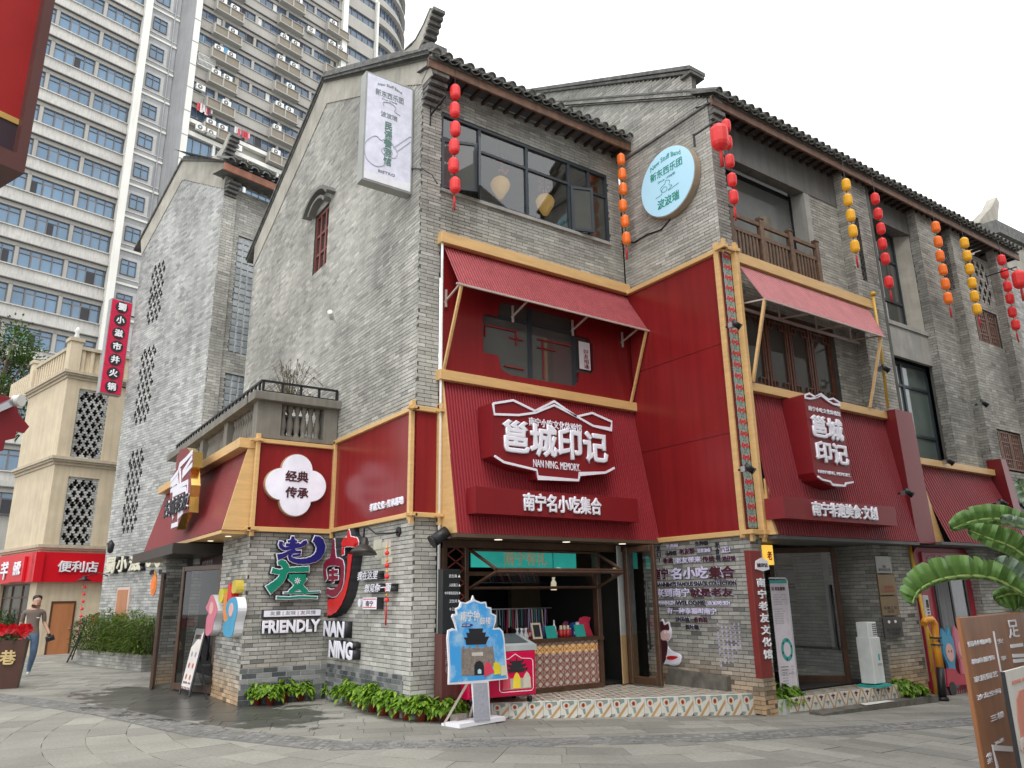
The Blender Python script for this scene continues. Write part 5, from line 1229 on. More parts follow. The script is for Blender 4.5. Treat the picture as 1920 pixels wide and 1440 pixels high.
mb.add([fB(a0 + .03 + u * (w_ - .06), b0 + .03 + v * h_, .007) for u, v in pts + top], [tuple(range(15))]); mb.build('torn_paper_edge', M('paper_white', (.8, .8, .84), .6), LB)
# --- annex round sign on the long awning, gold edge
AS = T('landmark_sign', 'red and white rounded sign with gold edge on the long side awning of the annex', 'sign', (2.95, 15.5, 2.8))
fq = FX(3.02); o3 = lambda x, y: (280 + x * .1458, 800 + y * .1458)
outl = [PF(fq, *o3(*p)) for p in ((400, 290), (480, 270), (535, 330), (575, 320), (560, 520), (530, 560), (540, 750), (520, 900), (510, 1100), (430, 1120), (350, 1320), (300, 1335), (270, 1280), (262, 1090), (268, 800), (285, 650), (340, 560), (350, 400))]
MB().prism(fq, outl, -.16, 0, 0, 1).build('board', [redsign, M('polished_gold', (.83, .55, .16), .18, .9, var=.05)], AS)
wl_ = MB()
for pts in (((285, 700), (380, 580), (400, 500), (490, 410), (560, 330)), ((280, 760), (375, 640)), ((435, 590), (555, 400)), ((430, 640), (555, 490)), ((300, 760), (370, 700), (380, 790)), ((280, 830), (360, 780), (500, 710), (490, 860)), ((400, 520), (405, 780)), ((290, 1280), (370, 1250), (375, 1140), (440, 1090)), ((310, 1190), (310, 860), (470, 800), (470, 900))):
    ribbon(wl_, fq, [PF(fq, *o3(*p)) for p in pts], .09, .003, .012)
wl_.build('gate_emblem', whiteL, AS)
a = PF(fq, *o3(225, 1050)); b = PF(fq, *o3(520, 1000)); z0 = PF(fq, *o3(370, 1120))[1]; z1 = PF(fq, *o3(370, 900))[1]
text(fq, '古城老友', min(a[0], b[0]), max(a[0], b[0]), z0, z1, whiteL, AS, c=.012, ext=.02, bold=.06)
text(fq, '古城老友', min(a[0], b[0]), max(a[0], b[0]), z0, z1, ink, AS, c=.034, ext=.02, bold=.02)
# --- brush-stroke characters
o4 = lambda x, y: (480 + x * .17358, 990 + y * .17358)
def brush(fr, strokes, col, parent, name, c=.1, sc=.00165, back=.05, wf=1.0):
    wm, cm_, bk = MB(), MB(), MB()
    for pts, w in strokes:
        P_ = smooth_path([PF(fr, *o4(*p)) for p in pts], 5); n = len(P_)
        if isinstance(w, (list, tuple)): W_ = [np.interp(i / (n - 1) * (len(w) - 1), range(len(w)), w) for i in range(n)]
        else: W_ = [w] * n
        W_ = [k * sc * (1 + .08 * math.sin(i * 2.3)) for i, k in enumerate(W_)]
        ext = lambda e: [(P_[0][0] + (P_[0][0] - P_[1][0]) / max(1e-6, math.dist(P_[0], P_[1])) * e, P_[0][1] + (P_[0][1] - P_[1][1]) / max(1e-6, math.dist(P_[0], P_[1])) * e)] + P_ + [(P_[-1][0] + (P_[-1][0] - P_[-2][0]) / max(1e-6, math.dist(P_[-1], P_[-2])) * e, P_[-1][1] + (P_[-1][1] - P_[-2][1]) / max(1e-6, math.dist(P_[-1], P_[-2])) * e)]
        ribbon(bk, fr, ext(.02), [W_[0] + .035] + [k + .035 for k in W_] + [W_[-1] + .035], .0, c - .002)
        ribbon(wm, fr, ext(.016), [W_[0] + .026] + [k + .026 for k in W_] + [W_[-1] + .026], c - .002, c + .004)
        ribbon(cm_, fr, P_, W_, c + .010, c + .018)
    bk.build(name + '_back', darkside, parent); wm.build(name + '_outline', whiteL, parent); cm_.build(name + '_face', col, parent)
blu = M('brush_blue', (.012, .012, .16), .4); gre = M('brush_green', (.0, .23, .14), .4); cri = M('brush_crimson', (.22, .008, .03), .4); bre = M('brush_red', (.60, .015, .015), .4)
SB = T('brush_character_sign', 'dark blue and green brush-written character pair on the annex front wall', 'sign', (4.4, 12.9, 1.6))
brush(fA, [([(372, 95), (372, 160), (372, 235)], [22, 60, 40]), ([(318, 150), (372, 140), (420, 152)], 22), ([(298, 185), (372, 188), (445, 178)], 28), ([(250, 150), (245, 195), (290, 228), (380, 210), (455, 195), (500, 165), (525, 150)], [40, 40, 32, 30, 34, 50, 30]),
           ([(400, 235), (340, 262), (270, 300), (210, 318)], [25, 30, 45, 60]), ([(600, 120), (650, 150), (675, 220), (635, 310), (540, 355), (430, 362), (355, 340), (340, 300), (380, 265), (460, 262)], [60, 100, 95, 80, 60, 50, 40, 28, 24, 30]), ([(370, 305), (420, 300), (455, 290)], 22)], blu, SB, 'upper_character')
brush(fA, [([(215, 385), (265, 380), (300, 430), (290, 480)], [30, 60, 65, 60]), ([(150, 460), (230, 475), (330, 455), (430, 450), (545, 445)], [50, 45, 40, 50, 50]), ([(285, 470), (250, 550), (190, 610), (110, 670)], [60, 70, 75, 90]),
           ([(330, 530), (420, 530), (515, 530)], 55), ([(350, 540), (430, 610), (520, 700)], [50, 60, 50]), ([(505, 540), (430, 620), (340, 700)], [50, 60, 40]), ([(275, 702), (400, 700), (520, 698), (665, 690)], [10, 16, 18, 12]), ([(200, 752), (330, 756), (450, 748), (635, 752)], [22, 20, 24, 18])], gre, SB, 'lower_character')
petal(q := MB(), fA, *PF(fA, *o4(420, 572)), .06, .13, 0, n=8, ratio=.22); q.build('star', whiteL, SB)
SR = T('brush_character_sign', 'crimson and bright red brush-written character on the gable side wall', 'sign', (GX - .1, 12.3, 1.6))
brush(fG, [([(942, 125), (940, 220), (935, 330)], [22, 50, 120]), ([(860, 560), (845, 440), (880, 375), (960, 365), (1030, 390), (1040, 500), (1020, 620), (950, 700), (870, 680)], [45, 55, 60, 60, 60, 55, 60, 60, 40]), ([(935, 440), (935, 590)], 36), ([(895, 480), (990, 470)], 26), ([(890, 540), (990, 535)], 30)], cri, SR, 'left_part', c=.16, sc=.0021)
brush(fG, [([(1105, 25), (1108, 90), (1112, 150)], [12, 50, 90]), ([(1040, 200), (1060, 160), (1120, 150), (1190, 165), (1180, 215)], [50, 70, 70, 70, 45]), ([(1045, 215), (1045, 290)], 40), ([(1125, 285), (1115, 400), (1095, 560), (1050, 720), (970, 830), (880, 860)], [90, 70, 60, 75, 110, 130])], bre, SR, 'right_part', c=.16, sc=.0021)
def word(fr, body, x0, x1, yt, yb, lab, c=.07, bold=.03):
    t = T('raised_letters', lab, 'sign', fr(*PF(fr, (x0 + x1) / 2, yb)))
    TX(fr, body, x0, x1, yt, yb, darkside, t, 'letter_sides', bold=bold + .012, ext=c, c=0); TX(fr, body, x0, x1, yt, yb, whiteL, t, 'letter_faces', bold=bold, ext=.01, c=c)
    return t
word(fA, 'FRIENDLY', 489, 598, 1162, 1186, 'large white raised Latin word on the annex front wall', bold=.045)
word(fG, 'NAN', 622, 661, 1164, 1194, 'first line of white raised Latin letters on the gable side wall', c=.14, bold=.045)
word(fG, 'NING', 632, 677, 1201, 1235, 'second, lower line of white raised Latin letters on the gable side wall', c=.14, bold=.045)
PS = T('pill_sign', 'narrow white sign with small dark characters above the large Latin word', 'sign', (4.3, 12.9, 1.5))
b_ = px_box(fA, 490, 599, 1142, 1157); MB().bbox(fA, *b_, 0, .09, 0, .02).build('casing', darkside, PS); MB().box(fA, b_[0] + .015, b_[1] - .015, b_[2] + .015, b_[3] - .015, .09, .096).build('face', whiteL, PS)
TX(fA, '友景 | 友味 | 友风情', 503, 588, 1145, 1154, gk2, PS, c=.097, ext=.002, bold=.01)
for body, x, lab in (('我在这里', (684, 722, 1071, 1087), 'upper short line of white script letters on dark backing, gable side wall'), ('想见你一面', (697, 748, 1094, 1110), 'lower short line of white script letters on dark backing, gable side wall')):
    t = T('script_sign', lab, 'sign', fG(*PF(fG, x[0], x[3]))); TX(fG, body, *x, darkside, t, 'letter_sides', bold=.05, ext=.12, c=0); TX(fG, body, *x, whiteL, t, 'letter_faces', bold=.015, ext=.008, c=.12, shear=.2)
PL = T('place_name_plate', 'small white plate with red rules and a round pin beside it, gable side wall', 'sign', fG(*PF(fG, 706, 1140)))
b_ = px_box(fG, 694, 720, 1120, 1142); MB().box(fG, *b_, 0, .12).build('casing', darkside, PL); MB().box(fG, *b_, .12, .125).build('face', whiteL, PL)
for z in (b_[2] + .02, b_[3] - .03): MB().box(fG, b_[0] + .02, b_[1] - .02, z, z + .012, .125, .128).build('red_rule', bre, PL)
TX(fG, '南宁', 700, 714, 1126, 1137, ink, PL, c=.126, ext=.002, bold=.02)
c0 = PF(fG, 687, 1130); MB().prism(fG, [(c0[0] + .06 * cos(t * .52), c0[1] + .06 * sin(t * .52) + (.04 if 0 else 0)) for t in range(12)], 0, .12).build('pin', whiteL, PL)
# wall lettering on the protruding shop's side: many words
oW = lambda x, y: (1160 + x * .15625, 900 + y * .15625)
o6 = lambda x, y: (1160 + x * .2916, 980 + y * .2916)
WL = T('wall_lettering', 'cluster of white, black and maroon raised characters on the brick side wall by the door', 'sign', (UX, 8.8, 1.2))
lilac = M('lilac_letter', (.68, .62, .84), .4, var=.03)
def WT(body, f, x0, x1, y0, y1, m, bold=.03):
    p0, p1 = f(x0, y0), f(x1, y1); bxx = px_box(fU, p0[0], p1[0], p0[1], p1[1])
    text(fU, body, *bxx, darkside if m is lilac else lilac, WL, 'letter_back', bold=bold + .03, ext=.012, c=0); text(fU, body, *bxx, m, WL, 'letter_face', bold=bold, ext=.012, c=.013)
WT('羊角酥', oW, 575, 725, 768, 812, lilac); WT('生榨粉', oW, 925, 1090, 735, 785, ink); WT('来\n食\n啊', oW, 1170, 1225, 740, 975, ink, .02); WT('出\n口\n?', oW, 478, 515, 790, 990, ink, .02)
WT('马蹄糕', oW, 570, 705, 850, 905, ink); WT('老友粉', oW, 735, 925, 820, 890, mar); WT('豆浆油条', oW, 955, 1115, 820, 870, lilac); WT('正!', oW, 1245, 1350, 800, 870, lilac)
WT('非遗', oW, 540, 665, 935, 1000, mar); WT('老友带来', oW, 685, 1000, 925, 995, lilac); WT('传统', oW, 1015, 1160, 910, 985, mar); WT('鸡仔饼', oW, 1255, 1410, 910, 975, mar)
WT('南宁', oW, 430, 605, 1060, 1190, mar, .035); WT('名小吃', oW, 630, 1085, 1045, 1190, lilac, .035); WT('集合', oW, 1090, 1400, 1030, 1180, mar, .035)
WT("NANNING'S FAMOUS SNACK COLLECTION", oW, 455, 1420, 1215, 1270, ink, .01); WT('来到南宁', oW, 450, 860, 1300, 1405, lilac); WT('就是老友', oW, 870, 1385, 1295, 1400, mar)
WT('NANNINGIN', o6, 245, 365, 503, 530, lilac, .02); WT('WELCOME', o6, 375, 562, 500, 530, ink, .02); WT('欢迎吃粉!', o6, 575, 722, 503, 532, lilac); WT('有一种幸福叫南宁', o6, 315, 635, 548, 588, lilac)
WT('沙田柚', o6, 372, 458, 605, 635, ink, .02); WT('卷筒粉', o6, 488, 578, 607, 640, mar, .02); WT('蕉叶糍', o6, 434, 522, 655, 686, ink, .02)
PO = T('poem_lettering', 'columns of tiny white characters low on the brick side wall near the pillar', 'sign', (UX, 8.0, .6))
rows = ['有一座城叫作南宁一碗粉', '一种味道让你想念老友', '一声招呼满城都是乡音', '三街两巷骑楼的光影中', '邕江边的风吹过', '小吃里有百味']
for i, r in enumerate(rows):
    x0, x1 = 640 + i * 26, 658 + i * 26
    p0, p1 = o6(x0, 645 + i * 0), o6(x1, 645 + len(r) * 26); text(fU, '\n'.join(r), *px_box(fU, p0[0] + 1, p1[0] - 1, p0[1], p1[1]), lilac, PO, bold=.0, ext=.006, c=.003, line=1.35)
# plain animal cut-out with a bowl
AN2 = T('animal_cutout', 'maroon cut-out animal with pointed ears holding a bowl, left end of the brick side wall', 'sign', (UX, 9.3, .5))
def closed(P, n=4):
    Q = smooth_path([P[-1]] + list(P) + [P[0], P[1]], n); return Q[n:-n - 1]
def cut(pts, m, c0, c1, name, par, f=o6, fr=fU): MB().prism(fr, closed([PF(fr, *f(*p)) for p in pts], 3), c0, c1).build(name, m, par)
cut([(258, 680), (272, 640), (286, 618), (300, 645), (325, 635), (333, 665), (344, 700), (337, 745), (320, 765), (322, 800), (352, 828), (400, 846), (406, 880), (392, 912), (350, 918), (318, 908), (275, 905), (262, 860), (260, 760)], whiteL, 0, .02, 'outline', AN2)
cut([(262, 685), (285, 630), (300, 660), (325, 650), (330, 690), (300, 690), (275, 720), (270, 745), (318, 762), (318, 830), (300, 900), (268, 895)], mar, .021, .03, 'body', AN2)
cut([(275, 715), (300, 690), (335, 700), (330, 745), (290, 755)], M('pale_pink', (.75, .5, .48), .5), .021, .032, 'face', AN2)
cut([(315, 865), (325, 850), (390, 850), (400, 868), (385, 905), (335, 905)], whiteL, .021, .035, 'bowl', AN2); cut([(322, 862), (350, 855), (392, 862), (360, 880), (325, 878)], bre, .036, .04, 'broth', AN2)
for x in (308, 328): cut([(x - 8, 705), (x, 695), (x + 8, 705), (x, 715)], whiteL, .033, .036, 'eye', AN2)
# ================================================================ lantern strings
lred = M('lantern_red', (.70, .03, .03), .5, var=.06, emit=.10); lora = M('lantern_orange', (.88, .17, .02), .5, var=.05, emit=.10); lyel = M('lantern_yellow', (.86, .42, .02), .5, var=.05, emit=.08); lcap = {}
tass = M('tassel_red', (.6, .03, .03), .7)
def lantern(parent, p, r, h, m, cap):
    r *= 1.02; h *= 1.02
    q = MB(); n = 12; prof = [(.5, 0), (.6, .02), (.86, .1), (.98, .22), (1, .5), (.98, .78), (.86, .9), (.6, .98), (.5, 1)]
    R = [[(p[0] + r * k * cos(2 * pi * j / n) * (1.0 if j % 2 else .965), p[1] + r * k * sin(2 * pi * j / n) * (1.0 if j % 2 else .965), p[2] - h / 2 + h * t) for j in range(n)] for k, t in prof]
    q.ring(R, 0, False, True); L = q.build('lantern', m, parent)
    q = MB(); 
    for z in (-h / 2 - .006, h / 2 - .006): q.cyl((p[0], p[1], p[2] + z), (p[0], p[1], p[2] + z + .014), r * .47, 10)
    q.build('cap_ring', cap, L)
    return L
def lstring(pts, Y, m, lab, r=.085, h=.23, tassel=True, top=.4):
    P = [PY(x, y, Y) for x, y in pts]; X = sum(p[0] for p in P) / len(P)
    zs = [p[2] for p in P]; n = len(zs); 
    t = T('lantern_string', lab, 'lantern string', (X, Y, zs[-1]), 'strings of paper lanterns under the eaves')
    for i, z in enumerate(zs): lantern(t, (X + random.uniform(-.016, .016), Y + random.uniform(-.01, .01), z), r, h, m, gold if m is not lred else lred)
    q = MB(); q.cyl((X, Y, zs[-1] - h / 2 - .05), (X, Y, zs[0] + h / 2 + top), .006, 5); q.build('cord', ink, t)
    if tassel: q = MB(); q.lathe((X, Y, zs[-1] - h / 2 - .32), [(.018, 0), (.02, .2), (.008, .27)], 8); q.build('tassel', tass, t)
lstring([(853, 172), (852, 206), (852, 241), (853, 276), (854, 311), (851, 347)], 9.55, lred, 'string of six red lanterns hung at the left end of the corner house windows', r=.088, h=.26)
lstring([(1165, 299), (1166, 327), (1168, 355), (1170, 386), (1171, 415), (1173, 447)], 9.6, lora, 'string of six orange lanterns in the inner corner beside the round sign', r=.082, h=.24)
lstring([(1362, 236), (1366, 268), (1369, 303), (1371, 337), (1374, 369)], 7.3, lred, 'string of five red lanterns behind the big lantern at the protruding corner', r=.08, h=.235, top=.1)
lstring([(1586, 347), (1591, 376), (1594, 404), (1598, 433), (1602, 462)], 7.2, lyel, 'string of five yellow lanterns right of the balcony railing', r=.085, h=.245)
lstring([(1643, 374), (1647, 402), (1651, 429), (1655, 457), (1659, 485), (1664, 528)], 7.25, lred, 'string of six red lanterns before the recessed tall window', r=.085, h=.23)
lstring([(1755, 427), (1759, 454), (1763, 480), (1768, 506), (1772, 532), (1777, 559)], 7.25, lora, 'string of six orange lanterns before the dark mesh opening', r=.09, h=.25)
lstring([(1809, 456), (1813, 480), (1818, 505), (1822, 530), (1827, 555), (1832, 580)], 7.25, lyel, 'string of six yellow lanterns before the plus-shaped brick openings', r=.095, h=.25)
lstring([(1880, 488), (1883, 513), (1888, 537), (1893, 560), (1898, 585), (1903, 609)], 7.25, lred, 'string of six red lanterns at the far right end of the eave', r=.095, h=.25)
for p, Y, lab in (((1349, 257), 7.05, 'big single red lantern on an iron bracket at the protruding corner'), ((1911, 524), 6.9, 'big single red lantern cut by the right picture edge')):
    c = PY(*p, Y); t = T('big_lantern', lab, 'lantern', (c[0], c[1], c[2] - .2)); lantern(t, c, .15, .43, lred, lred)
    q = MB(); q.bar((c[0], c[1], c[2] + .33), (c[0], 7.6, c[2] + .33), .02, .025); q.bar((c[0], 7.58, c[2] + .1), (c[0], 7.58, c[2] + .35), .025, .03); q.cyl((c[0], c[1], c[2] + .2), (c[0], c[1], c[2] + .33), .005, 5); q.build('bracket', black, t)
    q = MB(); q.lathe((c[0], c[1], c[2] - .55), [(.03, 0), (.032, .25), (.01, .33)], 8); q.build('tassel', tass, t)
for (p, lab) in (((5.3, 9.93, 9.3), 'black iron lantern bracket at the top of the gable corner pier'),):
    q = MB(); q.bar(p, (p[0], p[1], p[2] + .4), .03, .02); q.bar((p[0], p[1], p[2] + .2), (p[0] + .1, p[1] - .38, p[2] + .42), .025, .025); q.bar((p[0] + .1, p[1] - .38, p[2] + .42), (p[0] + .1, p[1] - .38, p[2] + .2), .02, .02); o = q.build('iron_bracket', black, None, loc=p); tag(o, lab, 'bracket')
# spotlights, cameras, pipes, cables
for (x, y, Y, lab) in ((1372, 603, 7.35, 'small black spotlight halfway up the patterned strip'), (1396, 872, 7.3, 'small black spotlight low on the patterned strip'), (1652, 686, 7.3, 'black spotlight beside the yellow pipe above the second shop'), (1838, 752, 7.35, 'black spotlight on the brick pilaster between tall window and lattice window'), (1773, 860, 7.4, 'black spotlight resting on the third shop beam'), (1695, 918, 7.2, 'black spotlight between the second and third awnings'), (1873, 938, 7.2, 'black spotlight at the right end of the third awning'), (1908, 942, 7.4, 'black spotlight nearest the right picture edge')):
    lamp_spot(lab, PY(x, y, Y), (.5, -.4, -.5))
lamp_spot('larger bronze-lit spotlight on a shelf at the corner pier under the red panels', PX(838, 996, 5.5), (-.7, .1, -.5), .26)
cc_ = PX(622, 597, 5.0); t = T('security_camera', 'white security camera low on the big gable wall', 'camera', cc_); p = Vector(cc_)
MB().cyl(p, p + Vector((-.12, -.2, .05)), .05, 10).build('camera_body', acw, t); MB().bar(p + Vector((0, -.05, 0)), p + Vector((.14, .0, -.1)), .03, .03).build('arm', acw, t)
q = MB(); q.tube([(5.51, 9.84, 7.3), (5.51, 9.84, .15)], .022, 8); o = q.build('white_conduit', M('white_pipe', (.72, .72, .7), .5), None, loc=(5.51, 9.84, 0)); tag(o, 'long white vertical conduit up the right edge of the gable corner pier', 'pipe')
q = MB(); q.tube([fG(*PF(fG, *p_), .02) for p_ in ((770, 316), (795, 318), (812, 328), (822, 345))], .012, 5); tag(q.build('cable', black, None, loc=(5.1, 10, 8.5)), 'black cable from the tall box sign round the corner pier', 'cable')
q = MB(); q.tube([fU(*PF(fU, *p_), .02) for p_ in ((1160, 452), (1190, 455), (1215, 440), (1240, 432), (1258, 412))], .015, 5); tag(q.build('cable', black, None, loc=(9.6, 9, 8)), 'black cable drooping from the round sign', 'cable')
yp = M('yellow_pipe_paint', (.62, .36, .04), .45, var=.15)
t = T('yellow_pipe', 'thin yellow pipe with a cap rising through the pink awning corner', 'pipe', (13.7, 7.35, 4.8)); q = MB(); q.tube([PY(1637, 556, 7.4), PY(1650, 640, 7.4), PY(1665, 765, 7.4)], .028, 8); q.build('pipe', yp, t); c = PY(1637, 553, 7.4); MB().lathe((c[0], c[1], c[2] - .02), [(.05, 0), (.06, .03), (.06, .06), (.02, .09)], 10).build('pipe_cap', yp, t)
q = MB(); q.tube([(14.13, 7.56, 2.4), (14.16, 7.5, .9), (14.16, 7.5, -.2)], .03, 8); tag(q.build('yellow_pipe', yp, None, loc=(14.15, 7.5, 0)), 'thin yellow pipe down the brick pier edge left of the red vending wall', 'pipe')

vy = M('vase_lantern', (.72, .42, .12), .6, var=.1, emit=.25); bl_ = M('blossom_pink', (.7, .25, .25), .7)
for (x, y, lab) in ((938, 352, 'yellow vase-shaped lantern with pink blossom behind the left upstairs pane'), (1022, 384, 'yellow vase-shaped lantern with pink blossom behind the middle upstairs pane')):
    c = PY(x, y, 10.6); t = T('vase_lantern', lab, 'lantern', c)
    MB().lathe((c[0], c[1], c[2] - .22), [(.05, 0), (.1, .08), (.17, .2), (.19, .3), (.15, .38), (.1, .42)], 12).build('vase', vy, t)
    rn_ = random.Random(int(x)); q = MB()
    for k in range(14):
        b = (c[0] + rn_.uniform(-.1, .16), c[1] + rn_.uniform(-.1, .1), c[2] + rn_.uniform(.25, .62)); q.lathe(b, [(.01, 0), (.035, .03), (.01, .06)], 6)
    stuff(q.build('blossoms', bl_, t)); MB().cyl((c[0], c[1], c[2] + .2), (c[0], c[1], 10.15), .006, 5).build('cord', ink, t)
# ================================================================ steps, tiles, shop fronts
tw = M('tile_white', (.66, .64, .58), .25, var=.06, sc=8); tg = M('tile_grey_green', (.25, .31, .28), .3); to_ = M('tile_tan', (.50, .30, .12), .3); tr2 = M('tile_maroon', (.18, .03, .03), .3); tor = M('tile_orange', (.62, .16, .03), .3)
def tile_mesh(kind):
    F0 = Fr((0, 0, 0), (1, 0, 0), Z_, (0, -1, 0)) if kind != 'floor' else Fr((0, 0, 0), (1, 0, 0), (0, 1, 0), (0, 0, 1))
    q = MB(); S = .25 if kind == 'riser' else .3 if kind == 'riser2' else .3
    q.bbox(F0, .002, S - .002, .002, S - .002, -.01, .006, 0, .002); c = .0072
    P = lambda pts, m, c=c: q.add([F0(a, b, c) for a, b in pts], [tuple(range(len(pts)))], m)
    if kind == 'riser':
        P([(.08, .002), (.125, .002), (.248, .15), (.248, .2)], 2); P([(.002, .05), (.06, .05), (.05, .02), (.0, .002)][::-1], 1)
        P([(.02, .245), (.03, .16), (.07, .12), (.09, .05), (.12, .06), (.11, .14), (.15, .18), (.2, .2), (.2, .245)], 1)
        cc = [(.085 + .05 * cos(t * .52), .18 + .05 * sin(t * .52)) for t in range(12)]; P(cc, 0, .0078)
        P([(.085 + .03 * cos(t * .79), .18 + .034 * sin(t * .79)) for t in range(8)], 4, .0085); P([(.085 + .016 * cos(t * .79), .18 + .022 * sin(t * .79)) for t in range(8)], 3, .0092)
        P([(.2, .002), (.248, .002), (.248, .05), (.235, .025)], 3)
    elif kind == 'riser2':
        P([(.002, .298), (.04, .298), (.16, .002), (.135, .002)], 2); P([(.298, .298), (.26, .298), (.15, .002), (.175, .002)], 2, .0078)
        for (x, y, m, r) in ((.0, .12, 1, .06), (.298, .12, 1, .06), (.15, .23, 3, .06)):
            for k, a in enumerate((pi / 2, pi / 2 + 1.1, pi / 2 - 1.1, -pi / 2)):
                pts = [(x + r * (t * cos(a) - w * sin(a)), y + r * (t * sin(a) + w * cos(a))) for t, w in ((0, -.12), (.5, -.3), (1, 0), (.5, .3), (0, .12))]; pts = [(min(max(u, .002), .298), v) for u, v in pts]; P(pts, m, .0085)
    else:
        S2 = .15
        for k in range(4):
            a = pi / 2 * k; P([(S2 + r * cos(a + t), S2 + r * sin(a + t)) for r, t in ((.045, 0), (.09, -.25), (.125, 0), (.09, .25))], 3 if k % 2 else 2)
            a += pi / 4; P([(S2 + r * cos(a + t), S2 + r * sin(a + t)) for r, t in ((.10, -.2), (.19, -.22), (.19, .22), (.10, .2))], 1 if k % 2 else 2, .0078)
        P([(S2 + .03 * cos(t * .79), S2 + .03 * sin(t * .79)) for t in range(8)], 3, .0082)
    me = bpy.data.meshes.new('glazed_tile'); me.from_pydata(q.v, [], q.f)
    for k in (tw, tg, to_, tr2, tor): me.materials.append(k)
    me.polygons.foreach_set('material_index', q.m); me.update(); return me
TMr, TM2, TMf = tile_mesh('riser'), tile_mesh('riser2'), tile_mesh('floor')
def put(me, name, parent, p, rz=0, s=(1, 1, 1)):
    o = bpy.data.objects.new(name, me); COL.objects.link(o); o.parent = parent; o.location = Vector(p) - Vector(root_loc(parent)); o.rotation_euler = (0, 0, rz); o.scale = s; return o
ST = T('tiled_platform', 'raised shop platform faced with white floral tiles in front of the corner shop', 'step', (6.2, 9.6, 0))
PA = Vector(PG(921, 1348)); PB = Vector(PG(1421, 1340)); zt = .17
dv = (PB - PA); dv.z = 0; Lp = dv.length; ang = math.atan2(dv.y, dv.x); u_ = dv.normalized(); nrm = Vector((u_.y, -u_.x, 0))
mb = MB(); mb.prism(WORLD, [tuple(PA[:2]), tuple(PB[:2]), (UX, 7.9), (UX, 10.4), (5.6, 10.4), (5.6, PA.y + .15)], -.3, zt - .01); mb.build('platform_core', mortarL, ST)
zb0 = gz(PA.x); zb1 = gz(PB.x)
n = round(Lp / .25); ts = Lp / n
for i in range(n):
    p = PA + u_ * (i * ts); zb = gz(p.x) - .01; put(TMr, 'riser_tile', ST, (p.x + nrm.x * .01, p.y + nrm.y * .01, zb), ang, (ts / .25, 1, (zt - zb) / .25))
v_ = Vector((-u_.y, u_.x, 0))
for j in range(9):
    for i in range(-3, n + 2):
        c = PA + u_ * ((i + .5) * .3) + v_ * ((j + .5) * .3)
        if c.x > UX - .02 or c.x < 5.6 or c.y > 10.3: continue
        if (c - Vector((5.6, PA.y, 0))).dot(v_) < 0: continue
        p = PA + u_ * (i * .3) + v_ * (j * .3)
        if (i + 1) * .3 > Lp + .02 and j < 2: continue
        put(TMf, 'floor_tile', ST, (p.x, p.y, zt), ang)
S2T = T('tiled_platform', 'raised doorstep with zigzag tile front before the second shop', 'step', (10, 7.6, -.1))
q0 = Vector((10.12, 7.55, 0)); q1 = Vector((12.98, 7.42, 0)); d2 = q1 - q0; a2 = math.atan2(d2.y, d2.x); n2 = 10; t2s = d2.length / n2; u2 = d2.normalized()
MB().prism(WORLD, [(9.92, 7.6), tuple(q0[:2]), tuple(q1[:2]), (12.98, 9.5), (9.92, 9.5)], -.3, .085).build('platform_core', mortarL, S2T)
for i in range(n2): p = q0 + u2 * (i * t2s) + Vector((0, -.01, 0)); zb = gz(p.x) - .0; put(TM2, 'riser_tile', S2T, (p.x, p.y, zb + .03), a2, (t2s / .3, 1, (.1 - zb - .03) / .3))
for j in range(5):
    for i in range(n2): p = q0 + u2 * (i * t2s) + Vector((0, j * .29, 0)); put(TMf, 'floor_tile', S2T, (p.x, p.y + .005, .09), a2)
MB().box(WORLD, 10.4, 13.6, 7.18, 7.43, -.45, -.10).build('rough_kerb', M('dirty_concrete', (.13, .12, .10), .95, var=.4, sc=5, bump=.6, bsc=18), S2T)
q = MB(); q.quad([(11.6, 7.36, -.085), (12.3, 7.34, -.09), (12.32, 7.2, -.09), (11.5, 7.2, -.085)]); o = q.build('paper_sheet', M('paper', (.7, .68, .64), .7), None, loc=(12, 7.3, -.09)); tag(o, 'flattened pale cardboard sheet on the dirty kerb before the second shop', 'paper')
MB().prism(fU, [(-9.5, zt), (-8.2, zt), (-8.2, .38), (-9.4, .43)], 0, .09).build('broken_plinth', MC['dirty_concrete'], H2)
# --- corner shop opening: posts, lattice, hatch, counter
tm = M('shopfront_wood', (.075, .038, .022), .4, var=.25, sc=8)
SF = T('shop_front', 'dark wood shop front with propped-open hatch window and patterned counter base', 'shop front', (7.2, 9.93, .17))
yF = 9.9; ff = FY(yF)
for x, w in ((5.6, .08), (5.98, .07), (8.53, .09), (9.2, .08)): MB().bbox(ff, x, x + w, .17, 2.42, -.1, .02).build('post', tm, SF)
MB().bbox(ff, 5.6, 9.3, 2.3, 2.42, -.08, .03).build('head_beam', tm, SF)
MB().box(ff, 6.05, 8.53, 1.9, 1.96, -.06, .0).build('transom', tm, SF)
q = MB(); 
for i in range(9):
    z = .6 + i * .2; q.bar(ff(5.68, z, 0), ff(5.98, z + .2, 0), .012, .02); q.bar(ff(5.98, z, 0), ff(5.68, z + .2, 0), .012, .02)
q.build('side_lattice', M('lattice_maroon', (.16, .03, .02), .5), SF)
def glazed(parent, name, pts, t=.03, w=.05, mat=tm, g=gclear):
    P = [Vector(p) for p in pts]; q = MB(); n = (P[1] - P[0]).cross(P[3] - P[0]).normalized()
    for i in range(4): q.bar(P[i], P[(i + 1) % 4], w, t, up=tuple(n))
    o = q.build(name, mat, parent); MB().quad([tuple(p) for p in P]).build('pane', g, o); return o
hp = [PY(*p, Y) for p, Y in (((875, 1022), 9.88), ((1145, 1027), 9.88), ((1160, 1066), 9.30), ((900, 1058), 9.30))]
z_h = hp[2][2]; hp = [(6.05, 9.88, 2.28), (8.53, 9.88, 2.28), (8.5, 9.22, 1.97), (6.1, 9.22, 1.97)]
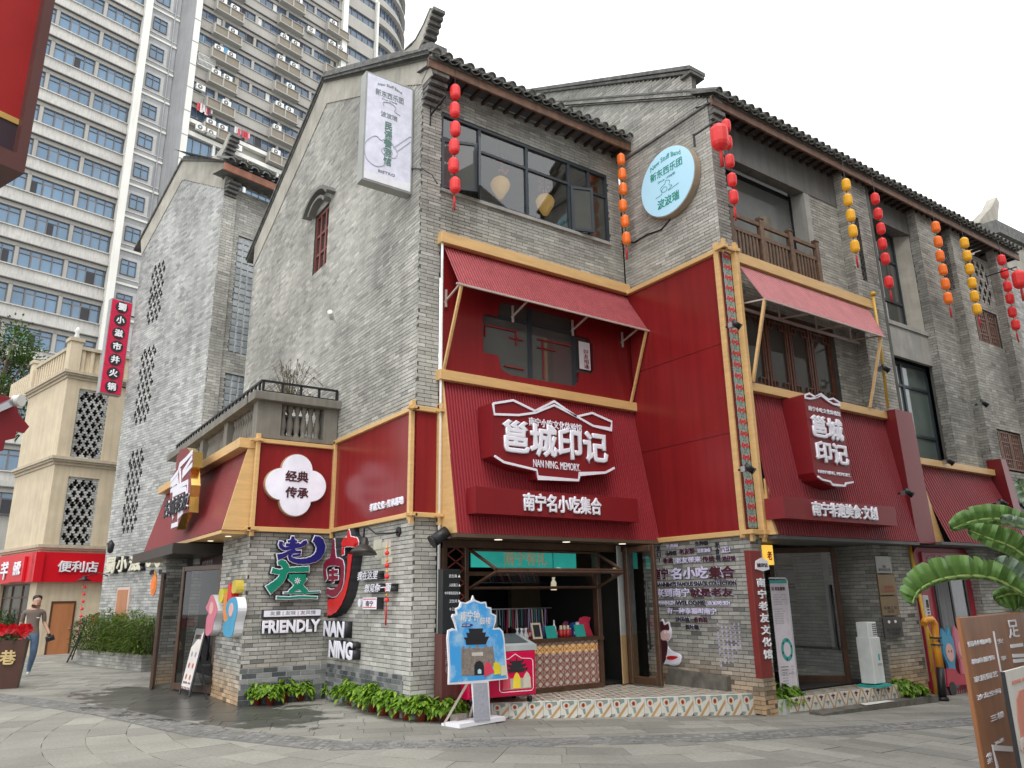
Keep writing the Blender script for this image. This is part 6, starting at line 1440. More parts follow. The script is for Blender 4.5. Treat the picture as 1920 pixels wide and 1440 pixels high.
hg = glass_mat('hatch_glass', (.8, .82, .82), -.03)
glazed(SF, 'hatch_window', hp, g=hg); glazed(SF, 'hatch_window', g=hg, pts=[(6.1, 9.22, 1.94), (8.5, 9.22, 1.94), (8.53, 9.86, 1.72), (6.05, 9.86, 1.72)])
# counter
cw_ = M('counter_white', (.60, .56, .48), .4, var=.08, sc=3); cr_ = M('counter_red_lattice', (.33, .05, .04), .4)
cx0, cx1, cz0, cz1 = 6.9, 8.55, .2, .9
yC = 9.88; fc = FY(yC)
MB().box(fc, 6.05, 8.58, .9, .96, -.45, .06).build('counter_top', tm, SF); MB().box(fc, 6.05, 8.58, .17, .25, -.1, .03).build('counter_base', tm, SF); MB().box(fc, 8.5, 8.58, .25, .9, -.1, .03).build('counter_end', tm, SF)
MB().box(fc, 6.05, 8.5, .25, .9, -.1, -.01).build('counter_panel', cw_, SF)
q = MB(); sx_ = .132; sz_ = .108
for i in range(12):
    for j in range(6):
        x = 6.92 + i * sx_; z = .25 + j * sz_
        if x + sx_ > 8.51: continue
        for (p, r) in (((x, z), (x + sx_, z + sz_)), ((x + sx_, z), (x, z + sz_))): q.bar(fc(p[0], p[1], .0), fc(r[0], r[1], .0), .008, .008)
        q.box(fc, x + sx_ * .5 - .003, x + sx_ * .5 + .003, z - sz_ * .28, z + sz_ * .28, 0, .006); q.box(fc, x + sx_ * .22, x + sx_ * .78, z - .003, z + .003, 0, .006)
q.build('counter_lattice', cr_, SF)
MB().box(fc, 6.95, 8.48, .74, .85, -.005, -.003).build('warm_strip', M('warm_light_strip', (.75, .5, .2), .5, emit=.25), SF)
# goods on the counter
rn = random.Random(4)
def goods():
    def gt(name, lab, x, y, cat, grp=None): return T(name, lab, cat, (x, y, .96), grp)
    for i, (x, lab) in enumerate(((7.52, 'teal card stand on the counter beside the framed picture'), (8.1, 'teal card stand at the right end of the counter'))):
        t = gt('card_stand', lab, x, 9.8, 'card stand'); q = MB(); q.prism(Fr((x, 9.83, .96), (1, 0, 0), (0, .3, .95), (0, -.95, .3)), rect(-.1, 0, .1, .19), 0, .012); q.build('card', M('teal_card', (.02, .33, .28), .4), t)
    x = 7.25; t = gt('picture_frame', 'small pale wooden picture frame leaning on the counter', x, 9.8, 'picture frame'); F = Fr((x, 9.84, .96), (1, 0, 0), (0, .25, .97), (0, -.97, .25)); MB().prism(F, rect(-.09, 0, .09, .24), 0, .015).build('frame', M('pale_frame', (.6, .5, .38), .5), t); MB().prism(F, rect(-.06, .03, .06, .21), .016, .018).build('picture', ink, t)
    t = gt('tote_bags', 'pile of folded red, plum and blue cloth bags at the right end of the counter', 8.35, 10.0, 'bags')
    for x, w, h, c in ((8.35, .26, .3, (.62, .03, .08)), (8.12, .2, .22, (.02, .06, .25)), (7.95, .16, .24, (.2, .03, .1))):
        q = MB(); V = []
        for k in range(5):
            for j in range(5): V.append((x - w / 2 + w * k / 4 + rn.uniform(-.01, .01), 9.92 + .05 * math.sin(k * 1.3 + j) + .1, .96 + h * j / 4 * (1 if k in (1, 2, 3) else .94)))
        q.add(V, [(k * 5 + j, k * 5 + 5 + j, k * 5 + 6 + j, k * 5 + 1 + j) for k in range(4) for j in range(4)], 0, True); q.build('bag', M('bag_%d' % int(x * 100), c, .8), t)
    t = gt('bottle', 'white pump bottle on the counter behind the teal card', 7.66, 9.95, 'bottle'); MB().lathe((7.66, 9.95, .96), [(.035, 0), (.035, .16), (.012, .2), (.012, .26)], 10).build('bottle_body', white, t); MB().bar((7.66, 9.95, 1.22), (7.62, 9.9, 1.22), .015, .012).build('pump', white, t)
    for i in range(3):
        x = 7.78 + .07 * i; t = gt('jar', ['left', 'middle', 'right'][i] + ' one of three small red and cream jars by the pump bottle', x, 9.93, 'jar', 'jars on the counter'); MB().lathe((x, 9.93, .96), [(.03, 0), (.035, .05), (.03, .11)], 10).build('glass', M('jar_red', (.5, .03, .03), .3), t); MB().lathe((x, 9.93, 1.07), [(.02, 0), (.026, .02), (.02, .07)], 10).build('lid', cream, t)
    t = gt('hanging_ribbons', 'row of colourful hanging straps and charms behind the freezer', 6.9, 10.1, 'ribbons')
    for i in range(34):
        x = 6.3 + i * .041; l = rn.uniform(.18, .34); c = rn.choice([(.35, .04, .08), (.04, .2, .2), (.02, .03, .06), (.5, .4, .35), (.12, .02, .1), (.3, .25, .4)])
        q = MB(); q.bar((x, 10.12, 1.36 - l), (x + rn.uniform(-.02, .02), 10.12, 1.4), .016, .01); q.build('strap', M('strap_%d' % (hash(c) % 97), c, .6), t)
    MB().cyl((6.25, 10.12, 1.41), (7.75, 10.12, 1.41), .01, 6).build('rack_rail', steel, t)
    for i, x in enumerate((6.98, 7.06, 7.14)):
        t = gt('plastic_bag', ['left', 'middle', 'right'][i] + ' one of three small clear sweet bags by the picture frame', x - .1, 9.85, 'bag', 'clear bags on the counter'); MB().lathe((x - .1, 9.85, .96), [(.035, 0), (.045, .05), (.012, .13), (.03, .17)], 8).build('bag', M('clear_bag', (.55, .6, .6), .2), t)
goods()
gb_ = [M('goods_%d' % i, c, .55) for i, c in enumerate(((.5, .03, .05), (.6, .5, .35), (.04, .18, .2), (.35, .05, .15), (.62, .6, .55), (.05, .06, .22)))]
gw = [('small upright box of souvenirs', 'box'), ('small round souvenir tin', 'tin')]
rn = random.Random(21)
for i in range(14):
    x = 7.05 + i * .088; k = i % 2; h = rn.uniform(.1, .22); y = 10.0 + rn.uniform(-.03, .03)
    t = T('souvenir_' + gw[k][1], gw[k][0] + ', ' + ['first', 'second', 'third', 'fourth', 'fifth', 'sixth', 'seventh'][i // 2] + ' such from the left on the shop counter', gw[k][1], (x, y, .96), 'souvenirs in the back row on the counter')
    if k: MB().lathe((x, y, .96), [(.03, 0), (.034, .01), (.034, h - .02), (.026, h)], 10).build('tin_body', gb_[rn.randrange(6)], t); MB().lathe((x, y, .96 + h), [(.027, 0), (.027, .012)], 10).build('lid', gb_[rn.randrange(6)], t)
    else: MB().bbox(FY(y), x - .035, x + .035, .96, .96 + h, -.05, 0, 0, .004).build('carton', gb_[rn.randrange(6)], t); MB().box(FY(y), x - .022, x + .022, .96 + h * .3, .96 + h * .75, 0, .002).build('carton_label', gb_[4], t)
LP = T('hanging_lamp', 'small cream tassel lamp hanging in the dark shop opening', 'lamp', (7.72, 9.9, 1.5)); c = PY(1038, 1092, 10.0); q = MB(); q.lathe((c[0], 10.0, c[2] - .12), [(.05, 0), (.045, .12), (.02, .16), (.03, .2)], 10); q.build('shade', M('lamp_cream', (.8, .7, .5), .6, emit=.6), LP); MB().cyl((c[0], 10.0, c[2]), (c[0], 10.0, 2.3), .006, 5).build('cord', ink, LP)
# teal sign inside
TS = T('teal_sign', 'teal inner sign with pale characters behind the hatch window', 'sign', (7.0, 10.4, 2.1)); fT = FY(10.3); tl = M('teal_panel', (.03, .42, .36), .4, emit=.6)
b_ = px_box(fT, 885, 1080, 1030, 1062); MB().box(fT, b_[0], b_[1], b_[2] - .02, b_[3], -.04, 0).build('panel', tl, TS); TX(fT, '南宁有礼', 945, 1025, 1034, 1060, M('pale_gold', (.7, .6, .4), .5, emit=.2), TS, bold=.02, ext=.01)
# things inside to the right of the counter
YI = T('lit_box_sign', 'small lit teal and yellow box signs high inside the doorway', 'sign', (9.0, 10.9, 2.0)); fI = FY(10.9)
MB().box(fI, *px_box(fI, 1147, 1156, 1022, 1048), -.05, 0).build('teal_box', M('lit_teal', (.5, .8, .75), .4, emit=1.0), YI); MB().box(fI, *px_box(fI, 1146, 1158, 1056, 1076), -.05, 0).build('yellow_box', M('lit_yellow', (.9, .6, .2), .4, emit=1.2), YI)
MB().box(FY(12.6), 8.6, 11.2, .2, 2.2, 0, .1).build('inner_wall_panel', M('inner_tan_wall', (.14, .09, .055), .8), H1)
TB = T('table', 'cloth-covered table with teal front in the doorway gloom', 'table', (9.0, 11.2, .2)); MB().box(WORLD, 8.75, 9.35, 11.0, 11.5, .9, .95).build('table_top', M('table_red', (.3, .03, .03), .6), TB); MB().box(WORLD, 8.78, 9.32, 11.03, 11.45, .2, .9).build('table_cloth', M('table_teal', (.01, .06, .07), .8), TB)
# door leaf, tall, open outwards on the right of the counter
def door_leaf(lab, p0, p1, z0, z1, handle_side=1, cat='door'):
    t = T('glass_door', lab, cat, (p0[0], p0[1], z0)); a = math.atan2(p1[1] - p0[1], p1[0] - p0[0]); w = math.dist(p0, p1); F = rotz_frame((p0[0], p0[1], 0), a); fw = .09
    MB().bbox(F, 0, fw, z0, z1, -.025, .025).build('stile', tm, t); MB().bbox(F, w - fw, w, z0, z1, -.025, .025).build('stile', tm, t)
    MB().bbox(F, fw, w - fw, z0, z0 + .12, -.024, .024).build('bottom_rail', tm, t); MB().bbox(F, fw, w - fw, z1 - .1, z1, -.024, .024).build('top_rail', tm, t)
    MB().quad([F(fw, z0 + .12), F(w - fw, z0 + .12), F(w - fw, z1 - .1), F(fw, z1 - .1)]).build('pane', gclear, t)
    q = MB(); hx = w - .16 if handle_side > 0 else .16; q.cyl(F(hx, z0 + .55, .06), F(hx, z0 + 1.6, .06), .018, 8)
    for z in (.6, 1.5): q.cyl(F(hx, z0 + z, 0), F(hx, z0 + z, .06), .012, 6)
    q.build('handle', black, t); return t
g1 = PZ(1182, 1283, .18); g2 = PZ(1243, 1290, .18)
door_leaf('tall brown glass door folded open against the lettered brick wall', (g1[0], g1[1]), (g2[0], g2[1]), .2, 2.38)
WP = T('tiled_door_panel', 'tall narrow panel, white above and tan below, beside the open glass door', 'panel', (9.15, 10.0, .2))
g0 = PZ(1170, 1285, .18); q = MB(); a = (g0[0], g0[1]); b = (g1[0] + .02, g1[1] + .05); F = rotz_frame((a[0], a[1], 0), math.atan2(b[1] - a[1], b[0] - a[0])); ww_ = max(.12, math.dist(a, b))
MB().box(F, 0, ww_, .95, 2.4, -.02, 0).build('upper_sheet', M('pale_sheet', (.42, .44, .43), .4), WP); MB().box(F, 0, ww_, .2, .949, -.02, 0).build('lower_sheet', M('tan_sheet', (.45, .30, .15), .4), WP)
# --- freezer with red body and glass top
FZ = T('ice_cream_freezer', 'red chest freezer with a sliding glass top and pagoda pictures, on castors', 'freezer', (6.5, 9.5, .17))
fa = Vector(PZ(1006, 1302, .27)); fb_ = Vector(PZ(885, 1312, .27)); d = (fb_ - fa); d.z = 0; fl_ = 1.05; dn = d.normalized(); fb_ = fa + dn * fl_
ang = math.atan2(-dn.y, -dn.x); F = rotz_frame((fb_.x, fb_.y, 0), ang); fred = M('freezer_red', (.62, .0, .06), .3, var=.03); fgr = M('freezer_grey', (.42, .44, .44), .35)
MB().bbox(F, 0, fl_, .27, .86, -.6, 0, 0, .02).build('body', fred, FZ)
q = MB(); q.prism(Fr(F.o, np.array(F.n) * -1, Z_, F.u), [(0, .86), (.62, .86), (.62, 1.06), (.5, 1.05), (.2, .98), (0, .93)], -.02, fl_ + .02); q.build('lid_frame', fgr, FZ)
q = MB(); q.quad([F(.06, .965, -.1), F(fl_ - .06, .965, -.1), F(fl_ - .06, 1.07, -.52), F(.06, 1.07, -.52)]); q.build('sliding_glass', M('freezer_glass', (.12, .14, .15), .05, spec=.9), FZ)
MB().box(F, .3, .7, 1.0, 1.02, -.3, -.27).build('lid_handle', fgr, FZ)
for a_, c_ in ((.08, -.06), (fl_ - .08, -.06), (.08, -.54), (fl_ - .08, -.54)):
    q = MB(); q.cyl(F(a_ - .02, .215, c_), F(a_ + .02, .215, c_), .042, 12); w0 = q.build('castor', black, FZ); MB().box(F, a_ - .025, a_ + .025, .24, .27, c_ - .02, c_ + .02).build('castor_fork', steel, w0)
q = MB(); ribbon(q, F, [(.5, .33), (.47, .36), (.47, .72), (.5, .75), (.62, .76), (.72, .82), (.82, .76), (.97, .75), (1.0, .72), (1.0, .36), (.97, .33), (.5, .33)], .008, .002, .004); q.build('frame_line', white, FZ)
def pagoda(fr, cx, zb, s, par, c):
    q = MB(); q2 = MB()
    for i, (w, z) in enumerate(((.30, .0), (.25, .085), (.19, .165))):
        q.prism(fr, [(cx - s * w * .85, zb + s * z), (cx + s * w * .85, zb + s * z), (cx + s * w, zb + s * (z + .06)), (cx + s * w * .7, zb + s * (z + .045)), (cx - s * w * .7, zb + s * (z + .045)), (cx - s * w, zb + s * (z + .06))], c, c + .002)
        q.prism(fr, rect(cx - s * w * .65, zb + s * (z - .035), cx + s * w * .65, zb + s * z), c, c + .0015)
    q.prism(fr, rect(cx - .01 * s, zb + .2 * s, cx + .01 * s, zb + .28 * s), c, c + .002); q.build('pagoda_print', ink, par)
pagoda(F, .74, .6, .62, FZ, .004)
for x, cc in ((.58, (.65, .08, .12)), (.74, (.85, .65, .05)), (.9, (.6, .58, .45))): MB().prism(F, [(x - .06, .37), (x + .06, .37), (x + .055, .5), (x + .03, .55), (x, .58), (x - .03, .55), (x - .055, .5)], .003, .007).build('ice_lolly_print', M('lolly_%d' % int(x * 100), cc, .5), FZ)
MB().prism(F, [(.52, .36), (.97, .36), (.95, .5), (.53, .5)], .002, .0025).build('stone_print', M('stone_print', (.45, .4, .36), .7), FZ)
text(F, '冰淇淋', .05, .3, .62, .7, white, FZ, 'print', c=.002, ext=.001, bold=.02)
# --- blue cut-out board
BD = T('cutout_standee', 'blue sky cut-out board of a city gate tower with white title, standing before the freezer', 'standee', (5.7, 8.95, 0))
gA = Vector(PG(862, 1366)); gB = Vector(PG(948, 1354)); a = math.atan2(gB.y - gA.y, gB.x - gA.x); F = rotz_frame((gA.x, gA.y, gz(gA.x)), a).sh(c=0)
o8 = lambda x, y: (820 + x * .19452, 1100 + y * .19452)
Q = lambda pts: [PF(F, *o8(*p)) for p in pts]
MB().box(F, 0, (gB - gA).length, 0, .05, -.28, 0).build('foot_bar', white, BD)
outl = [(108, 945), (112, 760), (95, 500), (105, 420), (150, 400), (185, 415), (165, 350), (140, 290), (150, 265), (185, 260), (175, 215), (215, 190), (225, 145), (280, 155), (330, 130), (345, 85), (360, 125), (420, 150), (470, 145), (480, 195), (520, 200), (525, 255), (570, 275), (565, 340), (545, 400), (600, 395), (635, 430), (650, 520), (668, 760), (682, 890), (495, 912), (515, 1310), (365, 1315), (335, 935)]
MB().prism(F, Q(outl), -.02, 0).build('board', white, BD)
skyb = M('print_sky', (.06, .36, .78), .35, col2=(.50, .72, .88), c2=.42, sc=4, emit=.0)
inn = [(122, 925), (126, 760), (112, 505), (118, 435), (160, 420), (195, 428), (180, 350), (156, 290), (198, 270), (190, 225), (230, 200), (240, 160), (285, 170), (340, 145), (352, 140), (420, 165), (460, 160), (468, 205), (510, 215), (512, 265), (555, 285), (550, 340), (530, 415), (598, 412), (620, 440), (638, 525), (652, 760), (668, 880), (480, 895)]
MB().prism(F, Q(inn), .0, .002).build('sky_print', skyb, BD)
stn = M('print_stone', (.27, .23, .20), .6, var=.3, sc=30); MB().prism(F, Q([(232, 860), (228, 600), (240, 600), (240, 575), (262, 575), (262, 600), (300, 590), (300, 575), (320, 575), (320, 595), (370, 590), (372, 560), (395, 560), (400, 590), (450, 588), (450, 565), (475, 565), (478, 585), (520, 580), (535, 565), (540, 620), (555, 740), (520, 790), (440, 855)]), .002, .004).build('gate_print', stn, BD)
MB().prism(F, Q([(355, 855), (355, 760), (370, 725), (405, 712), (435, 730), (448, 765), (450, 850)]), .004, .005).build('archway_print', ink, BD)
MB().prism(F, Q([(387, 838), (387, 805), (405, 790), (422, 805), (422, 838)]), .005, .006).build('archway_light', M('print_pale_blue', (.5, .8, .9), .4), BD)
MB().prism(F, Q([(332, 668), (332, 635), (438, 630), (438, 665)]), .004, .005).build('plaque_print', M('print_cream', (.7, .65, .6), .5), BD)
q = MB()
for P_ in ([(298, 405), (440, 402), (432, 440), (310, 447)], [(275, 445), (465, 440), (455, 485), (290, 490)], [(250, 490), (497, 480), (478, 520), (275, 525)], [(270, 520), (480, 515), (465, 555), (275, 560)]): q.prism(F, Q(P_), .004, .006)
q.build('roof_print', ink, BD)
for i, (pts, c) in enumerate((([(450, 870), (452, 790), (460, 735), (480, 725), (505, 735), (520, 770), (548, 825)], (.75, .06, .12)), ([(545, 850), (540, 740), (560, 728), (590, 735), (608, 770), (605, 840)], (.9, .72, .03)), ([(612, 860), (612, 775), (635, 755), (658, 770), (665, 850)], (.75, .72, .5)))): MB().prism(F, Q(pts), .004, .008).build('ice_lolly_print', M('lolly_b%d' % i, c, .45), BD)
MB().prism(F, Q([(352, 1300), (345, 930), (480, 925), (508, 1290)]), .0, .002).build('pillar_print', M('print_grey_brick', (.42, .43, .50), .6, var=.15, sc=25, stretch=(1, 1, 2)), BD)
p0, p1 = o8(225, 235), o8(405, 335); TX(F, '南宁钟', p0[0], p1[0], p0[1], p1[1], white, BD, c=.004, ext=.003, bold=.02, shear=.1)
p0, p1 = o8(408, 295), o8(512, 365); TX(F, '鼓楼', p0[0], p1[0], p0[1], p1[1], white, BD, c=.004, ext=.003, bold=.01)
MB().prism(F, Q([(232, 390), (240, 355), (320, 358), (348, 370), (310, 388)]), .003, .005).build('tag_print', M('print_navy', (.02, .05, .3), .4), BD); p0, p1 = o8(242, 362), o8(312, 382); TX(F, '网红雪糕', p0[0], p1[0], p0[1], p1[1], white, BD, c=.0055, ext=.001)
q = MB(); q.bar(F(.35, .75, -.02), F(.02, .03, -.32), .02, .03); q.bar(F(.5, .75, -.02), F(.45, .03, -.32), .02, .03); q.build('prop', M('prop_wood', (.5, .45, .38), .6), BD); MB().box(F, .0, .55, .0, .03, -.36, -.3).build('rear_bar', white, BD); MB().box(F, .15, .33, .03, .12, -.36, -.22).build('weight', stn, BD)
# --- dark direction board with timber box below
DB = T('direction_board', 'dark standing board with white place names and arrows on a brown timber base', 'sign', (5.75, 9.5, 0)); F = FY(9.55); b_ = px_box(F, 829, 869, 1067, 1188)
MB().bbox(F, b_[0], b_[1] - .05, b_[2], b_[3], -.12, 0).build('board', M('board_black', (.015, .017, .018), .4), DB)
MB().box(F, b_[0], b_[1] + .05, 0.0, b_[2], -.2, .01).build('timber_base', M('maroon_timber', (.10, .03, .025), .5, var=.25, sc=5, stretch=(6, 6, .4)), DB)
for s_, y in (('民生路 ↑', 1080), ('人民路口 ↑', 1097), ('中华邮政局旧址 →', 1112), ('卫生间 →', 1127), ('十三中 →', 1142)): TX(F, s_.replace('↑', '▲').replace('→', '▶'), 842 - (8 if len(s_) > 6 else 0), 863, y - 3, y + 3, white, DB, c=.002, ext=.002)
TX(F, '三\n街\n两\n巷', 834, 840, 1205, 1262, M('dim_letter', (.35, .3, .3), .5), DB, c=.012, ext=.002)
# --- second shop entrance
VP = T('vertical_plaque', 'dark red vertical plaque with white characters on the corner pillar of the second shop', 'sign', (9.75, 7.5, 1)); F = FY(7.42); b_ = px_box(F, 1416, 1438, 1030, 1258); x0_ = 9.7
MB().bbox(F, b_[0], b_[1], .42, 2.2, -.1, 0).build('board', M('plaque_red', (.20, .025, .02), .4), VP); 
TX(F, '南\n宁\n老\n友\n文\n化\n馆', 1424, 1441, 1084, 1236, white, VP, bold=.03, ext=.015, line=1.3)
p = px_box(F, 1415, 1440, 1046, 1071); MB().prism(F, [(p[0], p[2] + .03), (p[0] + .02, p[3] - .05), ((p[0] + p[1]) / 2, p[3]), (p[1] - .02, p[3] - .05), (p[1], p[2] + .03), ((p[0] + p[1]) / 2, p[2])], 0, .02).build('emblem', white, VP); TX(F, '城印记', 1417, 1437, 1056, 1064, mar, VP, c=.021, bold=.03)
YS = T('lit_yellow_sign', 'small lit yellow sign with a red character inside the second doorway', 'sign', (10.1, 8.3, 1.9)); F = FY(8.1); MB().box(F, *px_box(F, 1434, 1450, 1022, 1059), -.06, 0).build('box', M('lit_sign_yellow', (.95, .55, .08), .4, emit=.8), YS); TX(F, '老', 1438, 1447, 1033, 1050, bre, YS, bold=.03, c=.003)
RB_ = T('rollup_banner', 'white roll-up menu banner with a teal ring picture on the second doorstep', 'banner', (10.4, 7.75, .1)); F = rotz_frame((10.18, 7.72, 0), 0.0); bw, bh0, bh1 = .42, .13, 1.78
tealr = M('banner_teal', (.03, .36, .33), .5); bnw = M('banner_white', (.68, .62, .68), .5)
MB().box(F, 0, bw, bh0, bh1, -.004, 0).build('sheet', bnw, RB_); MB().box(F, 0, bw, bh1 - .05, bh1, 0, .002).build('header', tealr, RB_); q = MB(); q.tube([F(-.01, bh1 + .03, 0), F(bw - .03, bh1 + .03, 0), F(bw + .012, bh1, 0), F(bw + .012, .1, 0)], .01, 8); q.build('pole', white, RB_); MB().bbox(F, -.05, bw + .06, .09, .14, -.08, .09).build('base', M('banner_base', (.12, .14, .15), .4), RB_)
MB().prism(F, [(.25 + .14 * cos(t * .3), .75 + .17 * sin(t * .3)) for t in range(21)], .001, .003).build('ring', tealr, RB_); MB().prism(F, [(.25 + .085 * cos(t * .3), .75 + .105 * sin(t * .3)) for t in range(21)], .003, .005).build('ring_centre', bnw, RB_)
for k in range(6): a_ = k * 1.05 + .3; MB().prism(F, [(.25 + .115 * cos(a_) + .017 * cos(t), .75 + .14 * sin(a_) + .02 * sin(t)) for t in range(6)], .005, .007).build('dish', mar, RB_)
text(F, '记 老友原来', .02, .36, 1.62, 1.68, mar, RB_, c=.002, bold=.02)
for j in range(16):
    z = 1.55 - j * .035 if j < 13 else .5 - (j - 13) * .05
    if 1.36 < z < 1.40: continue
    text(F, random.choice(['老友粉  二两  12', '桂林米粉    10', '柠檬鸭  卷筒粉', '生榨米粉    13']), .04, .37, z, z + .013, gk2, RB_, c=.002, ext=.001)
for j in range(8): text(F, '粉饺    %d' % (6 + j), .08, .34, .5 - j * .04, .515 - j * .04, gk2, RB_, c=.002, ext=.001)
p0 = PZ(1525, 1262, .1); door_leaf('dark brown glass door standing open in the second shop doorway', (11.55, 8.75), (12.45, 8.0), .11, 2.36)
MB().box(FY(9.4), 10.2, 11.6, .1, 2.4, 0, .05).build('inner_partition', M('inner_grey', (.10, .10, .095), .7), H2)
for i, (yt, yb, c) in enumerate(((1030, 1062, (.16, .11, .04)), (1066, 1097, (.14, .14, .14)), (1100, 1130, (.14, .14, .14)))):
    F = FY(9.3); t = T('certificate', ['gold framed certificate high on the inner wall of the second doorway', 'grey certificate below the gold one on the inner wall', 'grey certificate, lowest of three on the inner wall'][i], 'certificate', (11.5, 9.3, 2)); b_ = px_box(F, 1452 + 3 * i, 1492 + 4 * i, yt, yb); MB().box(F, *b_, 0, .03).build('frame', black, t); MB().box(F, b_[0] + .03, b_[1] - .03, b_[2] + .03, b_[3] - .03, .03, .033).build('sheet', M('cert_%d' % i, c, .4), t)
bz = [M('plaque_silver', (.28, .28, .26), .35, .6), M('plaque_bronze', (.22, .15, .07), .35, .6), M('plaque_bronze', (0, 0, 0)), M('plaque_steel', (.10, .10, .095), .35, .6)]
for i, (x0, x1, yt, yb, tx) in enumerate(((1640, 1669, 1043, 1075, '荣誉\n南宁市老友文化'), (1645, 1677, 1077, 1116, '三街两巷\n示范基地'), (1650, 1683, 1118, 1154, '非遗工坊\n示范'), (1655, 1690, 1157, 1196, '南宁老友粉\n产业协会'))):
    F = FY(7.57); t = T('wall_plaque', ['silver metal plaque, topmost of the column of four on the brick pier', 'bronze metal plaque, second from top on the brick pier', 'bronze metal plaque, third from top on the brick pier', 'dark steel plaque with white emblems, lowest on the brick pier'][i], 'plaque', F(*PF(F, x0, yb))); b_ = px_box(F, x0, x1, yt, yb); MB().bbox(F, *b_, 0, .025, 0, .004).build('plate', bz[i], t)
    w_ = b_[1] - b_[0]; h_ = b_[3] - b_[2]; text(F, tx, b_[0] + w_ * .12, b_[1] - w_ * .12, b_[2] + h_ * .12, b_[2] + h_ * .48, ink if i != 1 else M('plaque_red_ink', (.3, .05, .02), .5), t, c=.0255, ext=.001, bold=.01)
    if i == 3:
        for xx in (.3, .65): MB().prism(F, [(b_[0] + w_ * (xx + .07 * cos(a_)), b_[2] + h_ * (.78 + .08 * sin(a_))) for a_ in range(6)], .025, .028).build('emblem', whiteL, t)
PU = T('white_dispenser', 'tall white square pillar unit with slotted top and teal base on the second doorstep', 'dispenser', (12.4, 7.5, .1)); F = FY(7.42); pw = M('unit_white', (.66, .68, .66), .35)
q = MB(); q.bbox(F, 12.2, 12.5, .15, .86, -.24, 0, 0, .01); q.build('lower_body', pw, PU); MB().bbox(F, 12.22, 12.48, .86, 1.1, -.22, -.02, 0, .01).build('upper_body', pw, PU)
for j in range(6):
    for i in range(2): MB().box(F, 12.35 + i * .06, 12.395 + i * .06, .89 + j * .033, .905 + j * .033, -.019, -.016).build('slot', black, PU)
MB().box(F, 12.14, 12.58, .095, .13, -.3, .05).build('base', tealr, PU); MB().box(F, 12.38, 12.42, .5, .6, 0, .004).build('emblem', tealr, PU); text(F, '空气卫士', 12.34, 12.46, .42, .46, gk2, PU, c=.003, ext=.002)
# --- red vending wall under the third awning
VW = T('red_vending_wall', 'red printed kiosk wall with rounded top, window and white spiky border at far right', 'kiosk', (15.5, 7.85, -.3)); F = FY(7.75); vr = M('kiosk_red', (.42, .025, .05), .4, var=.06)
q = [PF(F, *p) for p in ((1757, 1312), (1750, 1200), (1735, 1100), (1722, 1060), (1722, 1042), (1732, 1030), (1815, 1030), (1832, 1045), (1838, 1075), (1870, 1230), (1880, 1295))]
q = [(14.55, -.35), (14.55, 2.25), (14.7, 2.38), (17.0, 2.38), (17.25, 2.2), (17.25, -.35)]
MB().prism(F, q, -.3, 0).build('wall_panel', vr, VW); MB().box(F, 15.1, 16.3, .65, 1.95, 0, .02).build('window', M('kiosk_window', (.12, .12, .13), .1, var=.3, sc=3), VW)
for x in (15.1, 15.65, 16.25): MB().box(F, x, x + .06, .65, 1.95, .02, .04).build('window_bar', black, VW)
MB().box(F, 15.2, 15.62, .7, 1.9, .021, .03).build('curtain', M('curtain_grey', (.22, .23, .23), .8, stretch=(30, 30, .2), var=.4), VW)
MB().bbox(F, 14.8, 16.9, 2.0, 2.3, 0, .04).build('title_board', M('kiosk_title', (.45, .05, .09), .4), VW); text(F, '老友接头点·兴宁', 14.95, 16.75, 2.05, 2.24, M('title_pink', (.62, .42, .42), .5), VW, c=.042, ext=.01, bold=.03)
MB().box(F, 14.57, 16.95, -.33, .02, .001, .03).build('lower_board', M('kiosk_pinkred', (.45, .06, .09), .4), VW)
q = MB(); sw = .085
for i in range(28): x = 14.58 + i * sw; q.prism(F, [(x, -.33), (x + sw, -.33), (x + sw / 2, -.2)], .031, .034)
q.build('spiky_border', M('border_pink', (.75, .55, .52), .5), VW)
for x in (15.35, 15.95, 16.5): MB().prism(F, [(x + .1 * cos(t * .4), -.02 + .14 * sin(t * .4)) for t in range(16)], .031, .036).build('round_print', M('print_lime', (.6, .6, .3), .5), VW)
for x, tx in ((14.72, '周三'), (16.75, '好吃')): MB().bbox(F, x - .09, x + .09, 1.05, 1.5, 0, .04, 0, .02).build('side_tag', M('tag_white', (.7, .68, .72), .5), VW); text(F, '\n'.join(tx), x - .05, x + .05, 1.12, 1.42, ink, VW, c=.042, ext=.003, bold=.03)
for j in range(4): text(F, '+ +', 16.6, 16.85, 1.6 + j * .13, 1.68 + j * .13, white, VW, c=.003, ext=.002, bold=.05)
def blob(cx, cz, rx, rz, m, c0, c1, par, nm, n=16, k=0): MB().prism(F, [(cx + rx * cos(t * 2 * pi / n) * (1 + k * sin(t * 3)), cz + rz * sin(t * 2 * pi / n)) for t in range(n)], c0, c1).build(nm, m, par)
pk = M('toy_pink', (.65, .18, .25), .45); bl = M('toy_blue', (.05, .32, .52), .45); sk = M('toy_skin', (.75, .42, .38), .5)
for x, z, m, lab in ((15.15, .35, bl, 'blue'), (15.62, .38, pk, 'pink')):
    t = T('figure_cutout', 'round-headed %s cut-out figure leaning on the red kiosk wall' % lab, 'cut-out', F(x, -.2, .1))
    MB().prism(F, [(x - .22, z + .1), (x - .2, z + .38), (x - .12, z + .55), (x, z + .42), (x + .1, z + .58), (x + .2, z + .35), (x + .22, z + .1), (x + .12, z - .1), (x + .14, z - .5), (x - .14, z - .5), (x - .12, z - .1)], .05, .09).build('body', m, t); blob(x, z + .12, .14, .16, sk, .091, .1, t, 'face')
    for e in (-.05, .05): blob(x + e, z + .14, .015, .022, ink, .101, .103, t, 'eye', 8)
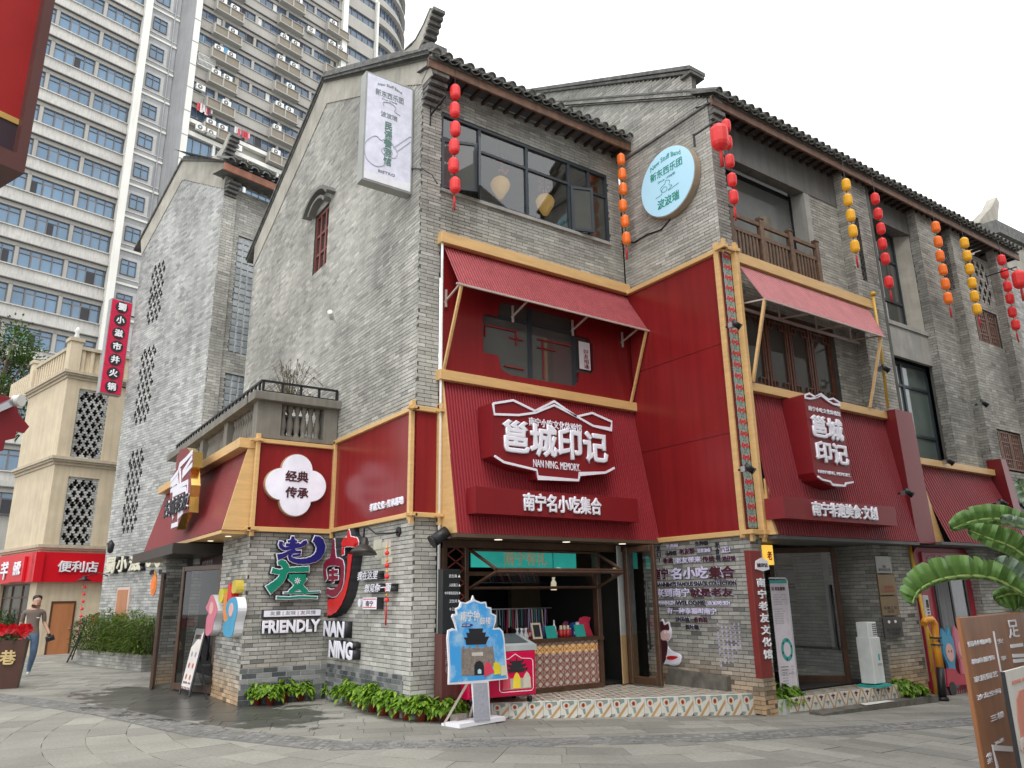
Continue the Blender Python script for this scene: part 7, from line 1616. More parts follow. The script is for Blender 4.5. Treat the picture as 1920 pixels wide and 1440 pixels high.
CR = T('cart_cutout', 'red cart cut-out with black wheels under the two figures', 'cut-out', F(15.6, -.3, .12)); MB().prism(F, [(14.8, -.1), (16.2, -.1), (16.2, .05), (15.3, .08), (15.1, .2), (14.85, .2)], .1, .14).build('body', M('kiosk_cart', (.5, .03, .06), .4), CR); blob(14.95, -.14, .12, .12, black, .12, .15, CR, 'wheel'); blob(15.75, -.14, .12, .12, black, .12, .15, CR, 'wheel')
GP = T('gas_pipe', 'bent orange-yellow pipe with a valve and black lower sleeve before the red kiosk', 'pipe', PG(1768, 1314)); og = M('pipe_orange', (.75, .30, .02), .4, var=.15); c = PG(1768, 1314); Yg = c[1]
pp = [PY(x, y, Yg) for x, y in ((1732, 1170), (1735, 1163), (1746, 1161), (1752, 1170), (1754, 1190), (1757, 1215), (1763, 1252))]; q = MB(); q.tube(pp, .06, 10); q.build('upper_pipe', og, GP); q = MB(); q.tube([pp[-1], (c[0], c[1], c[2] + .02)], .068, 10); q.build('black_sleeve', black, GP); MB().cyl((c[0], c[1], c[2]), (c[0], c[1], c[2] + .06), .1, 10).build('foot', black, GP)
q = MB(); v = PY(1756, 1202, Yg); q.lathe((v[0], v[1], v[2] - .07), [(.1, 0), (.1, .02), (.06, .03), (.07, .07), (.06, .11), (.1, .12), (.1, .14)], 10); q.build('valve', M('valve_black', (.03, .04, .05), .5), GP)
q = MB(); q.tube([PY(1735, 1170, 7.5), PY(1745, 1195, 7.5), PY(1748, 1260, 7.5)], .03, 8); q.build('side_pipe', yp, GP)
# --- annex side: doors, board, mascots, lamp, sign
gclear_keep = gclear; gclear = glass_mat('clear_glass_dull', (.55, .58, .58), -.02)
door_leaf('brown-framed glass door nearest the back pier of the annex, standing open', (3.28, 17.4), (3.05, 16.45), .02, 2.15, -1)
door_leaf('brown-framed glass door of the annex standing open behind the menu board', (3.35, 16.1), (3.75, 14.75), .02, 2.25)
MB().box(FX(4.4), -17.4, -14.7, 0, 2.7, -.02, 0).build('dark_doorway', darkin, AN); gclear = gclear_keep
HS = T('header_sign', 'dark red sign with pale characters above the annex doors', 'sign', (3.9, 15.5, 2.3)); F = FX(3.95); b_ = px_box(F, 375, 416, 1043, 1066); MB().box(F, *b_, -.05, 0).build('board', M('header_red', (.06, .015, .015), .5), HS); TX(F, '南宁老友饭', 380, 399, 1050, 1062, M('dim_white', (.45, .42, .42), .5), HS, bold=.01)
F = FX(3.7)
for lab, pts, m, face in (('pink', [(402, 1190), (403, 1160), (407, 1150), (402, 1140), (406, 1130), (413, 1115), (420, 1128), (424, 1145), (417, 1165), (413, 1185)], pk, (413, 1140)), ('blue', [(437, 1190), (436, 1168), (444, 1160), (440, 1140), (447, 1124), (459, 1120), (463, 1140), (458, 1165), (452, 1192)], bl, (451, 1143))):
    t = T('figure_sign', 'chubby %s cut-out figure with thick white edge on the annex side wall' % lab, 'sign', F(*PF(F, pts[0][0], 1190))); P_ = [PF(F, *p) for p in pts]
    P_ = closed(P_, 4); MB().prism(F, P_, 0, .14).build('white_body', white, t); MB().prism(F, P_, .14, .15).build('painted_front', m, t); cc = PF(F, *face); MB().prism(F, [(cc[0] + .13 * cos(k * .5), cc[1] + .11 * sin(k * .5)) for k in range(13)], .151, .156).build('face', sk, t)
t = T('food_sign', 'yellow, red and green cut-out food shapes between the two chubby figures', 'sign', F(*PF(F, 440, 1150)))
for pts, c in (([(424, 1128), (425, 1110), (430, 1103), (434, 1112), (431, 1128)], (.62, .55, .05)), ([(434, 1162), (434, 1120), (441, 1115), (441, 1162)], (.75, .25, .04)), ([(441, 1150), (442, 1100), (447, 1098), (448, 1145)], (.65, .03, .03)), ([(449, 1110), (451, 1092), (457, 1088), (458, 1105), (454, 1112)], (.55, .42, .05))): MB().prism(F, closed([PF(F, *p) for p in pts], 3), 0, .13).build('shape', M('food_%d' % int(c[0] * 100), c, .45), t)
SWB = T('sandwich_board', 'tilted white menu board on a black A-frame by the annex door', 'board', PG(355, 1305)); zz_ = 0
pa, pb, pc, pd = [Vector(k) for k in (PG(334, 1302), PG(352, 1308), PY(396, 1173, 14.15), PY(372, 1173, 14.7))]
pa = Vector(PG(336, 1302)); pb = Vector(PG(354, 1307)); top = Vector((.28, .38, 1.12)); pc = pb + top; pd = pa + top
q = MB(); q.bar(pa, pd, .03, .03); q.bar(pb, pc, .03, .03); q.bar(pd, pc, .03, .03); q.bar(pa + top * .08, pb + top * .08, .03, .03); q.build('front_frame', black, SWB)
ux = (pb - pa).normalized(); F = Fr(pa + top * .0, ux, top.normalized(), ux.cross(top.normalized())); bwid = (pb - pa).length; hh = top.length
MB().box(F, .02, bwid - .02, .1, hh - .02, -.005, .012).build('poster', M('poster_white', (.70, .64, .60), .5), SWB)
for k, z in enumerate((.32, .52, .72)): 
    for xx in (.3, .68): MB().prism(F, [(bwid * xx + .045 * cos(t * .7), z + .05 * sin(t * .7)) for t in range(9)], .013, .016).build('dish_picture', M('dish_%d' % k, ((.35, .18, .12), (.45, .12, .08), (.3, .3, .32))[k], .5), SWB)
text(F, '8888', bwid * .2, bwid * .8, hh - .22, hh - .13, mar, SWB, c=.013, ext=.002, bold=.03); text(F, '老友粉  10元', bwid * .12, bwid * .88, .2, .24, mar, SWB, c=.013, ext=.002, bold=.03)
for i in range(6): MB().box(F, .02 + i * (bwid - .04) / 6, .02 + (i + .55) * (bwid - .04) / 6, .1, .15, .012, .014).build('stripe', mar, SWB)
ra, rb = Vector(PG(388, 1312)), Vector(PG(402, 1307)); q = MB(); q.bar(ra, pd - Vector((0, 0, .1)), .025, .025); q.bar(rb, pc - Vector((0, 0, .1)), .025, .025); q.bar(ra.lerp(pd, .2), rb.lerp(pc, .2), .02, .02); q.bar(ra.lerp(pd, .45), rb.lerp(pc, .45), .02, .03); q.build('rear_frame', black, SWB)
# gooseneck lamp and paper patches and red string on the gable side wall
GL = T('gooseneck_lamp', 'dark metal gooseneck wall lamp with a wide shade on the gable side wall', 'lamp', fG(*PF(fG, 748, 1000))); w0 = fG(*PF(fG, 749, 997)); s0 = fG(*PF(fG, 716, 1008), .3)
q = MB(); wv = Vector(w0); sv = Vector(s0); q.tube([wv, wv + Vector((-.1, 0, -.02)), wv.lerp(sv, .45) + Vector((-.12, 0, -.0)), wv.lerp(sv, .75) + Vector((-.08, 0, .12)), sv + Vector((0, 0, .14)), sv], .013, 8); q.build('arm', black, GL); MB().cyl(wv, wv + Vector((-.03, 0, 0)), .07, 14).build('wall_plate', black, GL)
MB().lathe(sv + Vector((0, 0, -.25)), [(.21, 0), (.18, .05), (.09, .12), (.05, .14), (.045, .22), (.03, .25)], 18, ax=(.1, .05, 1)).build('shade', M('lamp_bronze', (.06, .055, .05), .45, .5), GL); MB().lathe(sv + Vector((0, 0, -.24)), [(.03, 0), (.035, .04), (.02, .08)], 8).build('bulb', M('bulb', (.9, .85, .7), .3), GL)
pt = T('paper_patches', 'pale unglued paper patches behind the gooseneck lamp', 'paper', fG(*PF(fG, 720, 1050)))
for b_ in ((701, 716, 1012, 1030), (717, 733, 1016, 1027), (704, 718, 1033, 1045), (719, 733, 1029, 1042), (716, 724, 1046, 1058), (726, 736, 1044, 1055)): MB().box(fG, *px_box(fG, *b_), 0, .006).build('patch', M('patch_cream', (.60, .58, .45), .8), pt)
RS2 = T('red_charm_string', 'thin string of small red and gold lantern charms hanging under the gooseneck lamp', 'decoration', fG(*PF(fG, 736, 1160), .1)); gm_ = M('charm_gold', (.75, .4, .05), .4)
for i, y in enumerate((1037, 1060, 1081, 1105, 1125)):
    c = fG(*PF(fG, 737, y), .1); MB().lathe((c[0], c[1], c[2] - .035), [(.015, 0), (.035, .02), (.038, .04), (.015, .07)], 8).build('charm', lred, RS2); MB().lathe((c[0], c[1], c[2] + .05), [(.008, 0), (.02, .015), (.02, .03), (.008, .045)], 6).build('bead', gm_, RS2)
c = fG(*PF(fG, 736, 1132), .1); MB().lathe((c[0], c[1], c[2] - .3), [(.012, 0), (.014, .2), (.006, .3)], 6).build('tassel', tass, RS2); MB().cyl((c[0], c[1], c[2]), (c[0], c[1], c[2] + .95), .004, 5).build('cord', tass, RS2)
# ================================================================ plants
def leaf_mat(name, a, b, rough=.45, sc=18):
    m, n, bs = _nodes(name); N = n.nodes; L = n.links; at = N.new('ShaderNodeAttribute'); at.attribute_name = 'bc'
    cr = N.new('ShaderNodeValToRGB'); e = cr.color_ramp.elements; e[0].color = a + (1,); e[1].color = b + (1,); L.new(at.outputs['Fac'], cr.inputs[0]); L.new(cr.outputs[0], bs.inputs['Base Color'])
    bs.inputs['Roughness'].default_value = rough
    try:
        tl_ = N.new('ShaderNodeBsdfTranslucent'); L.new(cr.outputs[0], tl_.inputs[0]); mx_ = N.new('ShaderNodeMixShader'); mx_.inputs[0].default_value = .3
        L.new(bs.outputs[0], mx_.inputs[1]); L.new(tl_.outputs[0], mx_.inputs[2]); L.new(mx_.outputs[0], N['Material Output'].inputs[0])
    except Exception: pass
    return m
lf_p = leaf_mat('pothos_leaf', (.07, .17, .012), (.28, .46, .04)); lf_b = leaf_mat('bamboo_leaf', (.05, .10, .015), (.20, .28, .05)); lf_d = leaf_mat('dark_leaf', (.02, .055, .012), (.07, .13, .03))
lf_s = leaf_mat('strap_leaf', (.035, .085, .02), (.12, .19, .06)); lf_t = leaf_mat('tree_leaf', (.025, .06, .012), (.09, .16, .03)); petal_r = leaf_mat('poinsettia_red', (.45, .005, .015), (.85, .02, .03), .5)
soil = M('soil', (.04, .03, .02), .95)
def leaf(mb, att, p, d, L, W, up=(0, 0, 1), droop=.35, rn=random, fold=.18):
    p = Vector(p); d = Vector(d).normalized(); s = d.cross(Vector(up))
    if s.length < 1e-3: s = d.cross(Vector((1, 0, 0)))
    s.normalize(); u = s.cross(d)
    mid = [p + d * (L * t) + Vector((0, 0, -droop * L * t * t)) for t in (0, .35, .7, 1)]
    V = [tuple(mid[0])]
    for t, w in ((1, 1), (2, .72)): V += [tuple(mid[t] - s * W * w / 2 + u * W * fold), tuple(mid[t]), tuple(mid[t] + s * W * w / 2 + u * W * fold)]
    V.append(tuple(mid[3])); mb.add(V, [(0, 2, 1), (0, 3, 2), (1, 2, 5, 4), (2, 3, 6, 5), (4, 5, 7), (5, 6, 7)], 0, True); att += [rn.random()] * 6
def pothos(name, seed, R=.18, H=.2, n=200, pots=1):
    rn = random.Random(seed); t = T('potted_plant', 'x', 'potted plant', (0, 0, 0), 'potted trailing plants along the wall foot')
    MB().lathe((0, 0, 0), [(.055, 0), (.075, .12), (.082, .12), (.082, .14), (.07, .14), (.065, .12)], 14).build('pot', M('pot_red', (.30, .045, .03), .5, var=.15), t); MB().cyl((0, 0, .1), (0, 0, .125), .066, 12).build('soil', soil, t)
    mb = MB(); att = []; st = MB()
    for i in range(n):
        a = rn.uniform(0, 2 * pi); e = rn.random(); r = R * (.25 + .75 * e); z = .14 + H * (1 - e * e * .9) * rn.uniform(.35, 1) * (1 if rn.random() > .15 else .4)
        if e > .88: z = rn.uniform(.08, .2)
        d = Vector((cos(a + rn.uniform(-.6, .6)), sin(a + rn.uniform(-.6, .6)), rn.uniform(-.5, .5))); leaf(mb, att, (r * cos(a), r * sin(a), z), d, rn.uniform(.07, .115), rn.uniform(.05, .075), droop=.5, rn=rn)
        if i % 6 == 0: st.tube([(0, 0, .12), (r * .5 * cos(a), r * .5 * sin(a), z * .8 + .05), (r * cos(a), r * sin(a), z)], .004, 4)
    stuff(mb.build('foliage', lf_p, t, attr=att)); stuff(st.build('stems', lf_d, t)); return t
protos = [pothos('a', 1), pothos('b', 2, .19, .18), pothos('c', 3, .17, .22), pothos('d', 5, .2, .17)]
spots_ = [(482, 1321), (506, 1322), (534, 1316), (562, 1314), (580, 1309), (604, 1306), (622, 1309), (641, 1315), (660, 1322), (680, 1328), (699, 1335), (720, 1341), (744, 1346), (764, 1350), (790, 1353), (812, 1352), (832, 1354), (853, 1352), (596, 1298), (632, 1299), (652, 1305), (672, 1311), (694, 1319), (716, 1326), (738, 1332), (519, 1314), (548, 1309)]
names_ = ['nearest the annex corner', 'second from the annex corner', 'third from the annex corner', 'fourth from the annex corner', 'fifth from the annex corner']
used = 0
for i, (x, y) in enumerate(spots_):
    p = PG(x, y); rz = random.uniform(0, 6)
    if i < 5: lab = 'leafy green plant in a red pot, ' + names_[i]
    elif i >= 18: lab = ['first', 'second', 'third', 'fourth', 'fifth', 'sixth', 'seventh', 'eighth', 'ninth'][i - 18] + ' leafy potted plant from the left in the back row against the plinth tiles'
    elif i == 17: lab = 'leafy green potted plant at the right end, touching the blue board'
    else: lab = ['first', 'second', 'third', 'fourth', 'fifth', 'sixth', 'seventh', 'eighth', 'ninth', 'tenth', 'eleventh', 'twelfth'][i - 5] + ' leafy potted plant from the inner corner in the front slanting row'
    pr = protos[i % 4]
    if i < 4: pr.location = p; pr.rotation_euler = (0, 0, rz); LOC[pr.name] = p; pr['label'] = lab; o = pr
    else: o = dup(pr, p, rz, lab)
    k = random.uniform(.85, 1.2) if i < 18 else random.uniform(.7, .95); o.scale = (k, k, k)
for j, (x, y, lab, sc) in enumerate(((1458, 1336, 'leafy potted plant beside the corner pillar of the second shop', 1.25), (1478, 1334, 'leafy potted plant spilling over the kerb of the second doorstep', 1.2), (1694, 1318, 'leafy potted plant by the brick pier, left one of the pair', 1.05), (1716, 1317, 'leafy potted plant by the brick pier, right one of the pair', 1.0))):
    dup(protos[j], PG(x, y), j * 1.7, lab, sc)
def bush(name, lab, cat, base, fn, n, mat, L, W, seed, droop=.4, upb=.3, group=None, stems=0, kind='foliage'):
    rn = random.Random(seed); t = T(name, lab, cat, base, group); mb = MB(); att = []
    for i in range(n):
        p, d = fn(rn); d = Vector(d) + Vector((rn.uniform(-.8, .8), rn.uniform(-.8, .8), rn.uniform(-.4, .8) + upb)); leaf(mb, att, p, d, L * rn.uniform(.6, 1.2), W * rn.uniform(.7, 1.2), droop=droop, rn=rn)
    stuff(mb.build(kind, mat, t, attr=att)); return t
# brick planter with bamboo shrubs
pl0 = Vector(PG(135, 1245)); pl1 = Vector(PG(291, 1257.5)); sA = float(np.array(pl0) @ E1); sB = float(np.array(pl1) @ E1); tA = float(np.array(pl0) @ E2); tB = float(np.array(pl1) @ E2)
sP = 8.28; PLT = T('brick_planter', 'low grey brick planter along the lattice brick house, holding the green shrubs', 'planter', tuple(E1 * sP + E2 * tB)); fp = FS(sP)
brickwall(fp, [rect(-tA, 0, -tB, .38)], PLT, brickA, bl=.24, bh=.07, seed=91); brickwall(FT(tB), [rect(sP, 0, 8.92, .38)], PLT, brickA, bl=.24, bh=.07, seed=92); MB().prism(WORLD, [tuple((E1 * s_ + E2 * t_)[:2]) for s_, t_ in ((sP + .05, tB + .05), (8.9, tB + .05), (8.9, tA), (sP + .05, tA))], 0, .33).build('soil_bed', soil, PLT)
for k in range(5):
    tc = tB + .4 + k * (tA - tB - .6) / 4; c = E1 * 8.58 + E2 * tc; hgt = 1.0 + .15 * (k % 2)
    def fn(rn, c=c, hgt=hgt):
        a = rn.uniform(0, 2 * pi); r = rn.random() ** .5; z = rn.random(); rad = .62 * (1 - .55 * (z - .3) ** 2); q = c + E1 * (.42 * rad * r * cos(a) / .6 - .08) + E2 * rad * 1.05 * r * sin(a); return (q[0], q[1], .35 + hgt * z * (1 - .25 * r)), (cos(a), sin(a), 0)
    b = bush('shrub', ['yellow-green shrub at the near end of the brick planter', 'bushy green shrub second from the near end of the brick planter', 'bushy green shrub in the middle of the brick planter', 'bushy green shrub second from the far end of the planter', 'dark glossy shrub at the far end of the brick planter'][k], 'shrub', (c[0], c[1], .33), fn, 1500, lf_b if k < 4 else lf_d, .17, .032, 30 + k, group='shrubs in the brick planter')
    st = MB()
    for j in range(9): a = j * .7; st.tube([(c[0] + .05 * cos(a), c[1] + .05 * sin(a), .33), (c[0] + .3 * cos(a), c[1] + .3 * sin(a), 1.0)], .008, 4)
    stuff(st.build('canes', M('cane', (.12, .10, .04), .7), b))
# dark strap-leaved clump behind the person
c0 = np.array(PG(25, 1222)); 
def fn(rn):
    a = rn.uniform(0, 2 * pi); r = rn.random() ** .5 * 1.2; return (c0[0] + r * cos(a) - .3, c0[1] + r * sin(a), .15 + rn.random() * 1.25 * (1 - .3 * r)), (cos(a), sin(a), .6)
bush('strap_leaved_plant', 'large clump of dark narrow-leaved plants behind the walking man', 'plant', tuple(c0), fn, 1300, lf_s, .55, .06, 50, droop=.6)
# dry plant in pots on the annex roof corner
DP = T('balcony_plant', 'straggly dry climbing plant in dark pots behind the iron balcony railing', 'potted plant', (4.45, 13.7, 4.3)); rn = random.Random(8); st = MB(); mb = MB(); att = []
for i in range(60):
    a = rn.uniform(0, 2 * pi); h = rn.uniform(.5, 1.3); p = Vector((4.45, 13.75, 4.9)); q1 = p + Vector((cos(a) * .12, sin(a) * .1, h * .4)); q2 = q1 + Vector((cos(a) * rn.uniform(.05, .35), sin(a) * .2, h * .45)); st.tube([p, q1, q2, q2 + Vector((cos(a) * .2, 0, -.15))], .005, 4)
    for k in range(4): leaf(mb, att, q1.lerp(q2, rn.random()), (cos(a + k), sin(a + k), -.2), .06, .025, rn=rn)
stuff(st.build('dry_stems', M('dry_stem', (.16, .13, .09), .9), DP)); stuff(mb.build('foliage', leaf_mat('dry_leaf', (.10, .11, .04), (.25, .26, .12)), DP, attr=att))
for x in (4.3, 4.62): MB().lathe((x, 13.75, 4.3), [(.1, 0), (.15, .55), (.16, .6), (.13, .6)], 12).build('pot', M('pot_dark', (.04, .045, .045), .6), DP)
# tree behind the cream house
def tree(lab, c, R, H, n, seed, trunk_h):
    rn = random.Random(seed); t = T('broadleaf_tree', lab, 'tree', tuple(c)); q = MB(); c = Vector(c); q.tube([c, c + Vector((.2, 0, trunk_h * .6)), c + Vector((0, .2, trunk_h + H * .4))], [.28, .2, .08], 8)
    cl = []
    for i in range(26):
        a = rn.uniform(0, 2 * pi); e = rn.uniform(-.9, 1); r = R * (1 - e * e * .6) ** .5 * rn.uniform(.4, 1); p = c + Vector((r * cos(a), r * sin(a), trunk_h + H * (.5 + .5 * e))); cl.append((p, rn.uniform(.6, 1.1))); q.tube([c + Vector((0, 0, trunk_h)), (c + Vector((0, 0, trunk_h))).lerp(p, .6), p], [.1, .05, .02], 5)
    q.build('trunk', M('bark', (.12, .09, .06), .9, var=.3, bump=.5), t); mb = MB(); att = []
    for p, s in cl:
        for k in range(n // 26): v = Vector((rn.gauss(0, 1), rn.gauss(0, 1), rn.gauss(0, .7))).normalized() * s * rn.random() ** .4; leaf(mb, att, p + v, v + Vector((0, 0, .3)), rn.uniform(.16, .28), rn.uniform(.08, .12), rn=rn)
    stuff(mb.build('crown', lf_t, t, attr=att))
tb = PN(25, 780, E2, 40.0); tree('dark green broadleaf tree rising behind the cream house at far left', (tb[0] - 1.1, tb[1], 0), 2.0, 4.6, 5200, 77, 9.0)
# ================================================================ left side things
BSN = T('vertical_shop_sign', 'tall red blade sign with black discs and seven white characters, far corner of lattice house', 'sign', tuple(E1 * 8.2 + E2 * 24.3)); F = FT(24.3)
q4 = [PF(F, *p) for p in ((209, 560), (246, 568), (228, 742), (190, 735))]; a0 = (q4[0][0] + q4[3][0]) / 2; a1 = (q4[1][0] + q4[2][0]) / 2; b1 = (q4[0][1] + q4[1][1]) / 2; b0 = (q4[2][1] + q4[3][1]) / 2; hh = (b1 - b0) / 7
brd = M('blade_red', (.60, .01, .06), .4)
MB().box(F, a0 - .02, a1 + .02, b0 - .02, b1 + .02, -.25, -.01).build('casing', M('casing_grey', (.3, .3, .3), .4), BSN)
for i, ch in enumerate('蜀小滋市井火锅'):
    z = b1 - hh * (i + 1); MB().box(F, a0, a1, z + .01, z + hh - .01, -.01, .01).build('panel', brd, BSN); cx, cz = (a0 + a1) / 2, z + hh / 2; r = hh * .43; MB().prism(F, [(cx + r * cos(t * .2618), cz + r * sin(t * .2618)) for t in range(24)], .01, .03).build('disc', ink, BSN); text(F, ch, cx - r * .68, cx + r * .68, cz - r * .65, cz + r * .65, white, BSN, c=.031, ext=.02, bold=.035)
q = MB(); 
for z in (b0 + .3, b1 - .4): q.bar(F(a1, z, -.1), F(a1 + .45, z, -.1), .04, .04)
q.build('bracket', black, BSN)
crm = M('cream_letter', (.66, .62, .48), .5)
WLs = T('wall_letters', 'cream raised characters spelling the hotpot restaurant name on the lattice house wall', 'sign', s2(*PF(s2, 240, 1075)))
for x0, x1, yt, yb, ch in ((208, 226, 1045, 1076, '蜀'), (229, 249, 1043, 1073, '小'), (252, 275, 1042, 1071, '滋')): TX(s2, ch, x0, x1, yt, yb, black, WLs, 'letter_side', bold=.05, ext=.14, c=0); TX(s2, ch, x0, x1, yt, yb, crm, WLs, 'letter_face', bold=.04, ext=.02, c=.14)
for x, ch in ((289, '市'), (306, '井')):
    c = PF(s2, x, 1049); MB().prism(s2, [(c[0] + .19 * cos(t * .35), c[1] + .2 * sin(t * .35)) for t in range(18)], 0, .14).build('disc', crm, WLs); text(s2, ch, c[0] - .1, c[0] + .1, c[1] - .11, c[1] + .11, ink, WLs, c=.141, ext=.004, bold=.03)
for x, ch in ((288, '火'), (305, '锅')): TX(s2, ch, x - 4, x + 4, 1068, 1077, ink, WLs, 'small_letter', bold=.04, ext=.06)
t = T('covered_window', 'window boarded with orange plywood in a pale frame, lattice house wall', 'window', s2(*PF(s2, 230, 1160))); b_ = px_box(s2, 221, 241, 1106, 1166); MB().bbox(s2, b_[0] - .06, b_[1] + .06, b_[2], b_[3] + .06, 0, .05).build('frame', M('frame_pale_pink', (.6, .45, .4), .6), t); MB().box(s2, *b_, .05, .055).build('plywood', wdo, t)
t = T('medallion', 'orange oval wall medallion with a gold centre on the lattice house', 'decoration', s2(*PF(s2, 289, 1110))); c = PF(s2, 289, 1097)
for r, m, k in ((.2, M('medal_orange', (.85, .16, .02), .5, emit=.1), 0), (.15, M('medal_gold', (.55, .3, .06), .5), 1), (.11, MC['medal_orange'], 2)): MB().prism(s2, [(c[0] + r * .85 * cos(t_ * .3), c[1] + r * 1.35 * sin(t_ * .3)) for t_ in range(21)], .01 + k * .01, .02 + k * .01).build('disc', m, t)
MB().prism(s2, [(c[0] - .1, c[1] + .26), (c[0] + .1, c[1] + .26), (c[0], c[1] + .38)], .01, .03).build('crest', MC['medal_gold'], t)
t = T('wall_lamp', 'small dark shaded lamp on a bracket where cream and brick houses meet', 'lamp', s2(*PF(s2, 203, 1082))); c = s2(*PF(s2, 203, 1080)); d_ = Vector(s2(*PF(s2, 188, 1090), .45)); MB().tube([c, Vector(c).lerp(d_, .5) + Vector((0, 0, .18)), d_ + Vector((0, 0, .1))], .015, 6).build('arm', black, t); MB().lathe(d_, [(.22, 0), (.05, .1), (.03, .16)], 14).build('shade', black, t)
t = T('charm_string', 'vertical string of red charms hanging under the small wall lamp', 'decoration', tuple(d_ - Vector((0, 0, 1.5))))
for i in range(6): MB().lathe(d_ + Vector((.05, 0, -.2 - i * .2)), [(.02, 0), (.05, .03), (.02, .09)], 6).build('charm', lred, t)
MB().lathe(d_ + Vector((.05, 0, -1.6)), [(.02, 0), (.015, .35)], 6).build('tassel', M('tassel_magenta', (.5, .02, .15), .6), t); MB().cyl(d_ + Vector((.05, 0, -1.3)), d_, .004, 5).build('cord', tass, t)
t = T('lantern_lamp', 'small black lantern lamp on a thin arm above the cream wall letters', 'lamp', s2(*PF(s2, 236, 1040))); a_ = s2(*PF(s2, 200, 1020)); b_ = s2(*PF(s2, 237, 1014), .4); MB().tube([a_, b_], .015, 5).build('arm', black, t); MB().lathe(Vector(b_) + Vector((0, 0, -.36)), [(.03, 0), (.08, .05), (.1, .25), (.03, .34)], 6).build('lantern_body', black, t)
# folding black sign frame and red flower beside the planter
t = T('folding_sign', 'black folding sign frame with a red flower at the far end of the planter', 'board', PG(128, 1242)); p = Vector(PG(125, 1243)); r_ = Vector(PG(134, 1237)); q = MB(); top = p + Vector((.35, .1, 1.05)); q.bar(p, top, .04, .03); q.bar(r_, top, .03, .03); q.bar(top, top + Vector((.35, .1, 0)), .03, .03); q.bar(p + Vector((.02, 0, .12)), r_ + Vector((0, 0, .12)), .02, .02); q.build('frame', black, t)
mb = MB(); att = []
for i in range(50): a = random.uniform(0, 6.28); leaf(mb, att, (top.x + .3 + .1 * cos(a), top.y, top.z + .12 + .06 * sin(a)), (cos(a), -.4, sin(a)), .12, .07, up=(0, -1, 0), droop=.1)
stuff(mb.build('red_flower', petal_r, t, attr=att))
# flower box bottom left
FBX = T('flower_box', 'dark brown tapered flower box with red poinsettias and a gold character, bottom left', 'planter', PG(-10, 1292)); w = .9; h = .9; pr_ = PG(37, 1291); an_ = math.atan2(-pr_[0], pr_[1]) - .1; F = rotz_frame((pr_[0] - w * cos(an_), pr_[1] - w * sin(an_), 0), an_); c9 = M('box_brown', (.075, .03, .02), .5, var=.15)
def frus(z0, z1, e0, e1, m, nm):
    q = MB(); R = [[F(-e, z, e - 0), F(w + e, z, e), F(w + e, z, -.5 - e), F(-e, z, -.5 - e)] for z, e in ((z0, e0), (z1, e1))]; q.ring(R, 0, False, True); return q.build(nm, m, FBX)
frus(0, h, -.06, .0, c9, 'box'); text(F, '巷', w - .42, w - .14, .45, .72, M('gold_letter', (.6, .45, .2), .5), FBX, c=-.02, ext=.02, bold=.03)
mb = MB(); att = []; m2 = MB(); at2 = []; rn = random.Random(12)
for i in range(34):
    cx = rn.uniform(.0, w); cc = rn.uniform(-.45, -.05); z = h + rn.uniform(.12, .27)
    for k in range(9): a = k * .7 + rn.random(); leaf(mb, att, F(cx, z, cc), Vector(F.u) * cos(a) + Vector((0, 0, 1)) * sin(a) + Vector(F.n) * rn.uniform(.2, .8), .12, .075, up=tuple(F.n), droop=.1, rn=rn)
for i in range(180): a = rn.uniform(0, 6.28); leaf(m2, at2, F(rn.uniform(0, w), h + rn.uniform(-.02, .12), rn.uniform(-.48, .0)), (cos(a), sin(a), .1), .11, .05, rn=rn)
stuff(mb.build('red_bracts', petal_r, FBX, attr=att)); stuff(m2.build('foliage', lf_d, FBX, attr=at2))
# walking man
MAN = T('person', 'man in brown T-shirt and blue jeans walking, head turned, holding a dark camera', 'person', PG(46, 1271)); pm_ = Vector(PG(46, 1271))
def skin_mesh(J, E, root, sub=2):
    me = bpy.data.meshes.new('sk'); me.from_pydata([j[0] for j in J], E, []); o = bpy.data.objects.new('sk', me); COL.objects.link(o); m = o.modifiers.new('s', 'SKIN'); m.use_smooth_shade = True
    for i, j in enumerate(J): r = j[1]; me.skin_vertices[0].data[i].radius = r if isinstance(r, tuple) else (r, r)
    me.skin_vertices[0].data[root].use_root = True; s = o.modifiers.new('ss', 'SUBSURF'); s.levels = sub; s.render_levels = sub
    out = bpy.data.meshes.new_from_object(o.evaluated_get(bpy.context.evaluated_depsgraph_get())); bpy.data.objects.remove(o); return out
# local: x right in the picture, y away from the camera, z up
va = -radians(2); 
J = [((0, 0, .95), (.15, .11)), ((0, .0, 1.1), (.135, .10)), ((0, .01, 1.3), (.175, .115)), ((0, .01, 1.42), (.15, .09)), ((.01, .0, 1.5), (.055, .055)), ((.02, -.03, 1.585), (.07, .085)), ((.03, -.035, 1.67), (.08, .1)), ((.03, -.02, 1.74), (.05, .06)),
     ((-.19, .01, 1.41), (.065, .06)), ((-.22, .05, 1.18), (.045, .045)), ((-.22, -.02, .95), (.036, .036)), ((-.21, -.05, .87), (.035, .025)),
     ((.19, .01, 1.41), (.065, .06)), ((.23, .05, 1.17), (.045, .045)), ((.33, -.08, .98), (.036, .036)), ((.36, -.12, .91), (.035, .03)),
     ((-.09, .0, .86), (.10, .10)), ((-.10, -.10, .50), (.075, .08)), ((-.11, -.13, .12), (.055, .06)), ((-.12, -.17, .04), (.045, .04)), ((-.13, -.28, .035), (.04, .03)),
     ((.09, .0, .86), (.10, .10)), ((.10, .10, .50), (.075, .08)), ((.06, .33, .2), (.055, .06)), ((.06, .35, .10), (.04, .04)), ((.05, .28, .04), (.035, .03))]
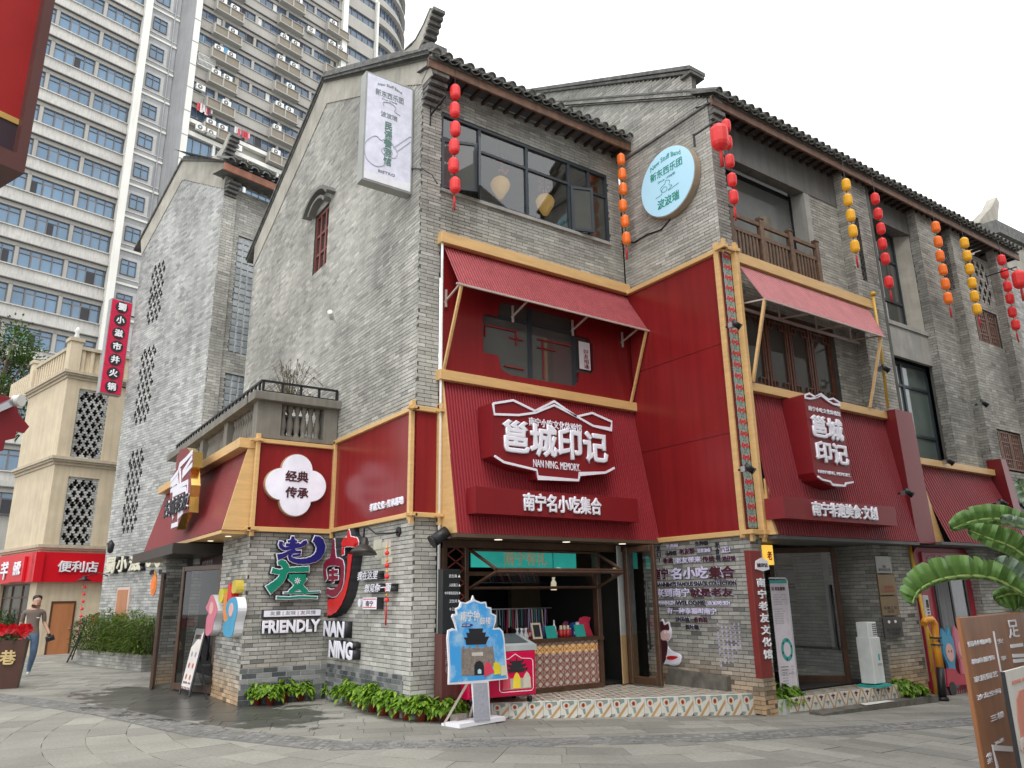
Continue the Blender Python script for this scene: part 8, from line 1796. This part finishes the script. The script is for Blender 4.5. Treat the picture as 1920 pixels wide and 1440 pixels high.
Ed = [(0, 1), (1, 2), (2, 3), (3, 4), (4, 5), (5, 6), (6, 7), (3, 8), (8, 9), (9, 10), (10, 11), (3, 12), (12, 13), (13, 14), (14, 15), (0, 16), (16, 17), (17, 18), (18, 19), (19, 20), (0, 21), (21, 22), (22, 23), (23, 24), (24, 25)]
me = skin_mesh(J, Ed, 0)
skinm = M('skin', (.42, .24, .16), .55, var=.05); shirt = M('shirt_brown', (.16, .125, .105), .85, var=.08, sc=8); jeans = M('jeans_blue', (.12, .19, .30), .8, var=.2, sc=9); shoe = M('shoe_white', (.65, .65, .62), .6); hair = M('hair_black', (.012, .011, .011), .5)
for k in (skinm, shirt, jeans, shoe): me.materials.append(k)
for p in me.polygons:
    c = p.center; arm = abs(c.x) > .2 and c.z < 1.2
    p.material_index = 3 if c.z < .1 else 2 if (c.z < .93 and not (abs(c.x) > .19 and c.z > .8)) else 0 if (c.z > 1.47 or arm) else 1; p.use_smooth = True
me.name = 'body'; RZ = Matrix.Rotation(radians(-3), 4, 'Z')
# local axes aligned with the line of sight
vd = Vector((pm_.x, pm_.y, 0)).normalized(); RM = Matrix(((vd.y, vd.x, 0, 0), (-vd.x, vd.y, 0, 0), (0, 0, 1, 0), (0, 0, 0, 1))); me.transform(RM); b = bpy.data.objects.new('body', me); COL.objects.link(b); b.parent = MAN
def lp(x, y, z): return tuple(pm_ + RM.to_3x3() @ Vector((x, y, z)))
q = MB(); R = []
for k, (r, z) in enumerate(((.07, 1.62), (.09, 1.66), (.1, 1.71), (.088, 1.765), (.03, 1.79))): R.append([lp(.025 + r * cos(a * .5236) * (1.0), (.045 if z < 1.7 else .02 if z < 1.75 else 0) + r * .9 * sin(a * .5236), z) for a in range(12)])
q.ring(R, 0, True, True); q.build('hair', hair, MAN)
q = MB(); q.lathe(lp(.105, -.08, 1.63), [(.012, 0), (.016, .012), (.0, .045)], 6); q.build('nose', skinm, MAN)
for x in (.03, .085): MB().lathe(lp(x, -.115, 1.665), [(.001, -.006), (.010, 0), (.001, .006)], 6).build('eye', ink, MAN)
MB().box(Fr(lp(.05, -.118, 1.6), RM.to_3x3() @ Vector((1, 0, 0)), Z_, RM.to_3x3() @ Vector((0, -1, 0))), -.02, .02, -.004, .004, -.01, .004).build('mouth', M('lip', (.3, .12, .1), .5), MAN)
for sx0, x, y, z in ((-1, -.23, -.05, .86), (1, .37, -.13, .90)):
    for k in range(4): q = MB(); q.tube([lp(x - .02 + .014 * k, y, z), lp(x - .02 + .014 * k, y - .02, z - .05), lp(x - .02 + .014 * k, y - .005, z - .085 + .006 * abs(k - 1.5))], [.009, .008, .006], 6); q.build('finger', skinm, MAN)
    q = MB(); q.tube([lp(x - .03 * sx0, y - .01, z + .01), lp(x - .045 * sx0, y - .03, z - .03)], [.01, .007], 6); q.build('thumb', skinm, MAN)
MB().box(Fr(lp(.06, -.14, 1.28), RM.to_3x3() @ Vector((1, 0, 0)), Z_, RM.to_3x3() @ Vector((0, -1, 0))), -.0, .06, 0, .015, -.02, .004).build('shirt_print', white, MAN)
CM = T('camera', 'dark photo camera with a lens held in the walking man\'s hand', 'camera', lp(.38, -.16, .82)); FF_ = Fr(lp(.38, -.16, .84), RM.to_3x3() @ Vector((.8, 0, .3)), RM.to_3x3() @ Vector((-.3, 0, .8)), RM.to_3x3() @ Vector((0, -1, 0))); MB().bbox(FF_, -.1, .1, -.08, .06, -.05, .05, 0, .02).build('camera_body', black, CM); MB().cyl(FF_(.02, 0, .05), FF_(-.06, -.02, .17), .05, 12).build('lens', black, CM); MB().box(FF_, -.03, .04, .06, .11, -.03, .04).build('viewfinder', black, CM)
# hanging sign corner top left, red awning left
HSN = T('hanging_board', 'large red sign panel in a brown frame hanging close by, cut at top left', 'sign', (0, 3, 3)); d0 = ray(60, 170); pos = np.array([0, 0, CAMH]) + d0 / np.linalg.norm(d0[:2]) * 3.2
F = rotz_frame((pos[0], pos[1], 0), radians(22)); R_ = PF(F, 78, 120)[0]; B_ = PF(F, 32, 325)[1]; bf = M('sign_frame_brown', (.10, .035, .03), .5, var=.15)
ZG = PF(F, 30, 226)[1]; IR = PF(F, 62, 100)[0]
MB().box(F, R_ - 2.2, R_, B_, B_ + .07, -.2, .02).build('frame_bottom', bf, HSN); MB().box(F, IR, R_, B_ + .07, B_ + 2.6, -.2, .02).build('frame_side', bf, HSN)
MB().box(F, R_ - 2.2, IR, ZG + .02, B_ + 2.6, -.06, -.02).build('red_panel', M('hanging_red', (.36, .02, .02), .3), HSN); MB().box(F, R_ - 2.2, IR, ZG - .004, ZG + .02, -.06, -.015).build('gold_rule', M('rule_gold', (.55, .35, .1), .4), HSN); MB().box(F, R_ - 2.2, IR, B_ + .07, ZG - .004, -.06, -.02).build('dark_panel', M('hanging_dark', (.05, .03, .04), .35), HSN)
AWL = T('red_awning', 'scalloped dark red awning end with a round white roller cap at far left', 'awning', (-1, 6, 1.5)); d0 = ray(20, 800); pos = np.array([0, 0, CAMH]) + d0 / np.linalg.norm(d0[:2]) * 7.0; F = rotz_frame((pos[0], pos[1], 0), radians(45)); aw = M('awning_red_cloth', (.26, .012, .02), .7)
P_ = [PF(F, *p) for p in ((-120, 720), (0, 740), (28, 748), (35, 775), (55, 800), (45, 812), (32, 808), (28, 822), (10, 826), (6, 845), (-10, 848), (-14, 868), (-120, 870))]; MB().prism(F, P_, -.02, 0).build('scalloped_cloth', aw, AWL)
c = F(*PF(F, 22, 752), .03); q = MB(); q.cyl(c, Vector(c) + Vector(F.n) * .06, .045, 16); q.build('roller_cap', acw, AWL); q = MB(); q.bar(c, F(*PF(F, -60, 790), .0), .05, .05); q.build('arm', steel, AWL)
# laundry and cages on the tower
cage = T('window_cage', 'pale metal window cage bulging from the tall tower next to the white column', 'cage', tt(26.5, tz(73), 0)); q = MB(); a, b2 = PF(tt, 368, 103), PF(tt, 402, 133)
b_ = px_box(tt, 368, 401, 108, 130)
for i in range(15): x = b_[0] + (b_[1] - b_[0]) * i / 14; q.box(tt, x - .015, x + .015, b_[2], b_[3], .25, .3)
for z in (b_[2], (b_[2] + b_[3]) / 2, b_[3]): q.box(tt, b_[0], b_[1], z - .03, z + .03, .0, .3)
q.build('bars', acw, cage)
for (bxx, lab) in (((364, 392, 200, 228), 'washing hanging before a tower window close to the white column'), ((434, 462, 246, 276), 'red and white washing hanging on the tower above the far roof')):
    t = T('laundry', lab, 'laundry', tt(*PF(tt, bxx[0], bxx[3]), .4)); b_ = px_box(tt, *bxx); rn = random.Random(bxx[0]); MB().cyl(tt(b_[0], b_[3], .45), tt(b_[1] + .3, b_[3], .45), .02, 5).build('rail', steel, t)
    for i in range(9): x = b_[0] + (b_[1] - b_[0]) * i / 9; l = rn.uniform(.5, 1.0); c = rn.choice([(.5, .05, .06), (.6, .55, .55), (.08, .08, .12), (.65, .3, .3), (.6, .5, .1)]); MB().box(tt, x, x + .28, b_[3] - l, b_[3], .42, .46).build('garment', M('cloth_%d' % int(c[0] * 100 + c[1] * 10), c, .8), t)
# ================================================================ right foreground
def az_px(x, y): d = ray(x, y); return math.atan2(d[1], d[0])
FS1 = T('wooden_guide_board', 'brown wooden guide board with white characters and a vertical line, bottom right foreground', 'sign', (3.7, 1.8, 0)); ang = az_px(2500, 1100); d0 = ray(1800, 1158); pos = np.array([0, 0, CAMH]) + d0 / np.linalg.norm(d0[:2]) * 4.0; F = rotz_frame((pos[0], pos[1], 0), ang)
wdb = M('guide_board_wood', (.27, .105, .035), .4, var=.3, sc=2.5, stretch=(5, 5, .5), bump=.1)
TL = PF(F, 1800, 1158); MB().bbox(F, 0, 1.15, .0, TL[1], -.018, 0, 0, .003).build('board', wdb, FS1)
o9 = lambda x, y: (1720 + x * .20833, 1140 + y * .20833)
def F9(s_, x0, x1, yt, yb, bold=.015, par=FS1, m=white, sh=0): a = o9(x0, yt); b = o9(x1, yb); TX(F, s_, a[0], b[0], a[1], b[1], m, par, c=.002, ext=.003, bold=bold, shear=sh)
F9('足', 808, 905, 105, 270, .01)
for pts in (((832, 345), (940, 330)), ((850, 430), (948, 425)), ((858, 478), (958, 468))): q = MB(); ribbon(q, F, [PF(F, *o9(*p)) for p in pts], .016, .002, .005); q.build('stroke', white, FS1)
c = PF(F, *o9(925, 548)); MB().prism(F, [(c[0] + .012 * cos(t), c[1] + .01 * sin(t)) for t in range(6)], .002, .005).build('dot', white, FS1)
F9('园林咖啡', 445, 660, 285, 335); F9('棉麻服饰', 475, 692, 440, 490); F9('家居园艺', 498, 720, 590, 645); F9('沙龙空间', 522, 748, 750, 800); F9('三楼', 650, 775, 945, 1005); F9('30米', 688, 775, 1180, 1218); F9('40\n米', 615, 665, 1300, 1400); F9('安', 715, 765, 275, 318, .0); F9('享', 745, 795, 430, 470, .0); F9('客', 770, 800, 575, 620, .0)
q = MB(); ribbon(q, F, [PF(F, *o9(*p)) for p in ((675, 210), (820, 1010))], .007, .002, .005); q.build('vertical_line', white, FS1)
q = MB(); ribbon(q, F, [PF(F, *o9(*p)) for p in ((840, 1268), (665, 1255), (710, 1440))], .022, .002, .005); q.build('route_line', white, FS1)
PS2 = T('white_poster_stand', 'white poster stand with a salmon arch, in front of the wooden guide board', 'sign', (3.6, 1.6, 0)); F = rotz_frame((pos[0] * .86, pos[1] * .86, 0), ang); TL = PF(F, *o9(780, 575)); MB().box(F, TL[0], TL[0] + .5, 0.1, TL[1], -.01, 0).build('sheet', M('poster_cream', (.74, .72, .66), .5), PS2)
MB().box(F, TL[0] - .008, TL[0], 0.0, TL[1], -.012, .003).build('edge', black, PS2)
a_ = PF(F, *o9(900, 1000)); MB().prism(F, [(a_[0], .1), (a_[0], a_[1]), (a_[0] + .03, a_[1] + .07), (a_[0] + .09, a_[1] + .1), (a_[0] + .2, a_[1] + .1), (a_[0] + .2, .1)], .001, .003).build('arch_print', M('salmon_print', (.72, .27, .19), .5), PS2)
p0 = o9(905, 1155); p1 = o9(985, 1285); TX(F, '直\n行', p0[0], p1[0], p0[1], p1[1], M('pale_letter', (.8, .7, .65), .5), PS2, c=.004, ext=.002, bold=.03)
p0 = o9(842, 625); p1 = o9(955, 660); TX(F, '回桂州小馆', p0[0] , p1[0] + 20, p0[1], p1[1], M('salmon_print', (0, 0, 0)), PS2, c=.002, ext=.002)
# big-leaved plant
BN = T('banana_plant', 'big-leaved plant with torn paddle leaves reaching in from the right edge', 'plant', (5.6, 2.4, -.02)); 
bl_top = leaf_mat('paddle_leaf', (.07, .15, .03), (.17, .31, .08), .42); bl_pale = leaf_mat('paddle_leaf_pale', (.20, .30, .20), (.34, .44, .32), .35)
dB = ray(1850, 1050); pB = np.array([0, 0, CAMH]) + dB / np.linalg.norm(dB[:2]) * 5.2; nB = -dB[:2] / np.linalg.norm(dB[:2]); FB = Fr((pB[0], pB[1], 0), (-nB[1], nB[0], 0), Z_, (nB[0], nB[1], 0))
o10 = lambda x, y: (1720 + x * .2222, 880 + y * .2222)
def paddle(pts, w0, w1, c0, c1, mat, splits, seed):
    """midrib in photo coordinates; half widths (upper, lower)"""
    rn = random.Random(seed); P_ = smooth_path([PF(FB, *o10(*p)) for p in pts], 7); n = len(P_); nm = MB(); att = []
    cuts = sorted(rn.uniform(.12, .92) for _ in range(splits))
    for side, w in ((1, w0), (-1, w1)):
        for i in range(n - 1):
            t0, t1 = i / (n - 1), (i + 1) / (n - 1)
            cut = any(t0 <= k < t1 for k in cuts); V = []
            for j, t in ((i, t0), (i + 1, t1)):
                d = Vector((P_[min(j + 1, n - 1)][0] - P_[max(j - 1, 0)][0], P_[min(j + 1, n - 1)][1] - P_[max(j - 1, 0)][1])).normalized(); nn = Vector((-d.y, d.x)) * side
                prof = math.sin(pi * min(1, max(.0, t)) ** .75) ** .6 * w; c = c0 + (c1 - c0) * t
                inset = .8 if cut and j == i + 1 else 1.0
                for k in (0, .5, 1): V.append(FB(P_[j][0] + nn.x * prof * k * inset, P_[j][1] + nn.y * prof * k * inset, c + .05 * math.sin(pi * k) * (1 if w > 0 else 1) + .02 * math.sin(j * 1.7 + k)))
            nm.add(V, [(0, 1, 4, 3), (1, 2, 5, 4)], 0, True); att += [rn.uniform(.3, .9)] * 2
    o = nm.build('leaf', mat, BN, attr=att); q = MB(); q.tube([FB(p[0], p[1], c0 + (c1 - c0) * i / (n - 1) + .01) for i, p in enumerate(P_)], [.004 + .010 * i / n for i in range(n)], 6); q.build('midrib', M('midrib_pale', (.34, .42, .14), .4), o)
paddle([(285, 520), (480, 440), (700, 420), (900, 470), (1150, 600)], .085, .035, .1, -.1, bl_top, 3, 1)
paddle([(430, 530), (620, 600), (790, 660), (930, 760), (1100, 900)], .09, .05, .2, .0, bl_top, 3, 2)
paddle([(10, 1130), (60, 1020), (200, 940), (400, 905), (620, 920), (800, 1000), (1000, 1120)], .115, .02, .45, .1, bl_top, 7, 3)
paddle([(620, 800), (760, 870), (900, 960), (1100, 1060)], .10, .06, -.1, -.2, bl_pale, 2, 4)
paddle([(640, 1090), (780, 1050), (900, 1060), (1100, 1150)], .05, .08, .1, 0, bl_top, 2, 5)
paddle([(850, 90), (900, 180), (960, 300), (1050, 420)], .06, .04, 0, 0, bl_pale, 1, 6)
paddle([(690, 440), (800, 480), (950, 520), (1150, 620)], .05, .02, .2, .1, bl_pale, 2, 8)
paddle([(810, 1210), (900, 1150), (1000, 1130)], .05, .03, 0, 0, bl_pale, 1, 7)
b0_ = Vector(FB(*PF(FB, 1990, 1260), 0)); q = MB(); 
for p in ((900, 470), (930, 760), (1000, 1120), (1100, 1060), (1050, 420)): q.tube([(b0_.x, b0_.y, 0), (b0_.x, b0_.y, .7), FB(*PF(FB, *o10(1150, 900)), 0), FB(*PF(FB, *o10(*p)), 0)], [.06, .04, .02, .012], 6)
q.build('stalks', M('stalk_green', (.10, .16, .05), .5), BN)
